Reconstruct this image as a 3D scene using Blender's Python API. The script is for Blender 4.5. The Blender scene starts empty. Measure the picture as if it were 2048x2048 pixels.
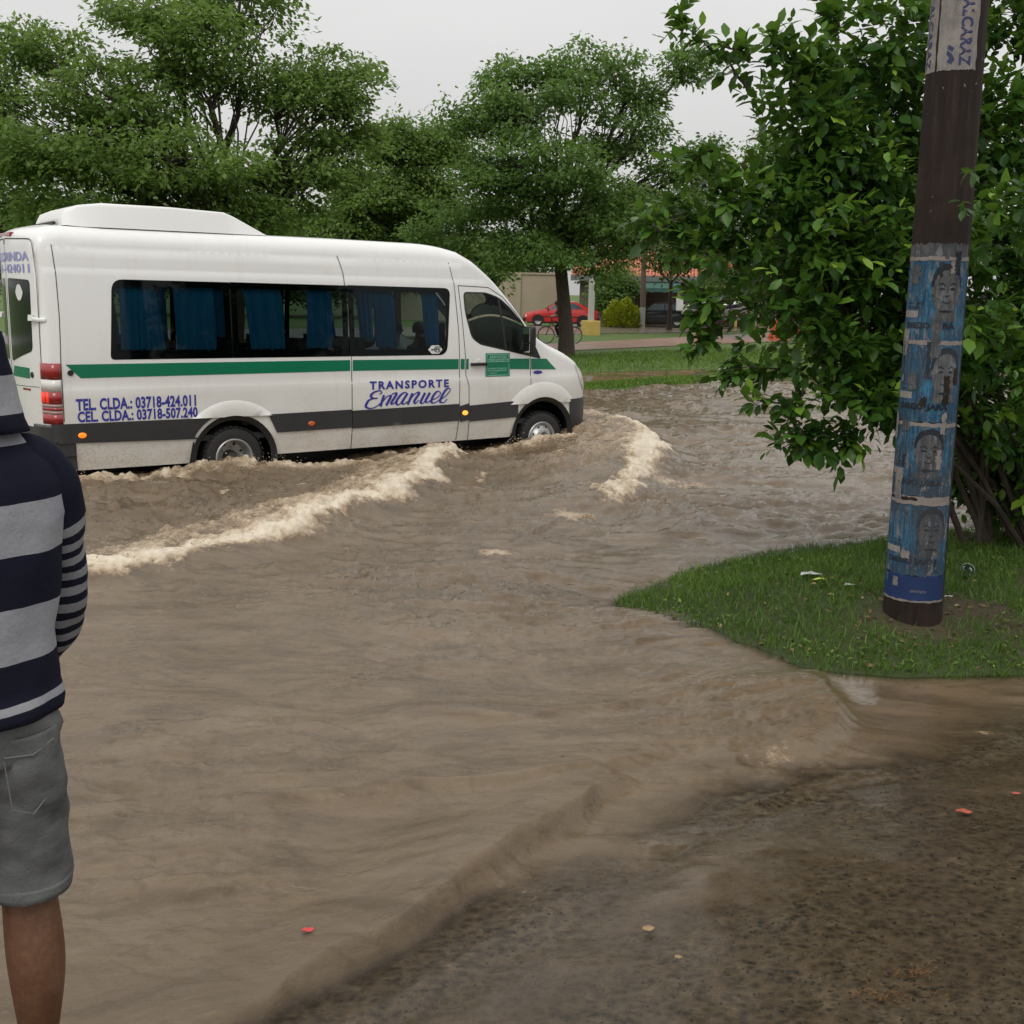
import bpy, bmesh, math, random
import numpy as np
from mathutils import Vector, Matrix
from mathutils.geometry import delaunay_2d_cdt
random.seed(7); RNG = np.random.default_rng(11)
rad = math.radians
scn = bpy.context.scene
COL = scn.collection

# ------------------------------------------------------------------ camera
cd = bpy.data.cameras.new('camera'); cam = bpy.data.objects.new('camera', cd); COL.objects.link(cam)
cd.sensor_width = 36.0; cd.lens = 2253.0 / 2048.0 * 36.0; cd.clip_start = 0.05; cd.clip_end = 900
P_, R_ = rad(10.8), rad(1.12)
fwd = Vector((0, math.cos(P_), -math.sin(P_))); up0 = Vector((0, math.sin(P_), math.cos(P_))); r0 = Vector((1, 0, 0))
rgt = r0 * math.cos(R_) + up0 * math.sin(R_); upv = -r0 * math.sin(R_) + up0 * math.cos(R_)
m = Matrix((rgt, upv, -fwd)).transposed().to_4x4(); m.translation = Vector((0, 0, 2.05)); cam.matrix_world = m
scn.camera = cam

# ------------------------------------------------------------------ world: overcast daylight
SUN_EL, SUN_AZ = 52.0, 205.0          # azimuth clockwise from +Y
w = bpy.data.worlds.new('World'); scn.world = w; w.use_nodes = True
nt = w.node_tree; nt.nodes.clear()
out = nt.nodes.new('ShaderNodeOutputWorld'); bg = nt.nodes.new('ShaderNodeBackground'); bg2 = nt.nodes.new('ShaderNodeBackground')
sky = nt.nodes.new('ShaderNodeTexSky'); sky.sky_type = 'NISHITA'; sky.sun_disc = False
sky.sun_elevation = rad(SUN_EL); sky.sun_rotation = rad(SUN_AZ); sky.dust_density = 4.0
hs = nt.nodes.new('ShaderNodeHueSaturation'); hs.inputs['Saturation'].default_value = 0.25
nt.links.new(sky.outputs[0], hs.inputs['Color']); nt.links.new(hs.outputs[0], bg.inputs[0]); bg.inputs[1].default_value = 0.05
# cloud deck: standard overcast luminance, brighter towards the zenith, soft mottling
tc = nt.nodes.new('ShaderNodeTexCoord'); sx = nt.nodes.new('ShaderNodeSeparateXYZ'); nt.links.new(tc.outputs['Generated'], sx.inputs[0])
mr = nt.nodes.new('ShaderNodeMapRange'); mr.inputs['From Min'].default_value = 0; mr.inputs['From Max'].default_value = 1
mr.inputs['To Min'].default_value = 0.60; mr.inputs['To Max'].default_value = 1.50; nt.links.new(sx.outputs[2], mr.inputs[0])
ns = nt.nodes.new('ShaderNodeTexNoise'); ns.inputs['Scale'].default_value = 2.2; ns.inputs['Detail'].default_value = 4
mp = nt.nodes.new('ShaderNodeMapping'); mp.inputs['Scale'].default_value = (1, 1, 3); nt.links.new(tc.outputs['Generated'], mp.inputs[0]); nt.links.new(mp.outputs[0], ns.inputs[0])
m2 = nt.nodes.new('ShaderNodeMapRange'); m2.inputs['From Min'].default_value = 0.3; m2.inputs['From Max'].default_value = 0.7
m2.inputs['To Min'].default_value = 0.94; m2.inputs['To Max'].default_value = 1.06; nt.links.new(ns.outputs[0], m2.inputs[0])
mu = nt.nodes.new('ShaderNodeMath'); mu.operation = 'MULTIPLY'; nt.links.new(mr.outputs[0], mu.inputs[0]); nt.links.new(m2.outputs[0], mu.inputs[1])
bg2.inputs[0].default_value = (1.0, 0.992, 0.965, 1); nt.links.new(mu.outputs[0], bg2.inputs[1])
ad = nt.nodes.new('ShaderNodeAddShader'); nt.links.new(bg.outputs[0], ad.inputs[0]); nt.links.new(bg2.outputs[0], ad.inputs[1]); nt.links.new(ad.outputs[0], out.inputs[0])

sd = bpy.data.lights.new('sun', 'SUN'); sd.energy = 0.9; sd.angle = rad(30); sd.color = (1, 0.97, 0.92)
so = bpy.data.objects.new('sun', sd); COL.objects.link(so)
az = rad(SUN_AZ); el = rad(SUN_EL)
sdir = Vector((math.sin(az) * math.cos(el), math.cos(az) * math.cos(el), math.sin(el)))
so.rotation_euler = sdir.to_track_quat('Z', 'Y').to_euler(); so.location = (0, 0, 30)

vs = scn.view_settings; scn.display_settings.display_device = 'sRGB'
vs.view_transform = 'Standard'; vs.look = 'None'; vs.exposure = -0.38; vs.gamma = 1.0; vs.use_curve_mapping = False
scn.render.engine = 'CYCLES'

# ------------------------------------------------------------------ materials
MATS = {}
def nmat(name):
    mt = bpy.data.materials.new(name); mt.use_nodes = True; n = mt.node_tree; b = n.nodes['Principled BSDF']; MATS[name] = mt
    return mt, n, b
def spec(b, v):
    b.inputs['Specular IOR Level'].default_value = v
def mixcol(n, fac, a, b_):
    x = n.nodes.new('ShaderNodeMix'); x.data_type = 'RGBA'
    for i, v in ((6, a), (7, b_)):
        if isinstance(v, tuple): x.inputs[i].default_value = (*v, 1)
        else: n.links.new(v, x.inputs[i])
    if isinstance(fac, (int, float)): x.inputs[0].default_value = fac
    else: n.links.new(fac, x.inputs[0])
    return x.outputs[2]
def noise(n, scale, detail=4, rough=0.6, vec=None, dist=0.0, mscale=None, world=False):
    x = n.nodes.new('ShaderNodeTexNoise'); x.inputs['Scale'].default_value = scale; x.inputs['Detail'].default_value = detail
    x.inputs['Roughness'].default_value = rough; x.inputs['Distortion'].default_value = dist
    if world:
        g = n.nodes.new('ShaderNodeNewGeometry'); src = g.outputs['Position']
    else:
        t = n.nodes.new('ShaderNodeTexCoord'); src = t.outputs['Object']
    if vec is not None: src = vec
    if mscale:
        mm = n.nodes.new('ShaderNodeMapping'); mm.inputs['Scale'].default_value = mscale; n.links.new(src, mm.inputs[0]); src = mm.outputs[0]
    n.links.new(src, x.inputs['Vector']); return x.outputs[0]
def ramp(n, fac, pts):
    r = n.nodes.new('ShaderNodeValToRGB'); cr = r.color_ramp
    while len(cr.elements) < len(pts): cr.elements.new(0.5)
    for e, (p, c) in zip(cr.elements, pts):
        e.position = p; e.color = (*c, 1) if isinstance(c, tuple) else (c, c, c, 1)
    n.links.new(fac, r.inputs[0]); return r.outputs[0]
def math_(n, op, a, b_=0.5):
    x = n.nodes.new('ShaderNodeMath'); x.operation = op
    for i, v in ((0, a), (1, b_)):
        if isinstance(v, (int, float)): x.inputs[i].default_value = v
        else: n.links.new(v, x.inputs[i])
    return x.outputs[0]
def bump(n, b, h, strength=0.3, dist=0.01):
    x = n.nodes.new('ShaderNodeBump'); x.inputs['Strength'].default_value = strength; x.inputs['Distance'].default_value = dist
    n.links.new(h, x.inputs['Height']); n.links.new(x.outputs[0], b.inputs['Normal']); return x
def attr(n, name):
    a = n.nodes.new('ShaderNodeAttribute'); a.attribute_name = name; return a.outputs['Fac']
def simple(name, col, rough=0.6, metal=0.0, sp=0.5, var=0.0, scale=8, bmp=0.0, bscale=60, coat=0.0, emit=None, alpha=None):
    mt, n, b = nmat(name)
    b.inputs['Base Color'].default_value = (*col, 1); b.inputs['Roughness'].default_value = rough; b.inputs['Metallic'].default_value = metal; spec(b, sp)
    if var: n.links.new(mixcol(n, noise(n, scale, 6), tuple(c * (1 - var) for c in col), tuple(min(1, c * (1 + var)) for c in col)), b.inputs['Base Color'])
    if bmp: bump(n, b, noise(n, bscale, 4), bmp, 0.005)
    if coat: b.inputs['Coat Weight'].default_value = coat; b.inputs['Coat Roughness'].default_value = 0.06
    if emit: b.inputs['Emission Color'].default_value = (*emit[0], 1); b.inputs['Emission Strength'].default_value = emit[1]
    return mt

def leafmat(name, c1, c2, trans=0.35, rough=0.45, c3=None):
    mt, n, b = nmat(name)
    a = attr(n, 'rnd'); pts = [(0.0, c1), (0.8, c2)] + ([(1.0, c3)] if c3 else [])
    c = ramp(n, a, pts)
    n.links.new(c, b.inputs['Base Color']); b.inputs['Roughness'].default_value = rough; spec(b, 0.35)
    tr = n.nodes.new('ShaderNodeBsdfTranslucent'); n.links.new(mixcol(n, 0.5, c, (0.20, 0.33, 0.04)), tr.inputs[0])
    mx = n.nodes.new('ShaderNodeMixShader'); mx.inputs[0].default_value = trans
    n.links.new(b.outputs[0], mx.inputs[1]); n.links.new(tr.outputs[0], mx.inputs[2]); n.links.new(mx.outputs[0], n.nodes['Material Output'].inputs[0])
    return mt

M = {}
M['leaf_tree'] = leafmat('tree_leaves', (0.095, 0.160, 0.042), (0.230, 0.340, 0.090), 0.5, 0.55, (0.32, 0.42, 0.11))
M['leaf_tree2'] = leafmat('tree_leaves_dark', (0.072, 0.142, 0.040), (0.175, 0.290, 0.078), 0.48, 0.55, (0.27, 0.38, 0.09))
M['leaf_far'] = leafmat('far_leaves', (0.038, 0.068, 0.024), (0.078, 0.125, 0.038), 0.2, 0.6, (0.14, 0.19, 0.06))
M['leaf_olive'] = leafmat('olive_leaves', (0.045, 0.075, 0.020), (0.10, 0.15, 0.035), 0.25, 0.6, (0.19, 0.24, 0.06))
M['leaf_bush'] = leafmat('citrus_leaves', (0.022, 0.070, 0.013), (0.105, 0.230, 0.030), 0.32, 0.36, (0.26, 0.42, 0.05))
M['leaf_yellow'] = leafmat('yellow_leaves', (0.16, 0.20, 0.01), (0.36, 0.40, 0.02), 0.3, 0.5, (0.5, 0.52, 0.04))
M['grass'] = leafmat('grass_blades', (0.040, 0.090, 0.012), (0.110, 0.200, 0.024), 0.3, 0.5, (0.24, 0.28, 0.06))
M['grass2'] = leafmat('bank_grass_blades', (0.06, 0.125, 0.015), (0.15, 0.25, 0.03), 0.3, 0.6, (0.25, 0.30, 0.06))

mt, n, b = nmat('bark'); M['bark'] = mt
nz = noise(n, 6, 8, 0.7, mscale=(4, 4, 0.6)); n.links.new(ramp(n, nz, [(0.3, (0.030, 0.022, 0.017)), (0.7, (0.085, 0.062, 0.047))]), b.inputs['Base Color'])
b.inputs['Roughness'].default_value = 0.85; bump(n, b, nz, 0.6, 0.03)

# white van paint, road grime thickening low down on the panels
mt, n, b = nmat('white_paint'); M['white'] = mt
g = n.nodes.new('ShaderNodeNewGeometry'); sp_ = n.nodes.new('ShaderNodeSeparateXYZ'); n.links.new(g.outputs['Position'], sp_.inputs[0])
mrg = n.nodes.new('ShaderNodeMapRange'); mrg.inputs['From Min'].default_value = 1.35; mrg.inputs['From Max'].default_value = 0.15; n.links.new(sp_.outputs[2], mrg.inputs[0])
dn = noise(n, 1.6, 6, 0.65, world=True, mscale=(1, 1, 2.2)); d2 = math_(n, 'MULTIPLY', mrg.outputs[0], ramp(n, dn, [(0.30, 0.25), (0.7, 1.0)]))
st_ = ramp(n, noise(n, 2.6, 7, .7, world=True, mscale=(3, 3, .35)), [(.50, 0.0), (.72, .22)]); d3 = math_(n, 'ADD', math_(n, 'MULTIPLY', d2, 0.62), math_(n, 'MULTIPLY', st_, .5))
mr2 = n.nodes.new('ShaderNodeMapRange'); mr2.inputs['From Min'].default_value = 1.0; mr2.inputs['From Max'].default_value = 0.2; n.links.new(sp_.outputs[2], mr2.inputs[0])
spl = ramp(n, math_(n, 'ADD', noise(n, 42, 5, .75, world=True), math_(n, 'MULTIPLY', noise(n, 1.9, 3, .5, world=True), .35)), [(.72, 0.0), (.80, 1.0)]); d3 = math_(n, 'ADD', d3, math_(n, 'MULTIPLY', math_(n, 'MULTIPLY', spl, mr2.outputs[0]), .4)); d3 = math_(n, 'MINIMUM', d3, .85)
n.links.new(mixcol(n, d3, (0.80, 0.80, 0.785), (0.44, 0.37, 0.27)), b.inputs['Base Color'])
b.inputs['Roughness'].default_value = 0.28; b.inputs['Coat Weight'].default_value = 0.4; b.inputs['Coat Roughness'].default_value = 0.08
M['white_plastic'] = simple('white_plastic', (0.78, 0.78, 0.76), 0.35, var=0.04, scale=3)
M['cladding'] = simple('grey_plastic_cladding', (0.030, 0.031, 0.033), 0.42, var=0.25, scale=5, bmp=0.1, bscale=200)
M['black'] = simple('black_plastic', (0.012, 0.012, 0.013), 0.5)
M['seam'] = simple('panel_gap', (0.05, 0.05, 0.05), 0.8)
M['rubber'] = simple('tyre_rubber', (0.018, 0.018, 0.018), 0.75, var=0.4, scale=20, bmp=0.4, bscale=90)
M['steel'] = simple('painted_steel', (0.46, 0.46, 0.45), 0.4, 0.5, var=0.25, scale=14)
M['hub'] = simple('dark_hub', (0.10, 0.10, 0.10), 0.5, 0.5, var=0.4, scale=18)
M['green'] = simple('green_vinyl', (0.000, 0.165, 0.082), 0.30, var=0.06, scale=4)
M['signtext'] = simple('pale_green_print', (0.25, 0.55, 0.42), 0.5)
M['blue'] = simple('blue_vinyl', (0.035, 0.035, 0.30), 0.35)
M['blue_pale'] = simple('faded_blue_print', (0.30, 0.31, 0.62), 0.4)
M['sticker'] = simple('white_sticker', (0.72, 0.72, 0.70), 0.5)
M['taillight'] = simple('red_lens', (0.28, 0.006, 0.006), 0.12, coat=0.6)
M['taillit'] = simple('lit_red_lens', (0.8, 0.03, 0.01), 0.2, emit=((1.0, 0.06, 0.02), 0.55))
M['lensclear'] = simple('clear_lens', (0.66, 0.64, 0.62), 0.15, coat=0.5)
M['lensgrey'] = simple('ribbed_lens', (0.35, 0.22, 0.20), 0.3)
M['amber'] = simple('amber_lamp', (0.9, 0.25, 0.02), 0.25, emit=((1.0, 0.20, 0.01), 1.0))
M['amberlit'] = simple('bright_amber_lamp', (0.9, 0.35, 0.05), 0.25, emit=((1.0, 0.27, 0.03), 2.6))
M['amberoff'] = simple('unlit_amber_lamp', (0.55, 0.11, 0.03), 0.3)
mt, n, b = nmat('curtain_cloth'); M['curtain'] = mt
n.links.new(mixcol(n, noise(n, 6, 5), (0.03, 0.32, 0.60), (0.07, 0.48, 0.80)), b.inputs['Base Color']); b.inputs['Roughness'].default_value = 0.8
tr = n.nodes.new('ShaderNodeBsdfTranslucent'); tr.inputs[0].default_value = (0.05, 0.30, 0.55, 1); mx = n.nodes.new('ShaderNodeMixShader'); mx.inputs[0].default_value = 0.35
n.links.new(b.outputs[0], mx.inputs[1]); n.links.new(tr.outputs[0], mx.inputs[2]); n.links.new(mx.outputs[0], n.nodes['Material Output'].inputs[0])
M['interior'] = simple('dark_interior', (0.035, 0.035, 0.038), 0.9)
def glassmat(name, tint, rough=0.03, ior=1.45):
    mt = bpy.data.materials.new(name); mt.use_nodes = True; n = mt.node_tree; n.nodes.clear()
    o = n.nodes.new('ShaderNodeOutputMaterial'); t = n.nodes.new('ShaderNodeBsdfTransparent'); t.inputs[0].default_value = (*tint, 1)
    g = n.nodes.new('ShaderNodeBsdfGlossy'); g.inputs['Roughness'].default_value = rough; g.inputs[0].default_value = (1, 1, 1, 1)
    f = n.nodes.new('ShaderNodeFresnel'); f.inputs[0].default_value = ior; x = n.nodes.new('ShaderNodeMixShader')
    n.links.new(f.outputs[0], x.inputs[0]); n.links.new(t.outputs[0], x.inputs[1]); n.links.new(g.outputs[0], x.inputs[2]); n.links.new(x.outputs[0], o.inputs[0])
    return mt
M['tint'] = glassmat('tinted_glass', (0.37, 0.42, 0.43), 0.03, 1.26)
M['glass'] = glassmat('green_glass', (0.62, 0.74, 0.68), 0.03, 1.25)
M['darkglass'] = simple('dark_glass', (0.008, 0.012, 0.011), 0.08, sp=.3)
M['mirror'] = simple('mirror_glass', (0.6, 0.6, 0.6), 0.05, 1.0)

# ------------------------------------------------------------------ object helpers
def tag(o, label=None, cat=None, group=None, kind=None):
    if label: o['label'] = label
    if cat: o['category'] = cat
    if group: o['group'] = group
    if kind: o['kind'] = kind
    return o
def empty(name, loc=(0, 0, 0), rz=0.0, label=None, cat=None, group=None):
    o = bpy.data.objects.new(name, None); COL.objects.link(o); o.location = loc; o.rotation_euler = (0, 0, rz); o.empty_display_size = 0.2
    return tag(o, label, cat, group)
def link(name, me, mat=None, parent=None, smooth=False):
    if mat is not None and not len(me.materials): me.materials.append(mat)
    if smooth: me.shade_smooth()
    o = bpy.data.objects.new(name, me); COL.objects.link(o)
    if parent is not None: o.parent = parent
    return o
def mesh(name, V, F, mat=None, parent=None, smooth=False):
    me = bpy.data.meshes.new(name); me.from_pydata([tuple(v) for v in V], [], F); me.update()
    return link(name, me, mat, parent, smooth)
def npmesh(name, V, F, mat=None, parent=None, smooth=False, attrs=None):
    """V (n,3) array, F (m,k) array with one k"""
    V = np.asarray(V, dtype=np.float32); F = np.asarray(F, dtype=np.int32); k = F.shape[1]
    me = bpy.data.meshes.new(name); me.vertices.add(len(V)); me.vertices.foreach_set('co', V.ravel())
    me.loops.add(F.size); me.loops.foreach_set('vertex_index', F.ravel())
    me.polygons.add(len(F)); me.polygons.foreach_set('loop_start', np.arange(0, F.size, k, dtype=np.int32))
    try: me.polygons.foreach_set('loop_total', np.full(len(F), k, dtype=np.int32))
    except Exception: pass
    me.update(calc_edges=True)
    for an, av in (attrs or {}).items():
        a = me.attributes.new(an, 'FLOAT', 'POINT'); a.data.foreach_set('value', np.asarray(av, dtype=np.float32))
    return link(name, me, mat, parent, smooth)

class MB:
    def __init__(s): s.V = []; s.F = []; s.I = []; s.mats = []; s.cur = 0
    def use(s, mat):
        if mat not in s.mats: s.mats.append(mat)
        s.cur = s.mats.index(mat); return s
    def add(s, V, F):
        k = len(s.V); s.V += [tuple(v) for v in V]; s.F += [tuple(i + k for i in f) for f in F]; s.I += [s.cur] * len(F); return s
    def box(s, c, d, rot=None):
        x, y, z = d[0] / 2, d[1] / 2, d[2] / 2
        V = [Vector((a * x, b_ * y, e * z)) for a in (-1, 1) for b_ in (-1, 1) for e in (-1, 1)]
        if rot is not None: V = [rot @ v for v in V]
        V = [v + Vector(c) for v in V]
        return s.add(V, [(0, 1, 3, 2), (4, 6, 7, 5), (0, 4, 5, 1), (2, 3, 7, 6), (0, 2, 6, 4), (1, 5, 7, 3)])
    def tube(s, pts, r, n=8, cap=True):
        pts = [Vector(p) for p in pts]; rs = r if isinstance(r, (list, tuple)) else [r] * len(pts)
        V = []; F = []; prev = None
        for i, p in enumerate(pts):
            t = (pts[min(i + 1, len(pts) - 1)] - pts[max(i - 1, 0)])
            if t.length < 1e-9: t = Vector((0, 0, 1))
            t.normalize()
            if prev is None: a = t.orthogonal().normalized()
            else:
                a = prev - t * prev.dot(t)
                a = a.normalized() if a.length > 1e-6 else t.orthogonal().normalized()
            prev = a; b_ = t.cross(a)
            for k in range(n):
                q = 2 * math.pi * k / n; V.append(p + (a * math.cos(q) + b_ * math.sin(q)) * rs[i])
        for i in range(len(pts) - 1):
            for k in range(n): F.append((i * n + k, i * n + (k + 1) % n, (i + 1) * n + (k + 1) % n, (i + 1) * n + k))
        if cap: F.append(tuple(range(n - 1, -1, -1))); F.append(tuple((len(pts) - 1) * n + k for k in range(n)))
        return s.add(V, F)
    def lathe(s, prof, n=24, axis='z', c=(0, 0, 0), a0=0, a1=2 * math.pi):
        V = []; F = []; full = abs(a1 - a0 - 2 * math.pi) < 1e-6; nn = n if full else n + 1
        for (r, h) in prof:
            for k in range(nn):
                q = a0 + (a1 - a0) * k / n; x, y = r * math.cos(q), r * math.sin(q)
                v = {'z': (x, y, h), 'y': (x, h, y), 'x': (h, x, y)}[axis]; V.append((v[0] + c[0], v[1] + c[1], v[2] + c[2]))
        for i in range(len(prof) - 1):
            for k in range(n): 
                k2 = (k + 1) % nn if full else k + 1
                F.append((i * nn + k, i * nn + k2, (i + 1) * nn + k2, (i + 1) * nn + k))
        return s.add(V, F)
    def prism(s, poly, axis, t0, t1):
        """extrude 2D polygon along axis"""
        def q(p, t): return {'y': (p[0], t, p[1]), 'x': (t, p[0], p[1]), 'z': (p[0], p[1], t)}[axis]
        n = len(poly); V = [q(p, t0) for p in poly] + [q(p, t1) for p in poly]
        return s.add(V, [tuple(range(n)), tuple(range(2 * n - 1, n - 1, -1))] + [(i, i + n, (i + 1) % n + n, (i + 1) % n) for i in range(n)])
    def ring(s, secs, closed=True, cap=True):
        """loft list of equal-length point loops"""
        n = len(secs[0]); V = [p for q in secs for p in q]; F = []
        for i in range(len(secs) - 1):
            for k in range(n if closed else n - 1): F.append((i * n + k, i * n + (k + 1) % n, (i + 1) * n + (k + 1) % n, (i + 1) * n + k))
        if cap and closed: F.append(tuple(range(n - 1, -1, -1))); F.append(tuple((len(secs) - 1) * n + k for k in range(n)))
        return s.add(V, F)
    def build(s, name, mat=None, parent=None, smooth=False, bevel=0, fix=True):
        me = bpy.data.meshes.new(name); me.from_pydata(s.V, [], s.F); me.update()
        if fix:
            bm = bmesh.new(); bm.from_mesh(me); bmesh.ops.recalc_face_normals(bm, faces=bm.faces); bm.to_mesh(me); bm.free()
        if s.mats:
            for x in s.mats: me.materials.append(x)
            if len(s.I) == len(me.polygons): me.polygons.foreach_set('material_index', s.I)
        o = link(name, me, mat, parent, False)
        if smooth: 
            me.shade_smooth()
            try: me.set_sharp_from_angle(angle=rad(smooth if smooth > 1 else 40))
            except Exception: pass
        if bevel:
            bv = o.modifiers.new('bevel', 'BEVEL'); bv.width = bevel; bv.segments = 2; bv.limit_method = 'ANGLE'
        return o

def pip(poly, x, y):
    x = np.asarray(x, float); y = np.asarray(y, float); ins = np.zeros(x.shape, bool); n = len(poly)
    for i in range(n):
        x1, y1 = poly[i]; x2, y2 = poly[(i + 1) % n]
        if y1 == y2: continue
        c = ((y1 > y) != (y2 > y)) & (x < (x2 - x1) * (y - y1) / (y2 - y1) + x1); ins ^= c
    return ins
def dens(poly, step, closed=True):
    o = []; n = len(poly)
    for i in range(n if closed else n - 1):
        a = poly[i]; b_ = poly[(i + 1) % n]; L = math.hypot(b_[0] - a[0], b_[1] - a[1]); k = max(1, int(math.ceil(L / step)))
        for j in range(k): o.append((a[0] + (b_[0] - a[0]) * j / k, a[1] + (b_[1] - a[1]) * j / k))
    if not closed: o.append(poly[-1])
    return o
def fill2d(outline, holes=(), step=0.08, rows=None):
    loops = [dens(outline, step)] + [dens(h, step) for h in holes]
    vs_, es = [], []
    for L in loops:
        k = len(vs_); vs_ += L; es += [(k + i, k + (i + 1) % len(L)) for i in range(len(L))]
    xs = [p[0] for p in outline]; ys = [p[1] for p in outline]
    gx = np.arange(min(xs) + step / 2, max(xs), step); gy = rows if rows is not None else np.arange(min(ys) + step / 2, max(ys), step)
    if len(gx) and len(gy):
        X, Y = np.meshgrid(gx, gy); X = X.ravel(); Y = Y.ravel(); k = pip(outline, X, Y)
        for h in holes: k &= ~pip(h, X, Y)
        vs_ = vs_ + list(zip(X[k].tolist(), Y[k].tolist()))
    r = delaunay_2d_cdt([Vector(v) for v in vs_], es, [], 0, 1e-6)
    V = [(v.x, v.y) for v in r[0]]; F = r[2]
    cx = np.array([sum(V[i][0] for i in f) / 3 for f in F]); cy = np.array([sum(V[i][1] for i in f) / 3 for f in F])
    k = pip(outline, cx, cy)
    for h in holes: k &= ~pip(h, cx, cy)
    return V, [tuple(f) for f, q in zip(F, k) if q]
def roundpoly(pts, r, seg=5):
    o = []; n = len(pts)
    for i in range(n):
        p = Vector(pts[i]); a = Vector(pts[i - 1]) - p; b_ = Vector(pts[(i + 1) % n]) - p
        rr = r[i] if isinstance(r, (list, tuple)) else r
        rr = min(rr, a.length * 0.45, b_.length * 0.45)
        if rr < 1e-4: o.append(tuple(p)); continue
        a.normalize(); b_.normalize(); p0 = p + a * rr; p1 = p + b_ * rr
        for k in range(seg + 1):
            t = k / seg; q = p0 * (1 - t) ** 2 + p * 2 * t * (1 - t) + p1 * t * t; o.append((q.x, q.y))
    return o
def text2d(txt, bold=0.0, spacing=1.0):
    """returns verts2d, faces normalised: x from 0..W, cap height 1"""
    c = bpy.data.curves.new('t', 'FONT'); c.body = txt; c.size = 1.0; c.offset = bold; c.space_character = spacing; c.resolution_u = 3
    o = bpy.data.objects.new('t', c); COL.objects.link(o); dg = bpy.context.evaluated_depsgraph_get(); dg.update()
    me = bpy.data.meshes.new_from_object(o.evaluated_get(dg)); V = [(v.co.x, v.co.y) for v in me.vertices]; F = [tuple(p.vertices) for p in me.polygons]
    COL.objects.unlink(o); bpy.data.objects.remove(o); bpy.data.meshes.remove(me); bpy.data.curves.remove(c)
    x0 = min(v[0] for v in V); x1 = max(v[0] for v in V); 
    return [((v[0] - x0) / (x1 - x0), v[1] / 0.73) for v in V], F

# numpy noise
def _h(ix, iy, s):
    n_ = (ix.astype(np.int64) * 374761393 + iy.astype(np.int64) * 668265263 + s * 1274126177) & 0x7fffffff
    n_ = ((n_ ^ (n_ >> 13)) * 1274126177) & 0x7fffffff; return ((n_ ^ (n_ >> 16)) & 0xffff) / 65535.0
def vn(x, y, s=0):
    ix = np.floor(x); iy = np.floor(y); fx = x - ix; fy = y - iy; ux = fx * fx * fx * (fx * (fx * 6 - 15) + 10); uy = fy * fy * fy * (fy * (fy * 6 - 15) + 10)
    a = _h(ix, iy, s); b_ = _h(ix + 1, iy, s); c = _h(ix, iy + 1, s); d = _h(ix + 1, iy + 1, s)
    return (a + (b_ - a) * ux) * (1 - uy) + (c + (d - c) * ux) * uy
def fbm(x, y, o=4, s=0, g=0.5):
    t = 0; a = 1; w_ = 0
    for i in range(o): t = t + a * (vn(x, y, s + i) - 0.5); w_ += a; a *= g; x = x * 2.03 + 17.3; y = y * 2.03 + 5.1
    return t / w_ * 2
def sstep(a, b_, x): t = np.clip((x - a) / (b_ - a), 0, 1); return t * t * (3 - 2 * t)
def segdist(px, py, poly, closed=False):
    best = np.full(px.shape, 1e9); par = np.zeros(px.shape); side = np.zeros(px.shape); n = len(poly); L = 0
    for i in range(n if closed else n - 1):
        ax, ay = poly[i]; bx, by = poly[(i + 1) % n]; dx, dy = bx - ax, by - ay; l2 = dx * dx + dy * dy; l = math.sqrt(l2)
        t = np.clip(((px - ax) * dx + (py - ay) * dy) / l2, 0, 1); qx = ax + t * dx; qy = ay + t * dy
        d = np.hypot(px - qx, py - qy); k = d < best; best = np.where(k, d, best); par = np.where(k, L + t * l, par)
        sd_ = (dx * (py - ay) - dy * (px - ax)); side = np.where(k, np.sign(sd_), side); L += l
    return best, par, side, L
def smoothline(pts, k=8):
    P = [Vector(p) for p in pts]; o = []
    for i in range(len(P) - 1):
        p0 = P[max(i - 1, 0)]; p1 = P[i]; p2 = P[i + 1]; p3 = P[min(i + 2, len(P) - 1)]
        for j in range(k):
            t = j / k; q = 0.5 * ((2 * p1) + (p2 - p0) * t + (2 * p0 - 5 * p1 + 4 * p2 - p3) * t * t + (3 * p1 - p0 - 3 * p2 + p3) * t ** 3); o.append(tuple(q))
    o.append(tuple(P[-1])); return o
# ------------------------------------------------------------------ terrain
SHORE = [(14, 5.6), (2.9, 5.35), (2.37, 5.13), (2.01, 4.82), (1.61, 4.69), (1.36, 4.65), (1.01, 4.37), (0.56, 4.04), (0.31, 3.73), (0.12, 3.49), (-0.09, 3.27), (-0.43, 2.89), (-0.8, 2.55), (-1.5, 2.42), (-14, 2.3)]
PAVE = SHORE + [(-14, -6), (14, -6)]
ISL = [(0.72, 7.37), (0.95, 7.75), (1.47, 8.45), (2.0, 8.95), (2.45, 9.28), (3.36, 9.9), (4.98, 10.8), (8, 11.8), (14, 12.5), (14, 5.9), (5, 6.12), (2.94, 6.13), (2.22, 6.05), (1.85, 6.13), (1.66, 6.38), (1.5, 6.62), (1.2, 6.86), (0.95, 7.1)]
BANK = [(-60, -22), (-40, -8), (-15, 12.0), (-6, 18.5), (0, 23.2), (1.57, 25.0), (3.95, 27.8), (7.13, 30.4), (15, 35), (30, 44), (60, 62)]
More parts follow.
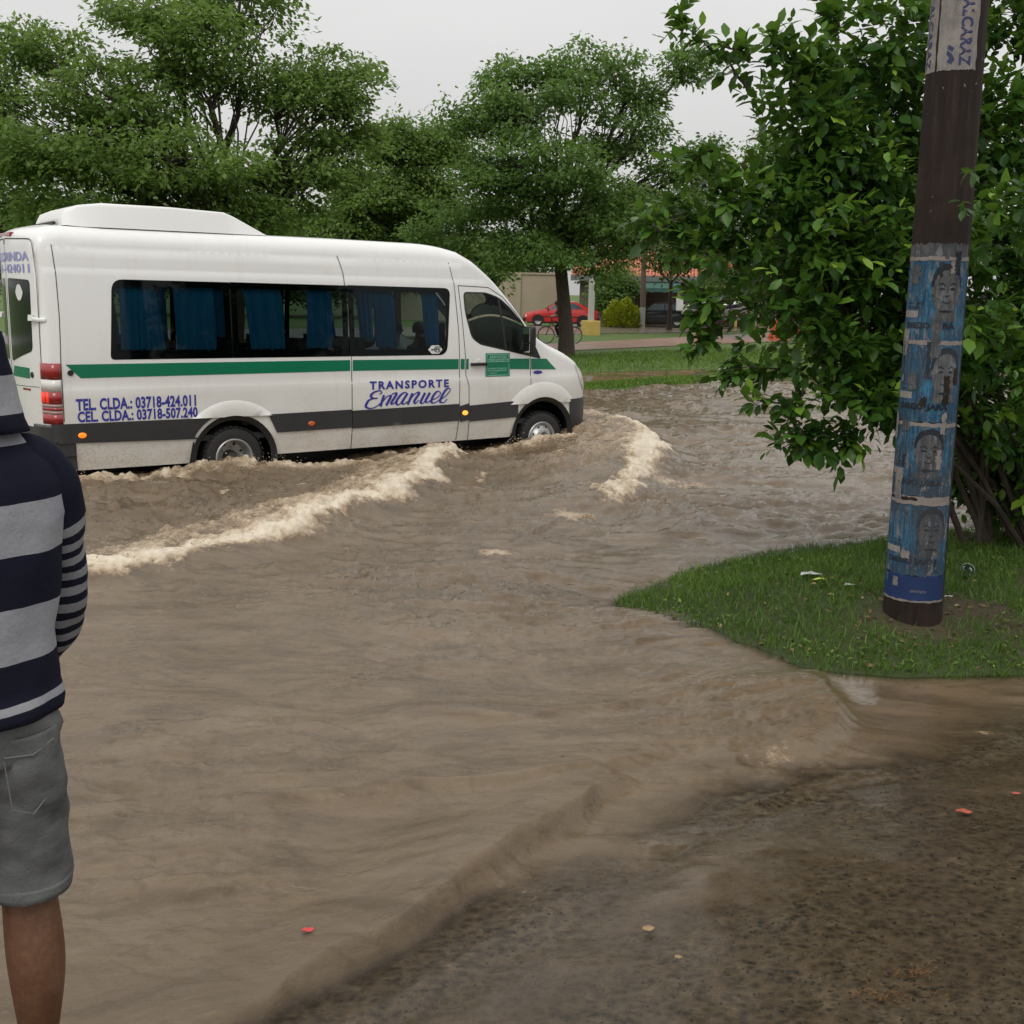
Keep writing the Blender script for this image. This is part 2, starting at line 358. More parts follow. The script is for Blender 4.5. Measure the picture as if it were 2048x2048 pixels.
def terr(x, y):
    x = np.asarray(x, float); y = np.asarray(y, float)
    z = np.full(x.shape, -0.22) + 0.02 * fbm(x * 0.6, y * 0.6, 3, 5)
    d, _, _, _ = segdist(x, y, SHORE); ins = pip(PAVE, x, y); L = np.where(x < -1.4, 0.12, np.where(x > -.55, 2.0, 0.12 + (x + 1.4) / 0.85 * 1.88))
    zp = 0.26 * np.clip((d - .12 * (L > .5)) / L, 0, 1) + 0.010 * fbm(x * 2.2, y * 2.2, 4, 9)
    z = np.where(ins, np.maximum(zp, 0.0), np.where(y < 8, np.maximum(z, -d * 0.16 + 0.010 * fbm(x * 2.2, y * 2.2, 4, 9)), z))
    d, _, _, _ = segdist(x, y, ISL, True); ins = pip(ISL, x, y)
    zi = 0.15 * sstep(0, 0.9, d) + 0.10 * sstep(0.8, 4, d) * sstep(3, 8, x) + 0.03 * fbm(x * 1.7, y * 1.7, 4, 21) * sstep(0, .4, d) + 0.015
    z = np.where(ins, zi, np.maximum(z, -d * 0.5 + 0.01))
    d, _, sd_, _ = segdist(x, y, BANK); far = (sd_ > 0)
    lin = 0.008 * (y - 25)
    zb = np.minimum(0.09 * np.clip(d / 0.5, 0, 1), 0.09) - 0.30 * np.exp(-((d - 3.2) / 1.5) ** 2) * sstep(.6, 1.8, x) * (1 - sstep(9, 12, x)) + lin * sstep(0.5, 6, d) * sstep(20, 30, y) + 0.03 * fbm(x * 0.5, y * 0.5, 4, 31) * (1 - sstep(34, 38, y))
    z = np.where(far & (y > 8), zb, z)
    return z
M_soil = None
def groundmat():
    mt, n, b = nmat('ground_cover')
    g = n.nodes.new('ShaderNodeNewGeometry')
    # pavement: wet aggregate under a film of silt
    v = n.nodes.new('ShaderNodeTexVoronoi'); v.inputs['Scale'].default_value = 27; v.inputs['Randomness'].default_value = 1
    wp = n.nodes.new('ShaderNodeVectorMath'); wp.operation = 'ADD'; nn = n.nodes.new('ShaderNodeTexNoise'); nn.inputs['Scale'].default_value = 8; n.links.new(g.outputs['Position'], nn.inputs[0])
    sc = n.nodes.new('ShaderNodeVectorMath'); sc.operation = 'SCALE'; sc.inputs['Scale'].default_value = 0.06; n.links.new(nn.outputs['Color'], sc.inputs[0])
    n.links.new(g.outputs['Position'], wp.inputs[0]); n.links.new(sc.outputs[0], wp.inputs[1]); n.links.new(wp.outputs[0], v.inputs['Vector'])
    nf = noise(n, 22, 8, 0.8, world=True); nb = noise(n, 1.6, 5, 0.6, world=True); nm = noise(n, 7, 6, 0.7, world=True)
    c = ramp(n, v.outputs['Distance'], [(0.14, (0.008, 0.009, 0.009)), (0.28, (0.070, 0.055, 0.037)), (0.8, (0.175, 0.140, 0.096))])
    c = mixcol(n, ramp(n, nm, [(0.44, 0.0), (0.66, 0.85)]), c, ramp(n, nf, [(0.32, (0.026, 0.022, 0.016)), (0.48, (0.100, 0.080, 0.054)), (0.62, (0.320, 0.265, 0.190))]))
    c = mixcol(n, ramp(n, noise(n, 48, 3, 0.5, world=True), [(0.58, 0.0), (0.64, 0.85)]), c, mixcol(n, ramp(n, noise(n, 2.3, 4, .6, world=True), [(.42, 1.0), (.6, 0.0)]), (0.012, 0.012, 0.012), (0.046, 0.038, 0.027)))
    c = mixcol(n, ramp(n, noise(n, 38, 3, 0.5, world=True, mscale=(1, 1, 1.3)), [(0.67, 0.0), (0.72, 0.7)]), c, (0.15, 0.125, 0.095))
    c = mixcol(n, ramp(n, nb, [(0.45, 0.0), (0.75, 0.55)]), c, (0.070, 0.047, 0.027))
    pave = c
    gr = ramp(n, noise(n, 14, 8, 0.75, world=True), [(0.3, (0.020, 0.032, 0.008)), (0.6, (0.045, 0.062, 0.016)), (0.8, (0.075, 0.062, 0.030))])
    grf = ramp(n, noise(n, 3.5, 9, 0.8, world=True, mscale=(1, .35, 1)), [(0.3, (0.055, 0.095, 0.020)), (0.55, (0.085, 0.140, 0.028)), (0.8, (0.135, 0.175, 0.045))])
    soil = ramp(n, nf, [(0.3, (0.030, 0.020, 0.012)), (0.7, (0.085, 0.055, 0.032))])
    gi = mixcol(n, attr(n, 'soil'), gr, soil); gi = mixcol(n, attr(n, 'farg'), gi, grf)
    c = mixcol(n, attr(n, 'green'), pave, gi)
    n.links.new(c, b.inputs['Base Color'])
    rr = mixcol(n, attr(n, 'green'), ramp(n, nm, [(0.35, 0.22), (0.65, 0.6)]), (0.9, 0.9, 0.9)); n.links.new(rr, b.inputs['Roughness']); spec(b, 0.45)
    h = math_(n, 'ADD', math_(n, 'MULTIPLY', v.outputs['Distance'], 0.5), nf); bump(n, b, h, 0.75, 0.016)
    return mt
M['ground'] = groundmat()
POLE = (2.51, 6.80)
def tgrid(xs, ys, name):
    X, Y = np.meshgrid(xs, ys); Z = terr(X, Y); V = np.stack([X, Y, Z], -1).reshape(-1, 3)
    nx, ny = len(xs), len(ys); i = np.arange((ny - 1) * (nx - 1)); r = i // (nx - 1); c = i % (nx - 1); a = r * nx + c
    F = np.stack([a, a + 1, a + nx + 1, a + nx], -1)
    x, y = X.ravel(), Y.ravel()
    isl = pip(ISL, x, y); _, _, s, _ = segdist(x, y, BANK); far = (s > 0) & (y > 8)
    dI, _, _, _ = segdist(x, y, ISL, True); grn = (isl | far | ((dI < .08))).astype(float)
    dp = np.hypot(x - POLE[0], (y - POLE[1])); so_ = 0.65 * (1 - sstep(0.18, 0.45, dp + 0.25 * fbm(x * 3, y * 3, 3, 3))); so_ = np.maximum(so_, 0.85 * sstep(0.08, 0.4, fbm(x * 1.4, y * 1.4, 4, 77)) * isl)
    return npmesh(name, V, F, M['ground'], smooth=True, attrs={'green': grn, 'soil': so_, 'farg': far.astype(float)})
def lin2(*segs):
    o = []
    for a, b_, st in segs: o += list(np.arange(a, b_, st))
    return np.array(o + [segs[-1][1]])
g_ = tgrid(lin2((-300, -60, 40), (-60, -14, 2), (-14, -2, .5), (-2, 9, .045), (9, 16, .3), (16, 60, 1.5), (60, 340, 40)), lin2((-8, 1.6, .6), (1.6, 12.6, .045), (12.6, 22, .4), (22, 36, .2), (36, 80, 2), (80, 400, 40)), 'ground')
tag(g_, kind='structure')
# path and far street laid on the gentle slope z = 0.008 (y-25) (+ offsets)
def strip(name, a, b_, mat, off, n=24):
    V = []; F = []
    for i in range(n + 1):
        t = i / n
        for L in (a, b_):
            x = L[0][0] + (L[1][0] - L[0][0]) * t; y = L[0][1] + (L[1][1] - L[0][1]) * t; V.append((x, y, 0.09 + 0.008 * (y - 25) + off))
        if i: F.append((2 * i - 2, 2 * i - 1, 2 * i + 1, 2 * i))
    return mesh(name, V, F, mat)
mt, n, b = nmat('wet_earth_path'); n.links.new(ramp(n, noise(n, 1.4, 8, .7, world=True), [(.35, (0.20, 0.115, 0.080)), (.65, (0.33, 0.215, 0.165))]), b.inputs['Base Color']); b.inputs['Roughness'].default_value = .35; M['path'] = mt
mt, n, b = nmat('flooded_street'); n.links.new(ramp(n, noise(n, .8, 8, .7, world=True, mscale=(1, 3, 1)), [(.35, (0.15, 0.115, 0.085)), (.65, (0.27, 0.225, 0.180))]), b.inputs['Base Color']); b.inputs['Roughness'].default_value = .22; M['street'] = mt
bump(n, b, noise(n, 3, 5, .6, world=True, mscale=(.5, 2, 1)), .3, .05)
def ext(a, b_, t0, t1): return [(a[0] + (b_[0] - a[0]) * t, a[1] + (b_[1] - a[1]) * t) for t in (t0, t1)]
tag(strip('path', ext((2.1, 40.6), (10.4, 49.8), -3, 3), ext((2.35, 46.4), (12.5, 60.5), -3, 3), M['path'], 0.02), kind='structure')
tag(strip('far_street', ext((4.3, 56.5), (12.0, 63.0), -9, 7), ext((5.4, 71.2), (15.6, 81.5), -9, 7), M['street'], 0.02), kind='structure')

# ------------------------------------------------------------------ water
BOW = smoothline([(0.6, 16.9), (1.0, 17.2), (1.45, 16.9), (1.8, 15.9), (1.85, 14.6), (1.6, 13.2), (1.25, 12.0), (0.9, 11.0), (0.5, 10.2)], 5)
WAKE = smoothline([(-0.75, 14.7), (-0.95, 13.2), (-1.15, 11.6), (-1.42, 10.35), (-1.85, 9.25), (-2.35, 8.45), (-3.0, 7.95), (-4.4, 7.35), (-7.5, 6.4)], 5)
def ridge(x, y, line, wf, wb, flip=-1):
    d, p, s, L = segdist(x, y, line); d = d * s * flip
    return np.where(d < 0, np.exp(-(d / wf) ** 2), np.exp(-(d / wb) ** 2)), p / L, d
def ripples(x, y):
    wx = x + 0.5 * fbm(x * 0.5, y * 0.5, 2, 60); wy = y + 0.5 * fbm(x * 0.5 + 9, y * 0.5, 2, 61)
    a = fbm(wx * 0.7, wy * 1.3, 3, 40); b_ = 1 - np.abs(fbm(wx * 2.2, wy * 4.6, 4, 41)) * 2; c = 1 - np.abs(fbm(wx * 7.5 + 3, wy * 14, 4, 44, .6)) * 2
    return a, b_, c
def waterfn(x, y):
    a, b_, c = ripples(x, y); _, _, sB, _ = segdist(x, y, BANK); inl = (sB > 0) & (y > 12)
    dist = y
    calm = 1 - 0.85 * (sstep(1.55, 1.9, x) * sstep(4.4, 4.9, y) * (1 - sstep(6.2, 6.4, y)) )
    road = sstep(5.5, 11, y) * (1 - .35 * sstep(20, 34, y))
    pat = 0.45 + 1.1 * sstep(-.3, .5, fbm(x * .55, y * .9, 3, 47))
    z = (0.055 * a + 0.014 * b_ * (1.3 + 3.6 * road) * pat + 0.0060 * c * (1.0 + 1.2 * road) * pat) * calm * np.where(inl, .12, 1)
    foam = np.zeros(x.shape)
    # lumpy noise for breaking crests
    lump = 1 - np.abs(fbm(x * 4.2, y * 4.2, 5, 90, 0.6)) * 2.4; lump2 = fbm(x * 16, y * 16, 3, 91, .6)
    r, p, d = ridge(x, y, WAKE, 0.30, 0.75); A = 0.17 * sstep(0, 0.12, p) * (1 - 0.45 * sstep(.45, .8, p))
    brk = fbm(x * 1.3, y * 1.3, 4, 70)
    z = z + A * r * (0.85 + 0.35 * brk)
    fm = sstep(-0.30, -0.10, d + 0.30 * brk + .12 * lump2) * (1 - sstep(0.45, 1.25, d + 0.5 * brk + 0.2 * lump2 + .2 * p)) * sstep(0, .05, p)
    crest = np.exp(-((d + .04 + .22 * brk) / .19) ** 2); foam = np.maximum(foam, fm * (0.24 + 0.30 * lump + .45 * crest)); z = z + fm * (0.034 * lump + 0.012 * lump2)
    r, p, d = ridge(x, y, BOW, 0.30, 0.9, -1); d = d
    A = 0.25 * (1 - 0.60 * sstep(0.45, 1, p)); z = z + A * r * (0.9 + 0.3 * brk)
    th = 0.42 * (1 - 0.75 * sstep(.5, .95, p))
    fm = sstep(-0.28, -0.10, d + 0.3 * brk + .12 * lump2) * (1 - sstep(th * .5, th * 1.3, d + 0.45 * brk + .2 * lump2)) * (1 - sstep(.88, 1, p))
    crest = np.exp(-((d + .02 + .2 * brk) / .20) ** 2) * (1 - .5 * sstep(.5, .9, p)); foam = np.maximum(foam, fm * (0.20 + 0.35 * lump + .5 * crest)); z = z + fm * (0.030 * lump + 0.012 * lump2)
    # heaped-up tan water behind the bow crest
    hump = sstep(-.15, .35, d) * (1 - sstep(.9, 1.9, d)) * (1 - sstep(.55, .9, p)) * sstep(.0, .05, p); z = z + hump * (.11 + .03 * brk); foam = np.maximum(foam, hump * (.20 + .22 * lump))
    # churned water beside the hull and wheels
    dx, dy = x + 3.782, y - 13.557; s_ = dx * .82549 + dy * .56441; t_ = -dx * .56441 + dy * .82549   # van axes
    side = np.exp(-((t_ + 1.22) / 0.28) ** 2) * sstep(-5, -2, s_) * (1 - sstep(4.6, 5.2, s_))
    tur = 0.5 + 0.5 * fbm(x * 2.4, y * 2.4, 4, 75)
    fm = side * sstep(.35, .75, tur + 0.35 * np.exp(-((s_ - .3) / .7) ** 2) + .35 * np.exp(-((s_ - 3.9) / .6) ** 2) + .25 * np.exp(-((s_ + 1.6) / .8) ** 2))
    foam = np.maximum(foam, 0.8 * fm * (0.5 + 0.5 * lump)); z = z + fm * (0.05 + 0.045 * lump + .02 * lump2) 
    for (wx_, r_, h_) in ((0.15, .50, .10), (4.15, .45, .13), (5.3, .55, .12)):
        q = np.exp(-((s_ - wx_) ** 2 + (t_ + 1.12) ** 2) / r_ ** 2); z = z + h_ * q * (.8 + .5 * brk)
    # wash between the van and the wakes is churned
    inner = sstep(-2.6, -1.4, t_) * 0 + np.exp(-((t_ + 2.4) / 1.6) ** 2) * sstep(-4, 0, s_) * (1 - sstep(6.5, 7.5, s_))
    z = z + inner * (0.04 * fbm(x * .9, y * .9, 4, 78) + 0.012 * lump)
    foam = np.maximum(foam, inner * 0.55 * sstep(.30, .62, fbm(x * 3.1, y * 3.1, 5, 79, .62)))
    # small breakers
    for (cx, cy, rx, ry, f) in ((-0.12, 8.75, .16, .12, .55), (0.55, 10.2, .3, .2, .5), (1.9, 12.4, .5, .3, .6), (2.35, 5.2, .16, .05, .4), (1.25, 4.75, .2, .12, .27), (0.08, 3.62, .12, .10, .3)):
        q = np.exp(-((x - cx) / rx) ** 2 - ((y - cy) / ry) ** 2); foam = np.maximum(foam, q * f * sstep(-.1, .4, fbm(x * 9, y * 9, 4, 83, .6) + .25)); z = z + 0.03 * q * f
    # rollers spilling over the kerb and onto the pavement
    for line, A, wf, wb in ((KERB1, .075, .06, .38), (KERB2, .105, .040, .30), (KERB3, .045, .05, .25), (KERB4, .034, .06, .22), (KERB5, .035, .07, .3)):
        r, p, d = ridge(x, y, line, wf, wb); d2_ = d + .07 * fbm(x * 3, y * 3, 3, 55); r = np.where(d2_ < 0, np.exp(-(d2_ / wf) ** 2), np.exp(-(d2_ / wb) ** 2)); z = z + A * r * np.sin(np.clip(p, 0, 1) * math.pi) ** .5
    # the sheet climbs onto the pavement and thins out
    T = terr(x, y); film = 0.020 + 0.014 * fbm(x * 2.5, y * 2.5, 4, 50)
    near = (y < 5.6)
    d, _, _, _ = segdist(x, y, SHORE); ins = pip(PAVE, x, y)
    z = np.where(ins & near, np.maximum(z, T + 0.0085 + film * sstep(0, .4, d) * (1 - sstep(-.1, 1.1, d + .9 * fbm(x * 1.6, y * 1.6, 4, 51)))), z)
    dd_, _, _, _ = segdist(x, y, SHORE); z = np.where(near & ~ins & (dd_ < 1.0), np.maximum(z, T + .0085), z)
    dep = np.clip(z - T, -0.02, 0.3)
    return z, np.clip(foam, 0, 1), dep
KERB1 = smoothline([(1.75, 6.15), (1.66, 5.75), (1.62, 5.35), (1.45, 4.95), (1.1, 4.55)], 4)
KERB2 = smoothline([(0.55, 4.55), (0.22, 4.1), (-0.12, 3.72), (-0.42, 3.30), (-0.75, 2.9), (-1.0, 2.7)], 4)
KERB3 = smoothline([(0.75, 4.9), (0.2, 4.55), (-0.5, 4.35), (-1.2, 4.3)], 4)
KERB4 = smoothline([(0.1, 3.75), (-0.7, 3.7), (-1.4, 3.5)], 4)
KERB5 = smoothline([(1.4, 5.9), (0.8, 5.5), (0.1, 5.3), (-0.6, 5.35)], 4)
def watermat():
    mt, n, b = nmat('muddy_water')
    fo = attr(n, 'foam'); dp = attr(n, 'depth')
    big = noise(n, 0.55, 6, .6, world=True, mscale=(.7, 1.3, 1)); med = noise(n, 3.2, 6, .65, world=True, mscale=(.6, 1.5, 1), dist=.8)
    c = ramp(n, big, [(.3, (0.112, 0.078, 0.046)), (.7, (0.160, 0.115, 0.072))])
    c = mixcol(n, ramp(n, med, [(.42, 0.0), (.7, .55)]), c, (0.190, 0.134, 0.080))
    c = mixcol(n, ramp(n, noise(n, 5.5, 8, .72, world=True, mscale=(.6, 1.3, 1), dist=1.6), [(.36, .55), (.47, 0.0)]), c, (0.080, 0.056, 0.034))
    sw = noise(n, 1.5, 7, .62, world=True, mscale=(.55, 1.25, 1), dist=2.2); c = mixcol(n, ramp(n, sw, [(.36, .70), (.50, 0.0)]), c, (0.082, 0.057, 0.032)); c = mixcol(n, ramp(n, sw, [(.56, 0.0), (.70, .5)]), c, (0.195, 0.152, 0.108))
    c = mixcol(n, ramp(n, noise(n, 60, 4, .6, world=True), [(.62, 0.0), (.75, .25)]), c, (0.30, 0.25, 0.19))
    ff = noise(n, 30, 6, .7, world=True); fac = math_(n, 'ADD', fo, math_(n, 'MULTIPLY', math_(n, 'SUBTRACT', ff, .5), 1.1))
    fac = ramp(n, fac, [(.16, 0.0), (.42, .65), (.62, 1.0)])
    fc = ramp(n, math_(n, 'ADD', math_(n, 'MULTIPLY', noise(n, 15, 7, .7, world=True), .60), math_(n, 'MULTIPLY', fo, .46)), [(.30, (0.32, 0.225, 0.135)), (.50, (0.42, 0.315, 0.21)), (.74, (0.66, 0.58, 0.46))])
    n.links.new(mixcol(n, fac, c, fc), b.inputs['Base Color'])
    n.links.new(ramp(n, fac, [(0, 0.045), (1, 0.5)]), b.inputs['Roughness']); b.inputs['IOR'].default_value = 1.40; spec(b, 0.5)
    h1 = noise(n, 7, 7, .66, world=True, mscale=(.55, 1.35, 1), dist=.6); h2 = noise(n, 34, 5, .62, world=True, mscale=(.6, 1.3, 1), dist=.4)
    h3 = math_(n, 'ABSOLUTE', math_(n, 'SUBTRACT', noise(n, 11, 6, .62, world=True, mscale=(.6, 1.3, 1), dist=1.8), .5)); rip = ramp(n, noise(n, 1.1, 4, .6, world=True, dist=.8), [(.42, 0.05), (.62, 1.0)]); h4 = noise(n, 19, 4, .55, world=True, mscale=(.5, 1.7, 1), dist=1.1); h = math_(n, 'ADD', math_(n, 'MULTIPLY', h1, .8), math_(n, 'MULTIPLY', h2, .10)); h = math_(n, 'ADD', h, math_(n, 'MULTIPLY', math_(n, 'MULTIPLY', h4, rip), .75)); h = math_(n, 'SUBTRACT', h, math_(n, 'MULTIPLY', h3, .9)); h = math_(n, 'ADD', h, math_(n, 'MULTIPLY', math_(n, 'MULTIPLY', ff, fac), .8))
    bb = bump(n, b, h, 0.6, 0.026); n.links.new(attr(n, 'rough'), bb.inputs['Strength'])
    tr = n.nodes.new('ShaderNodeBsdfTransparent'); mx = n.nodes.new('ShaderNodeMixShader'); tr.inputs[0].default_value = (.93, .89, .82, 1)
    pn = noise(n, 9, 5, .7, world=True); dd = math_(n, 'ADD', dp, math_(n, 'MULTIPLY', math_(n, 'SUBTRACT', pn, .5), .022))
    a = ramp(n, math_(n, 'MULTIPLY', dd, 10.0), [(0.07, 0.0), (0.20, 0.30), (0.38, 0.70), (0.62, 1.0)]); a = math_(n, 'MAXIMUM', a, fac)
    gl = n.nodes.new('ShaderNodeBsdfGlossy'); gl.inputs['Roughness'].default_value = .10; n.links.new(bb.outputs[0], gl.inputs['Normal']); fr = n.nodes.new('ShaderNodeFresnel'); fr.inputs[0].default_value = 1.28; n.links.new(bb.outputs[0], fr.inputs['Normal']); mf = n.nodes.new('ShaderNodeMixShader'); n.links.new(fr.outputs[0], mf.inputs[0]); n.links.new(tr.outputs[0], mf.inputs[1]); n.links.new(gl.outputs[0], mf.inputs[2])
    n.links.new(a, mx.inputs[0]); n.links.new(mf.outputs[0], mx.inputs[1]); n.links.new(b.outputs[0], mx.inputs[2]); n.links.new(mx.outputs[0], n.nodes['Material Output'].inputs[0])
    return mt
M['water'] = watermat()
def fan(ny, nx, y0, y1):
    ys = y0 * (y1 / y0) ** np.linspace(0, 1, ny); u = np.linspace(-1, 1, nx); u = 0.62 * u + 0.55 * u ** 5
    Y = np.repeat(ys[:, None], nx, 1); X = (Y + 0.4) * u[None, :]
    return X, Y
NX, NY = 780, 820
def rough_(x, y):
    pool = sstep(1.5, 1.9, x) * sstep(4.5, 4.9, y) * (1 - sstep(6.2, 6.5, y)); _, _, s, _ = segdist(x, y, BANK)
    return (0.30 - 0.06 * sstep(6, 26, y)) * (1 - .78 * pool) * np.where((s > 0) & (y > 12), .2, 1) * np.where(pip(PAVE, x, y), .35, 1)
X, Y = fan(NY, NX, 1.7, 46.0)
Zw, Fo, Dp = waterfn(X, Y)
i = np.arange((NY - 1) * (NX - 1)); r = i // (NX - 1); c = i % (NX - 1); a = r * NX + c
FW = np.stack([a, a + 1, a + NX + 1, a + NX], -1)
keep = (Dp.ravel()[FW] > -0.012).any(1); FW = FW[keep]; used = np.unique(FW); rm = np.full(NX * NY, -1); rm[used] = np.arange(len(used))
wat = npmesh('flood_water', np.stack([X, Y, Zw], -1).reshape(-1, 3)[used], rm[FW], M['water'], smooth=True, attrs={'foam': Fo.ravel()[used], 'depth': Dp.ravel()[used], 'rough': rough_(X, Y).ravel()[used]})
tag(wat, kind='structure')
# open water beyond the finely rippled part, left and right
def coarse(x0, x1, y0, y1, n):
    xs = np.linspace(x0, x1, n); ys = np.linspace(y0, y1, n); X, Y = np.meshgrid(xs, ys); k = np.abs(X) < (Y + .4) * 1.17 - 0.05
    Z = np.where(k & (Y > 1.7), -0.35, -0.006); i = np.arange((n - 1) ** 2); r = i // (n - 1); c = i % (n - 1); a = r * n + c
    o = npmesh('outer_water', np.stack([X, Y, Z], -1).reshape(-1, 3), np.stack([a, a + 1, a + n + 1, a + n], -1), M['water'], smooth=True, attrs={'foam': np.zeros(n * n), 'depth': np.full(n * n, .3), 'rough': np.full(n * n, .4)})
    return tag(o, kind='structure')
coarse(-60, 60, -1, 46, 160)

# foam lumps and thrown droplets
def drops(name, pts, rs, mat, label=None):
    bm = bmesh.new(); bmesh.ops.create_icosphere(bm, subdivisions=1, radius=1); tv = np.array([v.co[:] for v in bm.verts]); tf = np.array([[v.index for v in f.verts] for f in bm.faces]); bm.free()
    pts = np.asarray(pts); rs = np.asarray(rs); N = len(pts); q = RNG.uniform(.6, 1.3, (N, 1, 3))
    V = pts[:, None, :] + tv[None] * rs[:, None, None] * q; F = tf[None] + (np.arange(N) * len(tv))[:, None, None]
    o = npmesh(name, V.reshape(-1, 3), F.reshape(-1, 3), mat, smooth=True); return tag(o, label, None, None, 'stuff')
M['foam'] = simple('foam', (0.52, 0.41, 0.29), .5, var=.25, scale=9)
pts = []; rs = []
def spray(line, n, spread, zb, up, dirx=0, p0=0, p1=1):
    for _ in range(n):
        t = p0 + (p1 - p0) * random.random(); k = t * (len(line) - 1); i = int(k); f = k - i; a = line[i]; b_ = line[min(i + 1, len(line) - 1)]
        x = a[0] + (b_[0] - a[0]) * f + random.gauss(0, spread); y = a[1] + (b_[1] - a[1]) * f + random.gauss(0, spread)
        pts.append((x, y, zb + abs(random.gauss(0, up)))); rs.append(random.uniform(.002, .007))
spray(WAKE, 700, .16, .15, .045, 0, .05, .95); spray(BOW, 500, .13, .18, .05, 0, 0, .75)
ND = Vector((.82549, .56441, 0)); NN = Vector((-.56441, .82549, 0)); VO = Vector((-3.782, 13.557, 0))
for s0, n_ in ((.25, 260), (3.95, 300), (5.2, 160), (-1.9, 160)):
    for _ in range(n_):
        p = VO + ND * (s0 + random.gauss(0, .22)) - NN * (1.08 + abs(random.gauss(0, .13))); pts.append((p.x, p.y, .06 + abs(random.gauss(0, .08)))); rs.append(random.uniform(.002, .008))
zz, ff_, _ = waterfn(np.array([p[0] for p in pts]), np.array([p[1] for p in pts]))
pts = [(p[0], p[1], max(min(p[2], z_ + .12), z_ - .004)) for p, z_ in zip(pts, zz)]
drops('foam_spray', pts, rs, M['foam'])
# ------------------------------------------------------------------ minibus (van axes: x forward, y left, z above water, then lifted to stand on the road)
VAN = empty('minibus', (VO.x, VO.y, -0.17), rad(34.36), 'white high-roof minibus with a green side stripe driving through the brown flood water', 'minibus')
ZT = [(-2.0, 2.56), (-1.95, 2.62), (-1.85, 2.675), (-1.7, 2.69), (1.5, 2.69), (2.65, 2.68), (2.87, 2.66), (3.1, 2.60), (3.31, 2.49), (3.55, 2.30), (3.75, 2.11), (3.92, 1.93), (4.1, 1.72), (4.28, 1.545), (4.44, 1.455), (4.77, 1.325), (5.02, 1.20), (5.16, 1.06), (5.29, 0.86), (5.37, 0.64), (5.42, 0.46)]
_zs = np.array([p[0] for p in ZT]); _zz = np.array([p[1] for p in ZT])
def zt(s): return float(np.interp(s, _zs, _zz))
def cr(s): return float(np.interp(s, [-2, 2.9, 3.4, 4.2, 4.6, 5.42], [.20, .20, .10, .07, .12, .10]))
def W(s, z):
    w_ = 0.99
    if z > 1.25: w_ -= 0.105 * ((z - 1.25) / 1.4) ** 1.5
    if z > 2.43: w_ -= 0.012 * min(1, (z - 2.43) / 0.02)
    if z > 2.23: w_ -= 0.008 * min(1, (z - 2.23) / 0.02)
    if z < 1.05: w_ += 0.010 * min(1, (1.05 - z) / 0.05)
    if z < 0.45: w_ -= 0.05 * (0.45 - z) / 0.3
    if s > 3.5: w_ -= 0.03 * min(1, (s - 3.5) / 1.0) ** 2 * max(0, min(1, (z - .9) / .6)) * 2.2
    if s > 4.3:
        t = min(0.995, (s - 4.3) / 1.13); w_ *= (1 - t ** 3) ** (1 / 3)
    if s < -1.86:
        t = min(1, (-1.86 - s) / 0.14); w_ -= 0.13 * (1 - math.sqrt(max(0, 1 - t * t)))
    return w_
def SP(s, z, off=0.0, side=-1): return (s, side * (W(s, z) + off), z)
def zsh(s): return zt(s) - cr(s)
def vanpart(o):
    for v in o.data.vertices:
        v.co.z += 0.17
        if v.co.x < -1.80:
            v.co.x = -1.80 + (v.co.x + 1.80) * 0.66; k = min(1, (-1.80 - v.co.x) / .12); v.co.x -= .15 * k * max(0, 1 - (v.co.y / .93) ** 2)
    return o
def vb(mb, name, mat=None, parent=None, smooth=False, bevel=0): return vanpart(mb.build(name, mat, parent or VAN, smooth, bevel))
def patch(name, poly, off, mat, holes=(), step=0.1, thick=0.0, side=-1, parent=None, smooth=True, zoff=None):
    V2, F2 = fill2d(poly, holes, step); of = off
    V = [SP(x, z, of, side) for x, z in V2]; F = [f if side < 0 else f[::-1] for f in F2]
    if thick:
        k = len(V); V += [SP(x, z, of - thick, side) for x, z in V2]; F = F + [tuple(i + k for i in f[::-1]) for f in F]
        ec = {}
        for f in F2:
            for a, b_ in zip(f, f[1:] + f[:1]): ec[(a, b_)] = 1
        for (a, b_) in ec:
            if (b_, a) not in ec: F.append((b_, a, a + k, b_ + k))
    mb = MB(); mb.add(V, F); return vb(mb, name, mat, parent, 35)
def ribbon(pts, wd, off, mat, name='seam', side=-1, mb=None, step=.08):
    own = mb is None
    if own: mb = MB()
    P = dens(pts, step, False); V = []; F = []
    for i, p in enumerate(P):
        a = P[max(i - 1, 0)]; b_ = P[min(i + 1, len(P) - 1)]; dx, dz = b_[0] - a[0], b_[1] - a[1]; l = math.hypot(dx, dz) or 1
        ww = wd[i] if isinstance(wd, list) else wd
        nx, nz = -dz / l * ww / 2, dx / l * ww / 2
        V += [SP(p[0] + nx, p[1] + nz, off, side), SP(p[0] - nx, p[1] - nz, off, side)]
        if i: F.append((2 * i - 2, 2 * i - 1, 2 * i + 1, 2 * i))
    mb.add(V, F)
    if own: return vb(mb, name, mat)
AR = (0.05, 0.17, 0.50); AF = (4.375, 0.25, 0.485)
def arc(c, a0, a1, n=18, r=None): r = r or c[2]; return [(c[0] + r * math.cos(rad(a0 + (a1 - a0) * i / n)), c[1] + r * math.sin(rad(a0 + (a1 - a0) * i / n))) for i in range(n + 1)]
ss = list(np.arange(-1.9, 5.35, 0.1)); ss = [-2.0, -1.985, -1.96, -1.93] + ss + [5.35, 5.39, 5.42]
top = [(s, zsh(s)) for s in ss]
bot = [(-2.0, 0.60), (-1.70, 0.60), (-1.69, 0.45), (-1.665, 0.15), (-0.46, 0.15)] + arc(AR, 178, 2) + [(0.56, 0.19), (3.86, 0.22)] + arc(AF, 176, 4) + [(4.87, 0.28), (5.42, 0.28)]
outline = bot + top[::-1]
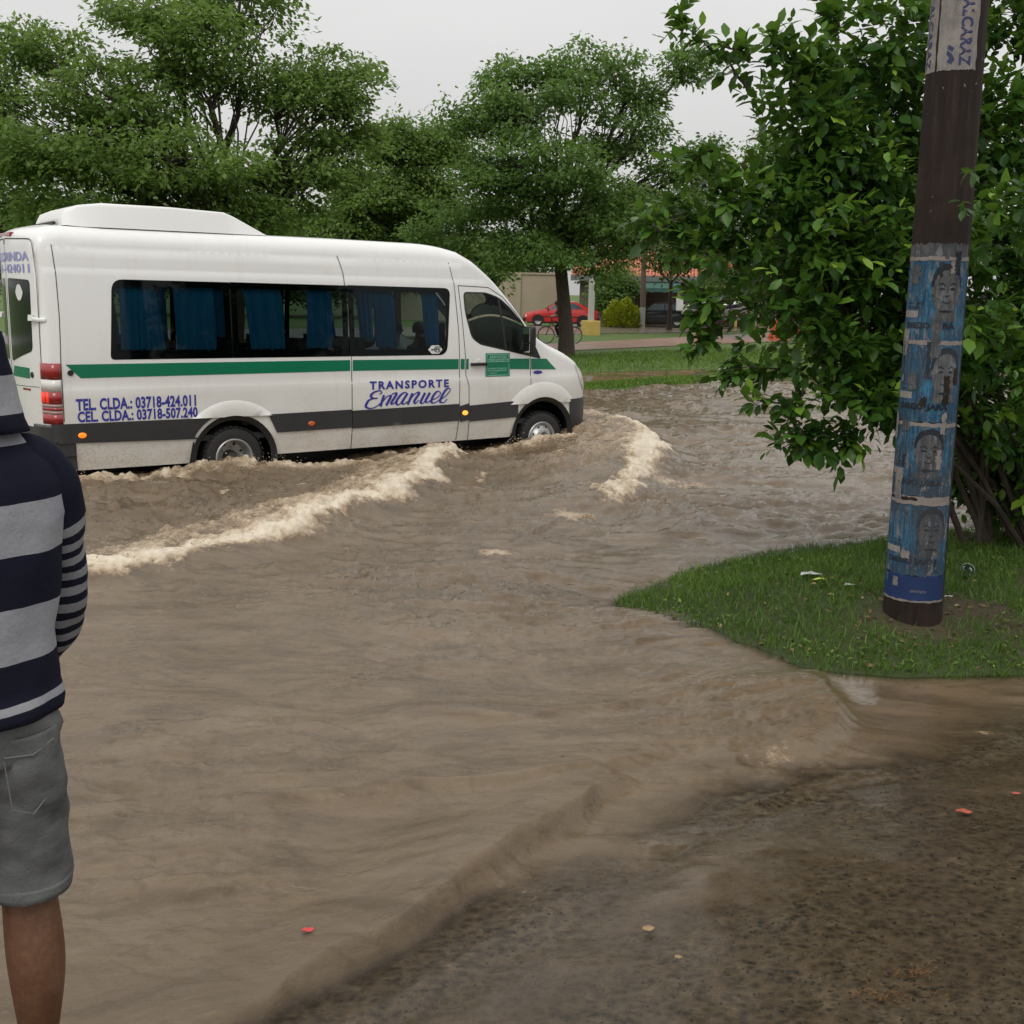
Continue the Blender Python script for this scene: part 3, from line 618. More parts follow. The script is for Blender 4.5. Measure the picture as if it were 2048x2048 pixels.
BAND = roundpoly([(-1.285, 1.315), (2.865, 1.315), (2.93, 2.145), (-1.225, 2.155)], [.05, .12, .09, .12])
DOORW = roundpoly([(3.13, 2.095), (3.145, 1.85), (3.24, 1.53), (3.36, 1.45), (3.76, 1.37), (4.33, 1.255), (4.23, 1.44), (4.02, 1.73), (3.82, 1.92), (3.66, 2.035), (3.46, 2.095)], [.05, .1, .06, .05, .0, .02, .1, .1, .1, .06, .05])
# body shell
mb = MB().use(M['white'])
rows = sorted(list(np.arange(0.2, 2.42, 0.09)) + [1.05, 1.0, 2.232, 2.252, 2.432, 2.452])
V2, F2 = fill2d(outline, [BAND, DOORW], 0.105, rows=np.array(rows))
for sd_ in (-1, 1): mb.add([SP(x, z, 0, sd_) for x, z in V2], [f if sd_ < 0 else f[::-1] for f in F2])
secs = []
bulge = lambda s: float(np.interp(s, [2.6, 3.3, 5.0, 5.42], [0, .16, .10, .0]))
def topsec(s):
    r_ = cr(s); z0 = zsh(s); w0 = W(s, z0); o = []
    rx = min(r_ * (1.15 if s < 3 else 1.0), w0 * .5)
    for k in range(7):
        a = math.pi / 2 * k / 6; o.append((s, -(w0 - rx + rx * math.cos(a)), z0 + r_ * math.sin(a)))
    for k in range(1, 12):
        y = -(w0 - rx) + 2 * (w0 - rx) * k / 12; q = 1 - (y / max(w0 - rx, 1e-3)) ** 2
        o.append((s, y, max(z0 + r_ + 0.03 * q, 0) + (zt(s - bulge(s) * q) - zt(s))))
    for k in range(7):
        a = math.pi / 2 * (1 - k / 6); o.append((s, (w0 - rx + rx * math.cos(a)), z0 + r_ * math.sin(a)))
    return o
sa = [s for s in ss if s < 3.12]; sb_ = [s for s in ss if 3.05 < s < 4.25]; sc_ = [s for s in ss if s > 4.15]
mb.ring([topsec(s) for s in sa], closed=False, cap=False); mb.ring([topsec(s) for s in sc_], closed=False, cap=False)
mb.ring([topsec(s)[:7] for s in sb_], closed=False, cap=False); mb.ring([topsec(s)[-7:] for s in sb_], closed=False, cap=False)
# front closing face
s = 5.42; tp = topsec(s); n_ = len(tp)
V = list(tp) + [(s, -W(s, z), z) for z in (.45, .28)] + [(s, W(s, z), z) for z in (.28, .45)]
mb.add(V, [tuple(range(n_)) + (n_ + 3, n_ + 2, n_ + 1, n_)])
# rear face with window openings
s = -2.0; tp = topsec(s); rout = [(p[1], p[2]) for p in tp]
rout = [(-W(s, z), z) for z in np.arange(.60, zsh(s), .15)] + rout + [(W(s, z), z) for z in np.arange(.60, zsh(s), .15)][::-1]
RW = [roundpoly([(sg * .075, 1.26), (sg * .70, 1.40), (sg * .72, 2.13), (sg * .075, 2.15)], .06) for sg in (-1, 1)]
V2r, F2r = fill2d(rout, RW, 0.12); mb.add([(s, y, z) for y, z in V2r], F2r)
body = MB(); body = mb
me = bpy.data.meshes.new('body'); me.from_pydata(mb.V, [], mb.F); bm = bmesh.new(); bm.from_mesh(me); bmesh.ops.remove_doubles(bm, verts=bm.verts, dist=0.0008); bmesh.ops.recalc_face_normals(bm, faces=bm.faces); bm.to_mesh(me); bm.free()
bo = link('body', me, M['white'], VAN); me.shade_smooth(); me.set_sharp_from_angle(angle=rad(38)); vanpart(bo)
# window glass (three panes on each side) with black surround
for sd_ in (-1, 1):
    for a, b_ in ((-1.29, 0.052), (0.066, 1.497), (1.511, 2.94)):
        cl = [(max(a, min(b_, x)), z) for x, z in BAND]; pl = [cl[0]]
        for q in cl[1:]:
            if math.hypot(q[0] - pl[-1][0], q[1] - pl[-1][1]) > 1e-4: pl.append(q)
        if math.hypot(pl[0][0] - pl[-1][0], pl[0][1] - pl[-1][1]) < 1e-4: pl.pop()
        gp = patch('window', pl, 0.003, M['tint'], step=.2, side=sd_)
        x0 = min(p[0] for p in pl) + .07; x1 = max(p[0] for p in pl) - .07
        inn = roundpoly([(x0, 1.395), (x1, 1.395), (x1, 2.085), (x0, 2.085)], .05)
        patch('window_border', pl, -0.004, M['darkglass'], [inn], .2, side=sd_, parent=gp).matrix_parent_inverse = Matrix()
    dw = patch('door_window', [p for p in DOORW], -0.006, M['glass'], step=.15, side=sd_)
    ribbon([(3.655, 2.03), (3.765, 1.375)], .035, 0.0, M['black'], 'window_divider', sd_)
    patch('window_corner', [(3.97, 1.335), (4.33, 1.258), (4.23, 1.44), (4.08, 1.645)], 0.001, M['black'], step=.1, side=sd_)
    mbk = MB().use(M['black']); ribbon(DOORW + [DOORW[0]], .018, 0.002, None, side=sd_, mb=mbk); vb(mbk, 'door_window_seal')
for k, r_ in enumerate(RW):
    V2, F2 = fill2d(r_, (), .1); mb = MB(); mb.add([(-2.006, y, z) for y, z in V2], F2); vb(mb, 'rear_window', M['darkglass'])
# windscreen
mb = MB(); secs = []
for s in np.arange(3.08, 4.26, .1): secs.append([(p[0] + .004, p[1], p[2] + .005) for p in topsec(s)[5:-5]])
mb.ring(secs, closed=False, cap=False); vb(mb, 'windscreen', M['glass'], None, 60)
# cladding bands
for sd_ in (-1, 1):
    c_ = [(-1.97, .655), (-1.97, .455), (-.36, .425)] + [p for p in arc(AR, 149, 118, 5, .545)] + [(-.22, .655)]
    patch('side_cladding', roundpoly(c_, .008), 0.016, M['cladding'], thick=.03, side=sd_)
    for a, b_ in ((.60, 1.522), (1.534, 3.045), (3.057, 3.192), (3.204, 3.955)):
        l = a if a > .7 else .56
        patch('side_cladding', roundpoly([(l, .45 if a < 3 else .46), (b_, .45 + (b_ - .5) * .011), (b_, .67 + (b_ - .5) * .009), (a - (.14 if a < .7 else 0), .665)], .006), 0.016, M['cladding'], thick=.03, side=sd_)
    # arch flares
    for c, r0_, r1_, a0, a1, nm in ((AR, .495, .672, 148, 40, 'arch_flare'), (AF, .485, .69, 146, 38, 'arch_flare')):
        n_ = 20; V = []; F = []
        for i in range(n_ + 1):
            t = i / n_; a = rad(a0 + (a1 - a0) * t); th = 1 - (2 * t - 1) ** 6 * .0
            for j, (rr, of) in enumerate(((r0_, .0), (r0_ + .004, .024), (r0_ + .06, .027), (r1_ - .03, .016), (r1_, .0))):
                s_, z_ = c[0] + rr * math.cos(a), c[1] + rr * math.sin(a); z_ = max(z_, .655 + .01 * j * 0); V.append(SP(s_, z_, of, sd_))
        for i in range(n_):
            for j in range(4): F.append((i * 5 + j, i * 5 + j + 1, i * 5 + j + 6, i * 5 + j + 5))
        mb = MB(); mb.add(V, F); vb(mb, nm, M['white'], None, 50)
        # black liner
        mb = MB(); V = []; F = []
        for i in range(25):
            a = rad(196 - i * 212 / 24); 
            for y in (W(c[0], .6) + .004, .45): V.append((c[0] + (c[2] + .004) * math.cos(a), sd_ * y, c[1] + (c[2] + .004) * math.sin(a)))
            if i: F.append((2 * i - 2, 2 * i - 1, 2 * i + 1, 2 * i))
        mb.add(V, F); k = len(mb.V); mb.add([(c[0] + .51 * math.cos(rad(q * 15)), sd_ * .45, c[1] + .51 * math.sin(rad(q * 15))) for q in range(24)], [tuple(range(24))])
        # rubber lip between bodywork and tyre
        V = []; F = []
        for i in range(25):
            a = rad(190 - i * 200 / 24)
            for rr, y in ((c[2] + .01, W(c[0], .6) + .012), (c[2] - .055, W(c[0], .6) - .02)): V.append((c[0] + rr * math.cos(a), sd_ * y, c[1] + rr * math.sin(a)))
            if i: F.append((2 * i - 2, 2 * i - 1, 2 * i + 1, 2 * i))
        mb.add(V, F); vb(mb, 'wheel_liner', M['black'])
    # front corner bumper
    bp = [(4.865, .30), (5.415, .32), (5.415, .69), (4.845, .69)]
    patch('front_bumper', bp, 0.018, M['cladding'], thick=.03, side=sd_, step=.06)
    hl = roundpoly([(4.96, 1.17), (5.12, 1.06), (5.24, .88), (5.30, .76), (5.20, .79), (5.08, .93)], .02)
    patch('headlight', hl, .006, M['lensclear'], step=.05, side=sd_)
    # green stripe pieces
    for p in ([(-1.745, 1.272), (1.512, 1.272), (1.512, 1.142), (-1.60, 1.128)], [(1.545, 1.272), (3.035, 1.262), (3.035, 1.134), (1.545, 1.142)], [(3.065, 1.262), (3.125, 1.262), (3.125, 1.130), (3.065, 1.134)], [(3.15, 1.262), (3.185, 1.262), (3.185, 1.130), (3.15, 1.130)],
              [(3.825, 1.258), (4.145, 1.252), (4.145, 1.112), (3.825, 1.120)], [(4.175, 1.252), (4.44, 1.245), (4.60, 1.10), (4.175, 1.110)]):
        patch('green_stripe', p, .0035, M['green'], side=sd_)
    # panel gaps
    mb = MB()
    for L in ([(-1.80, 2.49), (-1.78, 2.2), (-1.775, 1.75), (-1.79, 1.3), (-1.79, .68)], [(1.40, 2.49), (1.46, 2.3), (1.50, 1.8), (1.53, 1.25), (1.528, .2)], [(2.93, 2.46), (2.99, 2.2), (3.04, 1.6), (3.05, 1.2), (3.05, .68), (3.02, .22)],
              [(3.05, 2.18), (3.10, 1.7), (3.14, 1.25), (3.145, 1.05), (3.19, .92), (3.198, .2)], [(3.05, 2.18), (3.5, 2.165), (3.72, 2.05), (3.95, 1.83), (4.15, 1.58)], [(4.16, 1.28), (4.165, .82)]):
        ribbon(L, .009, .0025, M['seam'], 'panel_gap', side=sd_)
    mb = MB()
    for L in ([(-1.75, .10), (-1.75, .1)],): pass
    # side markers, cap, handle
    for s_, z_, mt_ in ((-1.62, .53, 'amber'), (.99, .535, 'amberoff'), (3.125, .575, 'amberlit')):
        mb = MB(); cpt = SP(s_, z_, .02, sd_); mb.lathe([(.0, .012 * sd_), (.022, .010 * sd_), (.030, .0)], 14, 'y', cpt); 
        mb.V = [((v[0] - s_) * 1.45 + s_, v[1], v[2]) for v in mb.V]; vb(mb, 'side_marker_lamp', M[mt_], None, 40)
    mb = MB(); mb.lathe([(0, .012 * sd_), (.028, .012 * sd_), (.032, 0)], 14, 'y', SP(-1.70, 1.185, .004, sd_)); vb(mb, 'window_catch', M['black'])
    mb = MB(); h = [SP(3.215 + .24 * t, 1.19 + .004 * math.sin(t * 3), .006 + .028 * math.sin(math.pi * min(1, max(0, t))) ** .5, sd_) for t in [i / 10 for i in range(11)]]; mb.tube(h, .021, 6); vb(mb, 'door_handle', M['black'])
    mb = MB(); mb.lathe([(.0, .004 * sd_), (.05, .004 * sd_), (.058, 0)], 16, 'y', SP(3.335, 1.205, .001, sd_)); vb(mb, 'handle_recess', M['white_plastic'])
    # tail lamp on the rear corner
    def tl(z0, z1, mat, n0=-1.80, n1=-2.0, off=.010, nm='tail_lamp', w=None):
        V = []; F = []; N = 12
        pathp = []
        for i in range(N + 1):
            a = i / N
            if a < .6: s_ = n0 + (n1 - n0) * (a / .6) ** .8; pathp.append((s_, sd_ * (W(s_, 1) + off)))
            else: pathp.append((-2.0 - off, sd_ * (W(-2.0, 1) - .03 * (a - .6) / .4 + off * (1 - (a - .6) / .4))))
        for z in (z0, z1):
            for p in pathp: V.append((p[0], p[1], z))
        for i in range(N): F.append((i, i + 1, N + 2 + i, N + 1 + i))
        for i in range(N): F.append((N + 1 + i, N + 2 + i, N + 2 + i, N + 1 + i)) if 0 else None
        mb = MB(); mb.add(V, F); o = vb(mb, nm, mat, None, 60); o.modifiers.new('solid', 'SOLIDIFY').thickness = .012; return o
    for z0, z1, mt_ in ((1.12, 1.285, 'taillight'), (.995, 1.115, 'lensclear'), (.865, .99, 'taillight'), (.83, .86, 'lensgrey'), (.795, .825, 'taillight'), (.76, .79, 'lensgrey'), (.655, .755, 'taillight')):
        tl(z0, z1, M[mt_])
    tl(.875, .985, M['taillit'], -1.985, -2.0, .016, 'lit_tail_lamp')
    # mirror
    mb = MB(); mb.box((4.02, sd_ * 1.15, 1.50), (.10, .19, .36)); mi = vb(mb, 'wing_mirror', M['black'], None, 40, .03)
    mb = MB(); mb.box((3.965, sd_ * 1.155, 1.40), (.008, .15, .11)); mb.box((3.965, sd_ * 1.155, 1.57), (.008, .15, .18)); x = vb(mb, 'mirror_glass', M['mirror'], mi)
    mb = MB(); mb.tube([(4.05, sd_ * .93, 1.36), (4.03, sd_ * 1.06, 1.36)], .035, 8); vb(mb, 'mirror_arm', M['black'])
    # inner curtains
    for (t0, t1, b0, b1) in ((-1.14, -.75, -1.15, -.66), (-.56, -.10, -.54, -.08), (.22, .70, .31, .74), (1.0, 1.34, 1.0, 1.32), (1.86, 2.14, 1.92, 2.22), (2.52, 2.77, 2.60, 2.80)):
        V = []; F = []; N = 40; Rr = 6
        for j in range(Rr + 1):
            v = j / Rr; z = 2.11 - v * .70
            for i in range(N + 1):
                u = i / N; x = (t0 + (t1 - t0) * u) * (1 - v) + (b0 + (b1 - b0) * u) * v; y = .895 + .020 * math.sin(u * 2 * math.pi * (5.3 + 1.7 * math.sin(t0 * 7)) + 1.1 * math.sin(3 * v + t0) + 1.5 * math.sin(u * 4 + t0 * 3)) + .008 * math.sin(u * 23)
                V.append((x, sd_ * (y - .05 * (1 - v) * (z > 2)), z + .006 * math.sin(u * 40) * (v > .9)))
        for j in range(Rr):
            for i in range(N): a = j * (N + 1) + i; F.append((a, a + 1, a + N + 2, a + N + 1))
        mb = MB(); mb.add(V, F); vb(mb, 'curtain', M['curtain'], None, 60)
# rear details: doors gap, text, handles, hinge, brake lamp, bumper
mb = MB()
def rrib(P, wd, mb, x=-2.003):
    P = dens(P, .08, False)
    for a, b_ in zip(P, P[1:]):
        dx, dz = b_[0] - a[0], b_[1] - a[1]; l = math.hypot(dx, dz); nx, nz = -dz / l * wd / 2, dx / l * wd / 2
        mb.add([(x, a[0] + nx, a[1] + nz), (x, a[0] - nx, a[1] - nz), (x, b_[0] - nx, b_[1] - nz), (x, b_[0] + nx, b_[1] + nz)], [(0, 1, 2, 3)])
for sg in (-1, 1):
    for L, wd in ((roundpoly([(sg * .86, .66), (sg * .86, 2.2), (sg * .80, 2.54), (sg * .01, 2.56)], .06), .012), ([(0, .62), (0, 2.56)], .012), ([(sg * .8, 1.03), (sg * .03, 1.01)], .006)):
        if L[0][0] == 0 and sg > 0: continue
        mb = MB(); rrib(L, wd, mb); vb(mb, 'panel_gap', M['seam'])
mb = MB(); mb.box((-1.99, 0, 2.60), (.07, .62, .045)); vb(mb, 'brake_lamp', M['taillight'], None, 0, .01)
for sg in (-1, 1):
    for z in (1.745, .95, 2.35):
        if z != 1.745: continue
        mb = MB(); mb.tube([(-2.02, sg * .70, z), (-2.055, sg * .78, z - .01), (-2.02, sg * .87, z - .02), (-1.95, sg * .935, z - .02)], .022, 8); mb.lathe([(0, .03), (.035, .03), (.04, -.03), (0, -.03)], 10, 'z', (-2.05, sg * .77, z)); vb(mb, 'door_hinge', M['white_plastic'], None, 40)
    mb = MB(); mb.lathe([(0, -.012), (.03, -.012), (.034, .01)], 12, 'x', (-2.003, sg * .66, 1.15)); vb(mb, 'door_catch', M['black'])
    V2, F2 = fill2d([(sg * .60, 1.22), (sg * .60, 1.11), (sg * .08, 1.11), (sg * .14, 1.22)], (), .06); mb = MB(); mb.add([(-2.008, y, z) for y, z in V2], F2); vb(mb, 'green_stripe', M['green'])
mb = MB(); mb.prism(roundpoly([(-2.09, -.97), (-1.68, -1.005), (-1.68, 1.005), (-2.09, .97)], [.12, .0, .0, .12]), 'z', .30, .64); mb.use(M['cladding']); vb(mb, 'rear_bumper', M['cladding'], None, 40, .015)
mb = MB(); mb.prism(roundpoly([(-2.07, -.95), (-1.68, -.98), (-1.68, .98), (-2.07, .95)], [.12, 0, 0, .12]), 'z', .17, .298); vb(mb, 'bumper_skirt', M['cladding'])
# side and rear lettering
def textside(txt, s0, s1, z0, z1, mat, name, bold=.02, spacing=1.0, slope=0.0, off=.004):
    V, F = text2d(txt, bold, spacing); mb = MB(); mb.add([SP(s0 + (s1 - s0) * x, z0 + (z1 - z0) * y + slope * x, off) for x, y in V], F); return vb(mb, name, mat)
textside('TEL. CLDA.: 03718-424.011', -1.665, -.385, .795, .915, M['blue'], 'lettering', .036, 1.04, .005)
textside('CEL. CLDA.: 03718-507.240', -1.655, -.37, .672, .782, M['blue'], 'lettering', .036, 1.04, .003)
textside('TRANSPORTE', 1.765, 2.885, .915, 1.012, M['blue'], 'lettering', .040, 1.3, .0)
EM = [[(1.9, .85), (1.932, .872), (1.912, .892), (1.88, .893), (1.83, .88), (1.79, .853), (1.782, .83), (1.812, .806), (1.868, .803), (1.812, .80), (1.753, .782), (1.722, .742), (1.712, .708), (1.76, .683), (1.822, .69), (1.88, .717), (1.902, .74)], [(1.96, .84), (1.91, .70)], [(1.92, .73), (1.99, .81), (2.04, .83), (2.05, .81), (1.99, .71)], [(2.0, .74), (2.07, .84), (2.12, .86), (2.13, .84), (2.07, .755), (2.062, .73), (2.09, .728), (2.13, .76)],
      [(2.29, .845), (2.26, .862), (2.22, .852), (2.18, .82), (2.14, .77), (2.132, .73), (2.16, .712), (2.2, .742), (2.285, .84)], [(2.29, .85), (2.225, .765), (2.212, .73), (2.24, .72), (2.29, .75)], [(2.36, .85), (2.29, .71)], [(2.31, .75), (2.38, .83), (2.44, .86), (2.45, .84), (2.39, .76), (2.387, .735), (2.405, .722), (2.45, .76)],
      [(2.54, .85), (2.482, .75), (2.48, .725), (2.51, .72), (2.56, .77)], [(2.61, .85), (2.552, .76), (2.55, .735), (2.58, .73), (2.635, .762)], [(2.65, .76), (2.71, .78), (2.758, .82), (2.755, .853), (2.712, .86), (2.66, .81), (2.632, .75), (2.64, .722), (2.69, .722), (2.76, .762)], [(2.77, .76), (2.84, .80), (2.90, .86), (2.902, .89), (2.862, .892), (2.81, .84), (2.77, .77), (2.758, .735), (2.778, .72), (2.82, .722), (2.86, .76)]]
mb = MB()
for k_, L in enumerate(EM):
    P = smoothline(L, 6); ws = []
    for i in range(len(P)):
        a = P[max(i - 1, 0)]; b_ = P[min(i + 1, len(P) - 1)]; dz = (b_[1] - a[1]) / (math.hypot(b_[0] - a[0], b_[1] - a[1]) or 1); ws.append(.014 + .022 * max(0, -dz))
    ws = [sum(ws[max(0, i - 2):i + 3]) / len(ws[max(0, i - 2):i + 3]) for i in range(len(ws))]
    ribbon(P, ws, .004 + .0004 * (k_ % 2), None, mb=mb, step=9)
vb(mb, 'script_lettering', M['blue'])
def textrear(txt, y0, y1, z0, z1, mat):
    V, F = text2d(txt, .02); mb = MB(); mb.add([(-2.009, y0 + (y1 - y0) * x, z0 + (z1 - z0) * y) for x, y in V], F); vb(mb, 'lettering', mat)
textrear('TE. CLORINDA', .78, -.74, 2.325, 2.42, M['blue_pale']); textrear('03718 - 424011', .78, -.74, 2.205, 2.295, M['blue_pale'])
mb = MB(); mb.box((-2.004, -.5, .99), (.004, .20, .022)); vb(mb, 'rear_badge', M['taillight'])
# green permit board on the door
patch('permit_board', [(3.445, 1.03), (3.82, 1.03), (3.82, 1.33), (3.445, 1.33)], .007, M['green'], thick=.004)
for z0, z1, x0, x1, t in ((1.265, 1.30, 3.50, 3.77, 'SERVICIO'), (1.232, 1.258, 3.475, 3.80, 'TRANSPORTE'), (1.125, 1.142, 3.48, 3.77, 'HABILITADO'), (1.098, 1.115, 3.48, 3.77, 'PASAJEROS'), (1.068, 1.082, 3.49, 3.62, 'CLDA')):
    textside(t, x0, x1, z0, z1, M['signtext'], 'board_lettering', .03, 1.1, 0, .0095)
mb = MB(); ribbon(roundpoly([(3.46, 1.22), (3.805, 1.22), (3.805, 1.315), (3.46, 1.315)], .015) + [(3.46, 1.23)], .008, .0095, None, mb=mb); ribbon([(3.46, 1.20), (3.46, 1.045), (3.805, 1.045), (3.805, 1.20)], .007, .0095, None, mb=mb); vb(mb, 'board_border', M['signtext'])
mb = MB(); P = [(4.285 + .075 * math.cos(a * math.pi / 10), 1.068 + .024 * math.sin(a * math.pi / 10)) for a in range(20)]; mb.add([SP(x, z, .004) for x, z in P], [tuple(range(20))]); vb(mb, 'oval_emblem', M['blue'])
# wifi sticker and hand-sized round stickers
def disc(s_, z_, rx, rz, off, mat, name, n=18, wob=0):
    mb = MB(); mb.add([SP(s_ + rx * (1 + wob * math.cos(6 * a)) * math.cos(a), z_ + rz * (1 + wob * math.cos(6 * a)) * math.sin(a), off) for a in [2 * math.pi * i / n for i in range(n)]], [tuple(range(n))]); return vb(mb, name, mat)
disc(2.69, 1.385, .095, .055, .0055, M['sticker'], 'wireless_sticker', 24, .08)
textside('wi', 2.625, 2.68, 1.37, 1.405, M['black'], 'sticker_lettering', .03, 1, 0, .0075); textside('Fi', 2.695, 2.745, 1.365, 1.41, M['black'], 'sticker_lettering', .03, 1, 0, .0075)
mb = MB(); ribbon(roundpoly([(2.685, 1.355), (2.755, 1.355), (2.755, 1.42), (2.685, 1.42)], .015) + [(2.685, 1.36)], .008, .0075, None, mb=mb); vb(mb, 'sticker_frame', M['black'])
mb = MB(); mb.add([(-2.012, -.46 + .10 * math.cos(a) * (1 - .15 * abs(math.sin(2 * a))), 2.0 + .085 * math.sin(a)) for a in [2 * math.pi * i / 16 for i in range(16)]], [tuple(range(16))]); vb(mb, 'round_sticker', M['sticker'])
# roof air-conditioning housing
def acsec(s, w0, w1, z0, z1, r_): 
    p = roundpoly([(-w0, z0), (-w1, z1), (w1, z1), (w0, z0)], [0, r_, r_, 0], 4); return [(s, y, z) for y, z in p]
mb = MB(); mb.ring([acsec(s, *q) for s, q in ((-1.62, (.62, .60, 2.70, 2.78, .02)), (-1.58, (.66, .60, 2.70, 2.86, .03)), (-1.45, (.70, .63, 2.69, 2.915, .03)), (-1.22, (.74, .68, 2.69, 2.945, .04)), (-.5, (.74, .68, 2.69, 2.945, .03)), (.12, (.73, .67, 2.69, 2.925, .03)), (.24, (.72, .65, 2.69, 2.885, .03)), (.62, (.70, .64, 2.69, 2.70, .004)))]); ac = vb(mb, 'roof_air_unit', M['white_plastic'], None, 30)
mb = MB(); mb.box((-1.66, 0, 2.73), (.03, .9, .03)); vb(mb, 'air_unit_gap', M['black'], ac)
# floor, seats, steering wheel, driver's cab
mb = MB(); mb.box((1.4, 0, .42), (6.4, 1.86, .06)); vb(mb, 'floor_pan', M['interior'])
mb = MB(); mb.box((1.5, 0, .16), (6.2, .9, .30)); vb(mb, 'chassis', M['black'])
mb = MB(); mb.box((4.05, 0, 1.05), (.5, 1.7, .35)); vb(mb, 'dashboard', M['interior'])
seat = None
for s_ in (-1.3, -.5, .3, 1.1, 1.9, 3.0):
    for y in (-.66, -.22, .42, .72) if s_ < 2.5 else (-.45, .5):
        if seat is None:
            mb = MB(); mb.box((0, 0, .95), (.12, .42, .78), Matrix.Rotation(rad(-8), 3, 'Y')); mb.box((.24, 0, .60), (.45, .42, .12)); mb.box((-.03, 0, 1.42), (.09, .26, .2)); seat = mb.build('seat', M['interior'], VAN, False, 0, True); q = seat; q.location = (s_ - .1, y, .17 + .02)
            q.location = (s_ - .1, y, .17)
        else:
            q = seat.copy(); COL.objects.link(q); q.location = (s_ - .1, y, .17)
mb = MB(); tq = [(3.75 + .06 * math.sin(a) , .45 + .2 * math.cos(a), 1.28 + .19 * math.sin(a)) for a in [i * math.pi / 8 for i in range(17)]]; mb.tube(tq, .015, 6); vb(mb, 'steering_wheel', M['black'])
# wheels
def wheel(x, y, sd_, rearw):
    e = empty('wheel', (x, y, .35)); e.parent = VAN
    mb = MB(); w_ = .112
    mb.lathe([(.215, -w_), (.30, -w_ - .008), (.335, -w_ + .015), (.352, -w_ + .045), (.352, w_ - .045), (.335, w_ - .015), (.30, w_ + .008), (.215, w_)], 40, 'y')
    for i in range(36):
        a = 2 * math.pi * i / 36
        for yy in (-.08, 0.0, .08): mb.box((.354 * math.cos(a + yy), yy, .354 * math.sin(a + yy)), (.012, .06, .035), Matrix.Rotation(-(a + yy), 3, 'Y'))
    t = mb.build('tyre', M['rubber'], e, 40)
    o_ = sd_ * w_
    mb = MB()
    if rearw: prof = [(.222, o_), (.212, o_ + sd_ * .012), (.200, o_ + sd_ * .004), (.190, o_ - sd_ * .06), (.178, o_ - sd_ * .15), (.165, o_ - sd_ * .165), (.075, o_ - sd_ * .17)]
    else: prof = [(.222, o_), (.212, o_ + sd_ * .012), (.200, o_ + sd_ * .004), (.185, o_ - sd_ * .03), (.170, o_ - sd_ * .02), (.125, o_ + sd_ * .045), (.085, o_ + sd_ * .05), (.075, o_ + sd_ * .03)]
    mb.lathe(prof, 36, 'y'); mb.build('rim', M['steel'], e, 40)
    mb = MB(); hy = o_ - sd_ * (.17 if rearw else -.03)
    mb.lathe([(.078, hy), (.075, hy + sd_ * .05), (.05, hy + sd_ * .09), (0, hy + sd_ * .095)], 20, 'y'); mb.build('hub', M['hub'], e, 40)
    mb = MB()
    for i in range(6):
        a = 2 * math.pi * i / 6 + .3; rr = .105; yy = o_ - sd_ * (.158 if rearw else -.055); mb.lathe([(.012, yy), (.012, yy + sd_ * .02), (0, yy + sd_ * .024)], 6, 'y', (rr * math.cos(a), 0, rr * math.sin(a)))
    mb.build('wheel_nuts', M['steel'], e)
    mb = MB()
    for i in range(8):
        a = 2 * math.pi * (i + .5) / 8; rr = .152; yy = o_ - sd_ * (.163 if rearw else -.012); mb.lathe([(.021, yy - sd_ * .004), (0, yy + sd_ * .004)], 10, 'y', (rr * math.cos(a), 0, rr * math.sin(a)))
    mb.build('rim_holes', M['black'], e)
for sd_ in (-1, 1):
    wheel(.05, sd_ * .865, sd_, True); wheel(.05, sd_ * .60, sd_, True); wheel(4.375, sd_ * .865, sd_, False)
    mb = MB(); mb.box((-.46, sd_ * .86, .13), (.018, .26, .52), Matrix.Rotation(rad(8), 3, 'Y')); vb(mb, 'mud_flap', M['rubber'])
    mb = MB(); mb.box((3.87, sd_ * .86, .14), (.018, .24, .40), Matrix.Rotation(rad(20), 3, 'Y')); vb(mb, 'mud_flap', M['rubber'])
for (x, y, z) in (): pass
# ------------------------------------------------------------------ utility pole with posters
PX, PY = POLE; PZ0 = 0.10
def prad(z): return 0.176 - (z - PZ0) * 0.0062
def pctr(z): return (PX - 0.010 * (z - PZ0), PY)
POLEOB = empty('utility_pole', (PX, PY, PZ0), 0, 'thick brown pole pasted with torn blue election posters, standing on the grass spit', 'utility pole')
def pl(v): return (v[0] - PX, v[1] - PY, v[2] - PZ0)
mt, n, b = nmat('weathered_pole'); M['polem'] = mt
nz = noise(n, 5, 8, .72, mscale=(5, 5, .35)); n2 = noise(n, 2.2, 5, .6)
c = ramp(n, nz, [(.3, (0.009, 0.006, 0.005)), (.55, (0.021, 0.013, 0.010)), (.75, (0.052, 0.035, 0.026))]); c = mixcol(n, ramp(n, n2, [(.5, 0.), (.75, .5)]), c, (0.050, 0.028, 0.020))
c = mixcol(n, ramp(n, noise(n, 30, 3), [(.70, 0.), (.74, .8)]), c, (.25, .23, .2)); n.links.new(c, b.inputs['Base Color']); b.inputs['Roughness'].default_value = .75; spec(b, .25); bump(n, b, nz, .5, .012)
mb = MB(); zs = [PZ0 - .25, PZ0] + [PZ0 + .3 * i for i in range(1, 27)]
mb.ring([[pl((pctr(z)[0] + prad(z) * math.cos(2 * math.pi * k / 40), pctr(z)[1] + prad(z) * math.sin(2 * math.pi * k / 40), z)) for k in range(40)] for z in zs]); mb.build('pole_shaft', M['polem'], POLEOB, 50)
A0 = -90 - math.degrees(math.atan2(PX, PY)) + 0.0      # angle on the pole that faces the street corner
A0 = math.degrees(math.atan2(-PY, -PX))
def PW(u, z, off):     # u = arc metres from the facing line, positive to the right
    r_ = prad(z) + off; a = rad(A0) + u / prad(z); c_ = pctr(z); return pl((c_[0] + r_ * math.cos(a), c_[1] + r_ * math.sin(a), z))
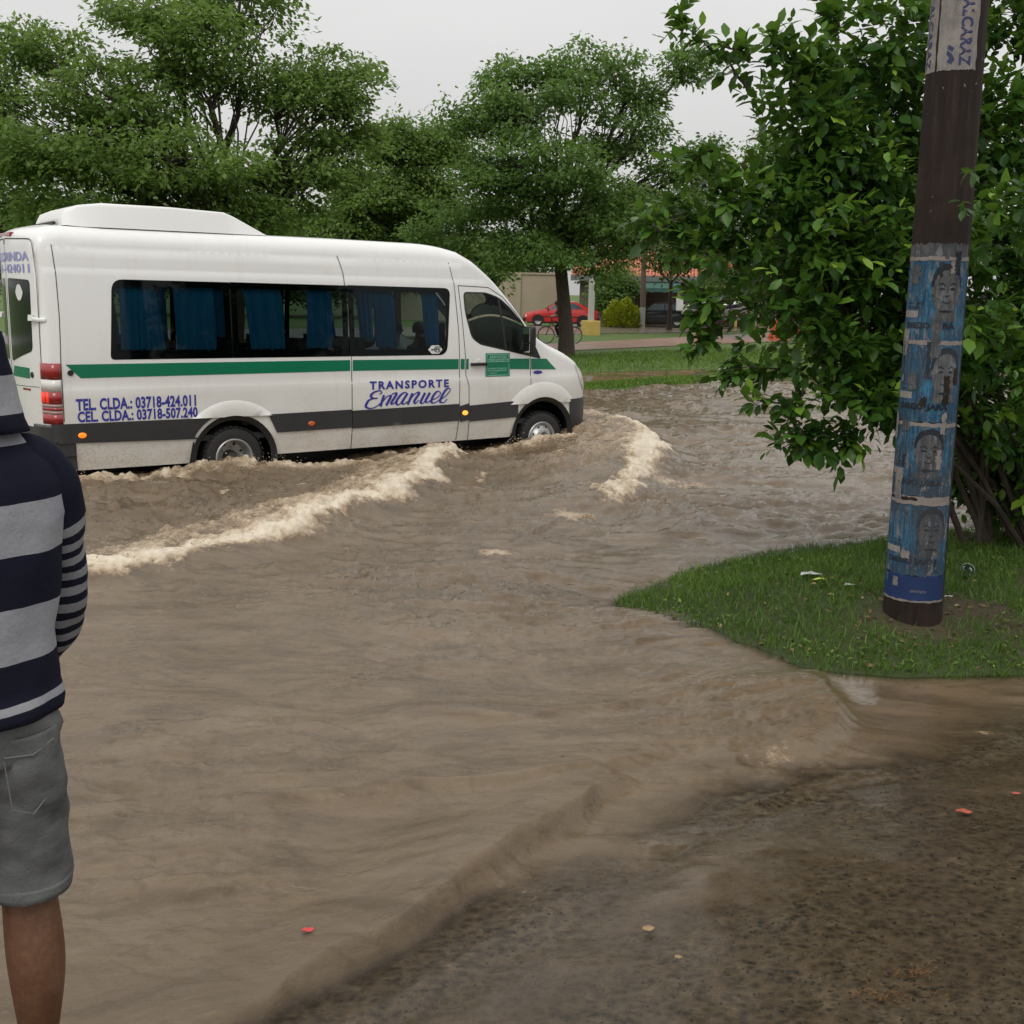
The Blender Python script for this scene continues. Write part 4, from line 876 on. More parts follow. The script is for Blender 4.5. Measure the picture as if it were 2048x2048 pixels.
def postermat(name, cols, streak=.6, tear=.0, tearcol=(0.20, 0.185, 0.175)):
    mt, n, b = nmat(name)
    st = noise(n, 9, 7, .75, mscale=(6, 6, .5)); bl = noise(n, 3.2, 6, .7); fi = noise(n, 40, 5, .7, mscale=(2, 2, .6))
    c = ramp(n, bl, [(.3, cols[0]), (.52, cols[1]), (.72, cols[2])])
    c = mixcol(n, ramp(n, st, [(.42, 0.0), (.60, min(1, streak * 1.4))]), c, (0.026, 0.030, 0.036))
    c = mixcol(n, ramp(n, noise(n, 1.7, 4, .6), [(.35, 0.65), (.6, 0.0)]), c, (0.05, 0.055, 0.062))
    c = mixcol(n, ramp(n, fi, [(.56, 0.0), (.68, streak * .8)]), c, tearcol)
    c = mixcol(n, ramp(n, noise(n, 6, 6, .8, mscale=(3, 3, 1.2)), [(.56, 0.0), (.60, .75)]), c, tearcol)
    n.links.new(c, b.inputs['Base Color']); b.inputs['Roughness'].default_value = .65; spec(b, .2); bump(n, b, math_(n, 'ADD', math_(n, 'MULTIPLY', st, 1.5), fi), .8, .008); return mt
M['pblue'] = postermat('worn_blue_paper', ((0.010, 0.050, 0.105), (0.026, 0.130, 0.240), (0.080, 0.32, 0.54)))
M['pgrey'] = postermat('worn_grey_print', ((0.050, 0.052, 0.056), (0.115, 0.115, 0.118), (0.22, 0.22, 0.225)), .5, tearcol=(.20, .20, .21))
M['pdark'] = postermat('worn_dark_print', ((0.008, 0.009, 0.012), (0.014, 0.016, 0.022), (0.03, 0.035, 0.045)), .3, tearcol=(.06, .075, .10))
M['pnavy'] = simple('navy_band_print', (0.006, 0.024, 0.095), .5, var=.4, scale=9)
M['pwhite'] = postermat('worn_white_paper', ((0.22, 0.195, 0.185), (0.33, 0.30, 0.28), (0.40, 0.37, 0.35)), .15, tearcol=(.20, .15, .12))
M['pink'] = simple('dark_blue_print', (0.020, 0.024, 0.095), .6, var=.5, scale=25)
M['pstrip'] = simple('paper_margin', (0.21, 0.18, 0.165), .7, var=.4, scale=22)
def pp(name, poly, off, mat, holes=(), step=.035, parent=POLEOB, jag=0.0):
    V2, F2 = fill2d(poly, holes, step)
    if jag: V2 = [(u, z + jag * math.sin(u * 31 + z * 9) * .5) for u, z in V2]
    mb = MB(); mb.add([PW(u, z, off) for u, z in V2], F2); return mb.build(name, mat, parent, 50)
def jagged(u0, u1, z0, z1, j=.006, n_=26):
    o = []
    for i in range(n_): o.append((u0 + (u1 - u0) * i / n_, z0 + random.uniform(-j, j)))
    for i in range(n_): o.append((u1 + random.uniform(-j, j), z0 + (z1 - z0) * i / n_))
    for i in range(n_): o.append((u1 + (u0 - u1) * i / n_, z1 + random.uniform(-j, j)))
    for i in range(n_): o.append((u0 + random.uniform(-j, j), z1 + (z0 - z1) * i / n_))
    return o
def ptext(txt, u0, u1, z0, z1, mat, off, parent, vert=False, name='lettering', bold=.02, sp=1.0):
    V, F = text2d(txt, bold, sp); mb = MB()
    if vert: mb.add([PW(u0 + (u1 - u0) * y, z1 + (z0 - z1) * x, off) for x, y in V], F)
    else: mb.add([PW(u0 + (u1 - u0) * x, z0 + (z1 - z0) * y, off) for x, y in V], F)
    return mb.build(name, mat, parent)
def ell(cu, cz, ru, rz, a0=0, a1=360, n_=26, p=2.0): 
    return [(cu + ru * math.copysign(abs(math.cos(rad(a))) ** (2 / p), math.cos(rad(a))), cz + rz * math.copysign(abs(math.sin(rad(a))) ** (2 / p), math.sin(rad(a)))) for a in [a0 + (a1 - a0) * i / n_ for i in range(n_)]]
def poster(z0, z1, fu, o):
    """one campaign sheet: portrait with name line below"""
    H = z1 - z0; P = pp('poster', jagged(-.27, .205, z0, z1), .002 + o, M['pblue'])
    fz = z0 + H * .63; fr = H * .265; fw = .076
    pp('portrait_hair', ell(fu, fz + fr * .18, fw * 1.14, fr * 1.0, p=2.4), .0030 + o, M['pdark'], parent=P, step=.02)
    face = ell(fu, fz - fr * .10, fw, fr * .98, p=2.35)
    pp('portrait_neck', [(fu - .05, fz - fr * .8), (fu + .05, fz - fr * .8), (fu + .075, z0 + H * .25), (fu - .075, z0 + H * .25)], .0028 + o, M['pgrey'], parent=P, step=.02)
    pp('portrait_face', face, .0040 + o, M['pgrey'], parent=P, step=.02)
    for sg in (-1, 1):
        pp('portrait_eyebrow', [(fu + sg * .012, fz + fr * .20), (fu + sg * .030, fz + fr * .33), (fu + sg * .050, fz + fr * .24), (fu + sg * .050, fz + fr * .18), (fu + sg * .030, fz + fr * .25), (fu + sg * .012, fz + fr * .14)][::sg], .0047 + o, M['pdark'], parent=P)
        pp('portrait_eye', ell(fu + sg * .029, fz + fr * .03, .015, fr * .055), .0047 + o, M['pdark'], parent=P)
        pp('portrait_ear', ell(fu + sg * (fw + .004), fz - fr * .05, .007, fr * .18), .0036 + o, M['pgrey'], parent=P)
    pp('portrait_nose', [(fu - .014, fz - fr * .28), (fu, fz - fr * .36), (fu + .014, fz - fr * .28), (fu + .012, fz - fr * .22), (fu, fz - fr * .29), (fu - .012, fz - fr * .22)], .0047 + o, M['pdark'], parent=P)
    pp('portrait_mouth', [(fu - .028, fz - fr * .50), (fu, fz - fr * .58), (fu + .028, fz - fr * .50), (fu + .024, fz - fr * .56), (fu, fz - fr * .66), (fu - .024, fz - fr * .56)], .0047 + o, M['pdark'], parent=P)
    pp('portrait_chin', ell(fu, fz - fr * .98, fw * .5, fr * .06), .0047 + o, M['pdark'], parent=P)
    ptext('DIEGO JARA', -.185, .115, z0 + H * .165, z0 + H * .235, M['pdark'], .0045 + o, P, bold=.05, sp=1.05)
    for k, (a, b_, t) in enumerate(((.455, .475, 'LISTA'), (.40, .43, 'VOTA'))): ptext(t, -.20, -.09, z0 + H * a, z0 + H * b_, M['pdark'], .0045 + o, P)
    pp('paper_band', [(-.225, z0 + H * .29), (-.10, z0 + H * .29), (-.10, z0 + H * .375), (-.225, z0 + H * .375)], .0035 + o, M['pwhite'], parent=P)
    ptext('2015', -.19, -.12, z0 + H * .305, z0 + H * .355, M['pdark'], .0045 + o, P) if 0 else None
    pp('paper_margin', jagged(-.27, .205, z1 - .012, z1 + .012, .004), .0032 + o, M['pstrip'], parent=P)
    return P
pp('torn_sheet', jagged(-.25, .19, 2.30, 2.40, .008), .0018, M['pgrey'])
P1 = poster(1.84, 2.315, .055, .0); P2 = poster(1.37, 1.835, .085, .0004); P3 = poster(.925, 1.355, .025, .0); P4 = poster(.44, .885, .075, .0004)
pp('torn_sheet', jagged(-.23, -.02, .885, .915, .005), .0016, M['polem'])
pp('torn_sheet', jagged(-.27, .205, .885, .925, .004), .0010, M['pstrip'])
rgp = random.Random(5)
for _ in range(26):
    u = rgp.uniform(-.24, .17); z = rgp.uniform(.46, 2.34); w_ = rgp.uniform(.006, .030); h_ = rgp.uniform(.02, .11)
    pp('torn_sheet', jagged(u - w_, u + w_, z - h_, z + h_, .007, 9), .0054 + rgp.random() * .0006, M[rgp.choice(['pwhite', 'pstrip', 'polem', 'pdark', 'pgrey', 'pblue'])])
nb_ = pp('poster_base_band', jagged(-.27, .215, .285, .437, .004), .0026, M['pnavy'])
pp('paper_margin', jagged(-.27, .215, .272, .288, .003), .0022, M['pstrip'], parent=nb_)
ptext('DIPUTADO', -.02, .07, .335, .350, M['pwhite'], .0036, nb_); pp('torn_sheet', jagged(-.135, -.10, .36, .42, .006), .004, M['pwhite'], parent=nb_); pp('torn_sheet', jagged(-.22, -.175, .375, .425, .006), .004, M['pblue'], parent=nb_)
UP = pp('white_poster', jagged(-.10, .118, 3.345, 4.3, .004), .002, M['pwhite']); UP2 = pp('white_poster', jagged(-.26, -.115, 3.345, 4.3, .004), .0016, M['pwhite'])
ptext('ALCARAZ', .020, .083, 3.365, 3.72, M['pink'], .0035, UP, True, bold=.03, sp=1.05)
ptext('ALCARAZ', -.20, -.15, 3.365, 3.72, M['pink'], .0035, UP2, True, bold=.03, sp=1.05)
ptext('DIPUTADO', -.028, -.010, 3.56, 3.72, M['pstrip'], .0035, UP, True)
pp('poster_emblem', [(-.045, 3.45), (-.02, 3.43), (-.005, 3.40), (-.02, 3.375), (-.045, 3.39), (-.03, 3.41), (-.05, 3.43)], .0035, M['pink'], parent=UP); pp('poster_emblem', [(-.04, 3.48), (-.01, 3.46), (-.02, 3.44), (-.045, 3.46)], .0035, M['pink'], parent=UP)

# ------------------------------------------------------------------ leaves
def leaf_t(kind):
    if kind == 'quad': return np.array([(0, 0, 0), (.5, -.28, .06), (1, 0, -.05), (.5, .28, .06)]), np.array([(0, 1, 2, 3)])
    if kind == 'big':
        V = [(0, 0, 0), (.28, -.24, .05), (.30, 0, 0), (.28, .24, .05), (.62, -.27, .04), (.64, 0, -.02), (.62, .27, .04), (.97, -.05, -.06), (1.02, 0, -.09), (.97, .05, -.06)]
        F = [(0, 1, 2, 2), (0, 2, 3, 3), (1, 4, 5, 2), (2, 5, 6, 3), (4, 7, 8, 5), (5, 8, 9, 6)]; return np.array(V, float), F
def basis(D, N):
    D = D / np.linalg.norm(D, axis=1, keepdims=True); N = N - D * (N * D).sum(1, keepdims=True); l = np.linalg.norm(N, axis=1, keepdims=True); l[l < 1e-6] = 1; N = N / l; return D, np.cross(N, D), N
def leafmesh(name, P, D, N, S, mat, parent, rnd, kind='quad'):
    D, Yv, N = basis(D, N); n_ = len(P)
    if kind == 'quad': T, F = leaf_t('quad')
    else:
        T, Fl = leaf_t('big'); F = np.array([(a, b_, c, d) if c != d else (a, b_, c, c) for a, b_, c, d in Fl])
    V = P[:, None] + S[:, None, None] * (T[None, :, 0:1] * D[:, None] + T[None, :, 1:2] * Yv[:, None] + T[None, :, 2:3] * N[:, None])
    if kind == 'big':
        tri = np.array([(0, 1, 2), (0, 2, 3), (1, 4, 5), (1, 5, 2), (2, 5, 6), (2, 6, 3), (4, 7, 8), (4, 8, 5), (5, 8, 9), (5, 9, 6)]); F = tri
    FF = F[None] + (np.arange(n_) * len(T))[:, None, None]
    return npmesh(name, V.reshape(-1, 3), FF.reshape(-1, F.shape[1]), mat, parent, smooth=(kind == 'big'), attrs={'rnd': np.repeat(rnd, len(T))})
def rdir(n_): v = RNG.normal(size=(n_, 3)); return v / np.linalg.norm(v, axis=1, keepdims=True)
def limb(mb, a, b_, r0_, r1_, sag=.0, n_=6, wob=.05, sides=6):
    a = Vector(a); b_ = Vector(b_); L = (b_ - a).length; pts = []
    for i in range(n_ + 1):
        t = i / n_; p = a.lerp(b_, t); p.z += sag * L * math.sin(math.pi * t)
        if 0 < i < n_: p += Vector((random.gauss(0, wob * L * .5), random.gauss(0, wob * L * .5), random.gauss(0, wob * L * .3)))
        pts.append(p)
    mb.tube(pts, [r0_ + (r1_ - r0_) * (i / n_) ** .8 for i in range(n_ + 1)], sides, False); return pts
def tree(name, label, loc, trunk_h, trunk_r, blobs, ncl, nleaf, ls, mat, clr=.65, lean=(0, 0), cat='tree', group=None, flat=.52, seed=1, stems=1):
    """blobs: (x,y,z,rx,ry,rz) world offsets from loc; clumps of leaves sit on the blobs"""
    rg = np.random.default_rng(seed); random.seed(seed)
    e = empty(name, loc, 0, label, cat, group); mb = MB(); fork = Vector((lean[0], lean[1], trunk_h))
    base = [Vector((0, 0, -.3)), Vector((lean[0] * .1, lean[1] * .1, trunk_h * .25)), Vector((lean[0] * .55, lean[1] * .5, trunk_h * .65)), fork]
    mb.tube(base, [trunk_r * 1.3, trunk_r, trunk_r * .85, trunk_r * .8], 10, False)
    vol = np.array([b_[3] * b_[4] * b_[5] for b_ in blobs]) ** .67; cnt = np.maximum(3, (ncl * vol / vol.sum()).astype(int))
    PP, DD, NN_, SS, RR = [], [], [], [], []
    zmin = min(b_[2] - b_[5] for b_ in blobs); zmax = max(b_[2] + b_[5] for b_ in blobs)
    for b_, k in zip(blobs, cnt):
        c_ = Vector(b_[:3]); lp = limb(mb, fork, c_, trunk_r * .42, trunk_r * .16, .06, 6)
        d = rg.normal(size=(k, 3)); d /= np.linalg.norm(d, axis=1, keepdims=True); d[:, 2] = np.where(d[:, 2] < -.3, d[:, 2] * .6, d[:, 2]); rr = rg.uniform(.45, 1.08, (k, 1))
        cl = np.array(b_[:3]) + d * rr * np.array(b_[3:])
        for q in range(k):
            if q % 2 == 0:
                s_ = random.choice(lp[2:]); limb(mb, s_, cl[q], trunk_r * .13, .012, .08, 4, .06, 4)
            m_ = int(nleaf * rg.uniform(.6, 1.3)); R0 = clr * rg.uniform(.7, 1.3)
            o = rg.normal(size=(m_, 3)); o /= np.linalg.norm(o, axis=1, keepdims=True); o *= rg.random((m_, 1)) ** .45 * (1 + .12 * rg.normal(size=(m_, 1))) * np.array([R0, R0, R0 * flat]); rho = np.hypot(o[:, 0], o[:, 1]); o[:, 2] -= .35 * rho ** 2 / R0
            PP.append(cl[q] + o); dd = o.copy(); dd[:, 2] = -.25 * R0; dd += rg.normal(size=(m_, 3)) * .35 * R0; DD.append(dd)
            nn_ = np.tile([0, 0, 1.0], (m_, 1)) + rg.normal(size=(m_, 3)) * .45; NN_.append(nn_); SS.append(ls * rg.uniform(.6, 1.4, m_))
            RR.append(np.clip(rg.normal(rg.uniform(.15, .65), .16, m_), 0, 1))
    leafmesh('crown', np.concatenate(PP), np.concatenate(DD), np.concatenate(NN_), np.concatenate(SS), mat, e, np.concatenate(RR))
    mb.build('trunk', M['bark'], e, 60, fix=False); return e
def PXY(px, py, Y):   # point at depth Y seen from the camera through photo pixel (2048 px frame)
    d = fwd * 2253 + rgt * (px - 1024) - upv * (py - 1024); t = Y / d.y; return (d.x * t, Y, 2.05 + d.z * t)
def blobs_at(L, loc):
    o = []
    for px, py, Y, rpx, rpy in L:
        p = PXY(px, py, Y); k = Y / 2253; o.append((p[0] - loc[0], p[1] - loc[1], p[2] - loc[2], rpx * k, rpx * k * .85, rpy * k))
    return o
loc = (-7.2, 29.0, .1)
tree('feathery_shade_tree', 'large spreading feathery green tree rising behind the minibus at the left', loc, 2.6, .26, blobs_at([(230, 200, 28, 150, 95), (430, 110, 28.5, 130, 100), (110, 320, 27, 160, 80), (590, 190, 29.5, 120, 70), (330, 330, 27.5, 210, 80), (620, 330, 30, 130, 80), (480, 0, 29.5, 100, 70), (60, 100, 29, 110, 60), (300, 30, 29, 110, 60), (690, 140, 30, 60, 40), (500, 420, 29, 150, 50), (200, 430, 27.5, 180, 50), (-60, 220, 28, 120, 100), (690, 250, 30, 70, 50)], loc), 540, 125, .145, M['leaf_tree'], .60, (.2, 0), group='feathery shade trees on the verge', seed=3)
loc = (1.70, 37.5, .15)
tree('feathery_shade_tree', 'round-crowned green tree with a dark leaning trunk just beyond the minibus nose', loc, 3.1, .25, blobs_at([(1060, 190, 37, 120, 75), (1180, 140, 38, 95, 45), (960, 230, 37, 90, 60), (1090, 330, 36, 150, 85), (970, 390, 37, 110, 80), (1180, 430, 36.5, 110, 80), (1240, 270, 38, 90, 75), (1330, 330, 38, 70, 40), (1060, 500, 36, 120, 50), (1270, 180, 38, 60, 45), (1340, 430, 38, 70, 60), (1420, 330, 39, 60, 60), (900, 470, 38, 80, 60), (1200, 520, 37, 70, 40), (1010, 150, 37.5, 50, 40), (1370, 130, 38.5, 55, 60)], loc), 440, 120, .160, M['leaf_tree2'], .68, (-.30, 0), group='feathery shade trees on the verge', seed=4)
loc = (-4.6, 44, .2)
tree('feathery_shade_tree', 'middle green tree filling the gap between the left tree and the round-crowned tree', loc, 2.6, .2, blobs_at([(800, 290, 44, 70, 55), (760, 390, 43, 90, 60), (850, 400, 44, 80, 70), (880, 300, 45, 50, 50), (700, 470, 43, 80, 40)], loc), 300, 130, .18, M['leaf_tree'], .8, group='feathery shade trees on the verge', seed=5)
loc = (-16.5, 36, .2)
tree('feathery_shade_tree', 'pale green tree cut by the left edge of the photograph', loc, 2.6, .2, blobs_at([(-80, 330, 36, 140, 90), (40, 400, 36, 90, 60), (-150, 180, 36, 130, 100)], loc), 130, 100, .17, M['leaf_tree'], .75, group='feathery shade trees on the verge', seed=6)
# lower dark trees and hedges beyond the van
def hedge(name, label, L, loc, ncl, nl, ls, mat, clr, seed, cat='tree', th=1.2, group=None): return tree(name, label, loc, th, .14, blobs_at(L, loc), ncl, nl, ls, mat, clr, seed=seed, cat=cat, flat=.8, group=group)
hedge('dark_understorey_tree', 'low dark tree showing just above the minibus roof behind its air unit', [(200, 470, 40, 160, 60), (420, 460, 41, 160, 60), (30, 470, 40, 130, 70)], (-13, 40, .2), 330, 130, .20, M['leaf_tree2'], .8, 12, group='low dark trees behind the minibus')
hedge('dark_understorey_tree', 'low dark tree above the middle of the minibus roof', [(600, 475, 46, 140, 60), (780, 500, 46, 140, 70), (930, 540, 47, 80, 60)], (-6, 46, .2), 330, 130, .22, M['leaf_tree2'], .9, 13, group='low dark trees behind the minibus')
hedge('background_tree', 'olive green tree standing over the terracotta-roofed house', [(1290, 430, 60, 80, 60), (1240, 480, 62, 60, 35), (1350, 500, 58, 60, 45), (1400, 440, 60, 80, 60)], (8.6, 64, .4), 170, 90, .24, M['leaf_olive'], .95, 14, th=2.6, group='trees around the house')
hedge('background_tree', 'darker green tree to the right behind the large-leaved bush', [(1500, 430, 55, 100, 80), (1620, 480, 55, 100, 90), (1480, 560, 56, 70, 50), (1560, 330, 56, 70, 60), (1600, 590, 54, 90, 40)], (13.6, 54.5, .3), 240, 90, .22, M['leaf_tree2'], .95, 15, th=2.0, group='trees around the house')
hedge('background_tree', 'tall hazy tree far behind the rounded tree crown', [(1120, 470, 80, 90, 60), (1000, 520, 80, 90, 50), (1210, 420, 82, 70, 50)], (2, 80, .5), 150, 90, .30, M['leaf_far'], 1.2, 16, th=3, group='trees around the house')
hedge('dark_bush', 'dark green bush beside the yellow-green shrub', [(1215, 590, 69.5, 45, 40), (1240, 560, 70, 40, 30)], (6.0, 69.5, .5), 60, 90, .22, M['leaf_tree2'], .8, 17, cat='bush', th=.8)
hedge('background_tree', 'distant dark tree mass at the far right beyond the bush', [(1760, 480, 60, 160, 120), (1950, 420, 60, 160, 160), (2120, 500, 60, 120, 120)], (24, 60, .5), 260, 80, .28, M['leaf_far'], 1.2, 18, th=3, group='trees around the house')
hedge('background_tree', 'distant dark tree mass beyond the left end of the minibus', [(-120, 520, 70, 160, 60), (150, 540, 72, 160, 50), (420, 545, 74, 180, 40), (700, 560, 76, 180, 40), (930, 570, 78, 120, 40)], (-20, 74, .6), 300, 80, .34, M['leaf_far'], 1.4, 19, th=2, group='trees around the house')
# clipped yellow-green shrub
loc = (6.25, 66.5, .45); rg = np.random.default_rng(5); n_ = 5200; d = rg.normal(size=(n_, 3)); d /= np.linalg.norm(d, axis=1, keepdims=True); d[:, 2] = np.abs(d[:, 2])
e = empty('yellow_shrub', loc, 0, 'bright yellow-green rounded shrub beside the wooden utility pole', 'bush')
P = d * np.array([1.12, .95, 1.5]) * rg.uniform(.75, 1.05, (n_, 1)) * (1 + .10 * np.sin(d[:, :1] * 9) * np.cos(d[:, 2:3] * 7)); leafmesh('foliage', P, d + rg.normal(size=(n_, 3)) * .4 + [0, 0, .5], d + rg.normal(size=(n_, 3)) * .4, rg.uniform(.08, .2, n_), M['leaf_yellow'], e, rg.uniform(0, 1, n_))
mb = MB(); [limb(mb, (0, 0, -.1), (.6 * math.cos(k), .5 * math.sin(k), .9), .04, .015) for k in range(6)]; mb.build('stems', M['bark'], e, fix=False)

# ------------------------------------------------------------------ large-leaved bush by the pole
random.seed(21); rg = np.random.default_rng(21)
BL = (4.05, 9.0, .12)
BUSH = empty('citrus_bush', BL, 0, 'big glossy round-leaved bush leaning over the water behind the postered pole', 'bush')
BB = [(1620, 260, 8.6, 120, 110), (1730, 120, 8.9, 120, 110), (1560, 90, 8.3, 50, 30), (1530, 400, 8.5, 130, 100), (1680, 350, 8.8, 170, 150), (1600, 520, 8.4, 190, 120), (1760, 560, 8.6, 150, 140), (1640, 680, 8.3, 120, 90), (1690, 800, 8.2, 110, 80), (1790, 760, 8.5, 90, 110),
      (1950, 300, 9.2, 140, 160), (2080, 200, 9.2, 120, 160), (1980, 560, 8.8, 130, 160), (2080, 480, 8.6, 110, 160), (1990, 800, 8.8, 110, 130), (2070, 930, 9.0, 100, 120), (1860, 420, 9.2, 120, 160), (1860, 650, 9.1, 120, 150), (1700, 450, 9.4, 190, 200), (1720, 250, 9.4, 140, 120), (1640, 620, 9.2, 160, 130), (1930, 860, 9.3, 60, 90), (1910, 985, 9.3, 55, 50), (2010, 1010, 9.2, 70, 50), (1960, 900, 9.5, 90, 90), (2080, 1030, 9.3, 60, 50), (2200, 250, 9.4, 130, 170), (2220, 560, 9.2, 130, 180), (2180, 850, 9.2, 110, 140), (1960, 960, 9.3, 60, 60), (1840, 60, 9.3, 120, 90), (2020, 40, 9.4, 120, 90), (1420, 480, 8.5, 90, 50), (1380, 420, 8.6, 70, 40), (1340, 470, 8.6, 45, 30), (1380, 60, 8.2, 45, 28), (1600, 860, 8.2, 60, 45), (1600, 150, 8.5, 60, 50), (2000, 700, 7.6, 70, 90), (2000, 440, 7.5, 60, 60), (1960, 640, 7.4, 40, 50), (1910, 680, 6.75, 22, 40), (1925, 390, 6.45, 18, 22)]
wts = np.array([b_[3] * b_[4] for b_ in BB], float); wts[-3:] *= .7; wts /= wts.sum()
NS = 4600; SP_, SD_ = [], []
subc = {}
for k, (px, py, Yd, rx, ry) in enumerate(BB):
    L_ = []
    for _ in range(max(3, int(rx * ry / 900))):
        d = rg.normal(size=3); d /= np.linalg.norm(d); L_.append(d * rg.uniform(.35, 1.05))
    subc[k] = L_
bi = rg.choice(len(BB), NS, p=wts)
for k in bi:
    px, py, Yd, rx, ry = BB[k]; c_ = np.array(PXY(px, py, Yd)); s_ = Yd / 2253; d = rg.normal(size=3); d /= np.linalg.norm(d); d[1] = -abs(d[1]) if rg.random() < .62 else d[1]
    ex = np.array([rx * s_, min(.55, (rx + ry) * .5 * s_) if Yd > 7.2 else .10, ry * s_]); q_ = subc[k][rg.integers(len(subc[k]))].copy(); q_[1] = -abs(q_[1]) if rg.random() < .5 else q_[1]; free = rg.random() < .22; SP_.append(c_ + (d * ex * rg.uniform(.4, 1.1) if free else q_ * ex + rg.normal(size=3) * np.array([.085, .085, .06]) * (1 + .3 * rg.random()))); SD_.append(d if free else q_ + rg.normal(size=3) * .5)
SP_ = np.array(SP_); SD_ = np.array(SD_)
# drooping branch tips with a readable line of leaves
TIPS = [((1380, 430), (1285, 480), 8.4), ((1500, 180), (1350, 40), 8.2), ((1520, 600), (1400, 690), 8.2), ((1600, 820), (1500, 800), 8.1), ((1650, 850), (1560, 900), 8.1), ((1560, 740), (1470, 740), 8.2), ((1450, 600), (1380, 640), 8.2), ((1430, 300), (1370, 330), 8.4), ((1480, 700), (1440, 760), 8.2), ((1700, 860), (1700, 880), 8.2), ((1680, 60), (1650, 10), 8.5), ((1600, 150), (1540, 80), 8.4), ((1420, 660), (1376, 700), 8.15), ((1430, 620), (1385, 585), 8.1), ((1330, 470), (1275, 440), 8.3), ((1500, 110), (1420, 90), 8.2)]
mbt = MB(); ep, ed = [], []
for (a, b_, Yd) in TIPS:
    A = Vector(PXY(*a, Yd)) - Vector(BL); B = Vector(PXY(*b_, Yd - .1)) - Vector(BL); tm_ = MB(); limb(tm_, A, B, .012, .003, .05, 6, .04, 5); tm_.build('twig', M['bark'], BUSH, fix=False)
    for i in range(9):
        t = i / 8; p = A.lerp(B, t); ep.append(np.array(p) + np.array(BL) + rg.normal(size=3) * .02); ed.append(np.array((B - A).normalized()) + rg.normal(size=3) * .5)
SP_ = np.concatenate([SP_, np.array(ep)]); SD_ = np.concatenate([SD_, np.array(ed)])
P, D, N, S, Rn = [], [], [], [], []
for c_, d in zip(SP_, SD_):
    d = d + rg.normal(size=3) * .35 + [0, 0, .12]; d /= np.linalg.norm(d); L = rg.uniform(.12, .26); k = rg.integers(5, 9); side = np.cross(d, [0, 0, 1.]); side /= np.linalg.norm(side) + 1e-6; tone = rg.uniform(.0, 1.0) ** 1.6; sc = rg.uniform(.55, 1.18)
    for i in range(k):
        t = i / (k - 1); ang = i * 2.4 + rg.normal() * .3; u2 = np.cross(side, d); ld = d * (.35 + .9 * t ** 3) + (side * math.cos(ang) + u2 * math.sin(ang)) * (1.0 - .5 * t) + np.array([0, 0, -.22]); 
        P.append(c_ + d * L * (t - .5)); D.append(ld); N.append(np.array([0, 0, 1.]) + rg.normal(size=3) * .32 - .2 * d); S.append(sc * rg.uniform(.088, .142)); Rn.append(np.clip(tone * (.55 + .6 * t) + rg.normal() * .08, 0, 1))
P = np.array(P); D = np.array(D); N = np.array(N); S = np.array(S); Rn = np.array(Rn); k = (P[:, 2] > .22)
# keep foliage off the pole's own volume
k &= np.hypot(P[:, 0] - PX, P[:, 1] - PY) > .26
P, D, N, S, Rn = P[k], D[k], N[k], S[k], Rn[k]
P = P - np.array(BL)
near = np.argsort(np.linalg.norm(P + np.array(BL) - np.array([0, 0, 2.05]), axis=1) - 25 * S)[:300]; mk = np.zeros(len(P), bool); mk[near] = True
lf = leafmesh('foliage', P[~mk], D[~mk], N[~mk], S[~mk], M['leaf_bush'], BUSH, Rn[~mk], 'big'); tag(lf, None, None, None, 'stuff')
T, _ = leaf_t('big'); tri = [(0, 1, 2), (0, 2, 3), (1, 4, 5), (1, 5, 2), (2, 5, 6), (2, 6, 3), (4, 7, 8), (4, 8, 5), (5, 8, 9), (5, 9, 6)]
protos = []
for v in (.1, .35, .6, .85):
    me = bpy.data.meshes.new('leaf'); me.from_pydata([tuple(t) for t in T], [], tri); me.shade_smooth(); a = me.attributes.new('rnd', 'FLOAT', 'POINT'); a.data.foreach_set('value', np.full(len(T), v, np.float32)); me.materials.append(M['leaf_bush']); protos.append(me)
Db, Yb, Nb = basis(D, N)
for i in near:
    o = bpy.data.objects.new('leaf', protos[min(3, int(Rn[i] * 4))]); COL.objects.link(o); o.parent = BUSH
    mm = Matrix((Db[i], Yb[i], Nb[i])).transposed().to_4x4() @ Matrix.Scale(float(S[i]), 4); mm.translation = P[i]; o.matrix_local = mm
mb = MB()
for k in range(7):
    a = Vector((random.uniform(-.35, .5), random.uniform(-.3, .3), -.2)); 
    for (px, py, Yd, rx, ry) in random.sample(BB[:22], 4):
        q = Vector(PXY(px, py, max(Yd, 8.3))) - Vector(BL); m1 = a.lerp(q, .5) + Vector((0, 0, .25)); mb.tube([a, a.lerp(m1, .5) + Vector((0, 0, .1)), m1, m1.lerp(q, .6), q], [.024, .020, .015, .010, .005], 6, False)
mb.V += []; mb.build('branches', M['bark'], BUSH, fix=False)

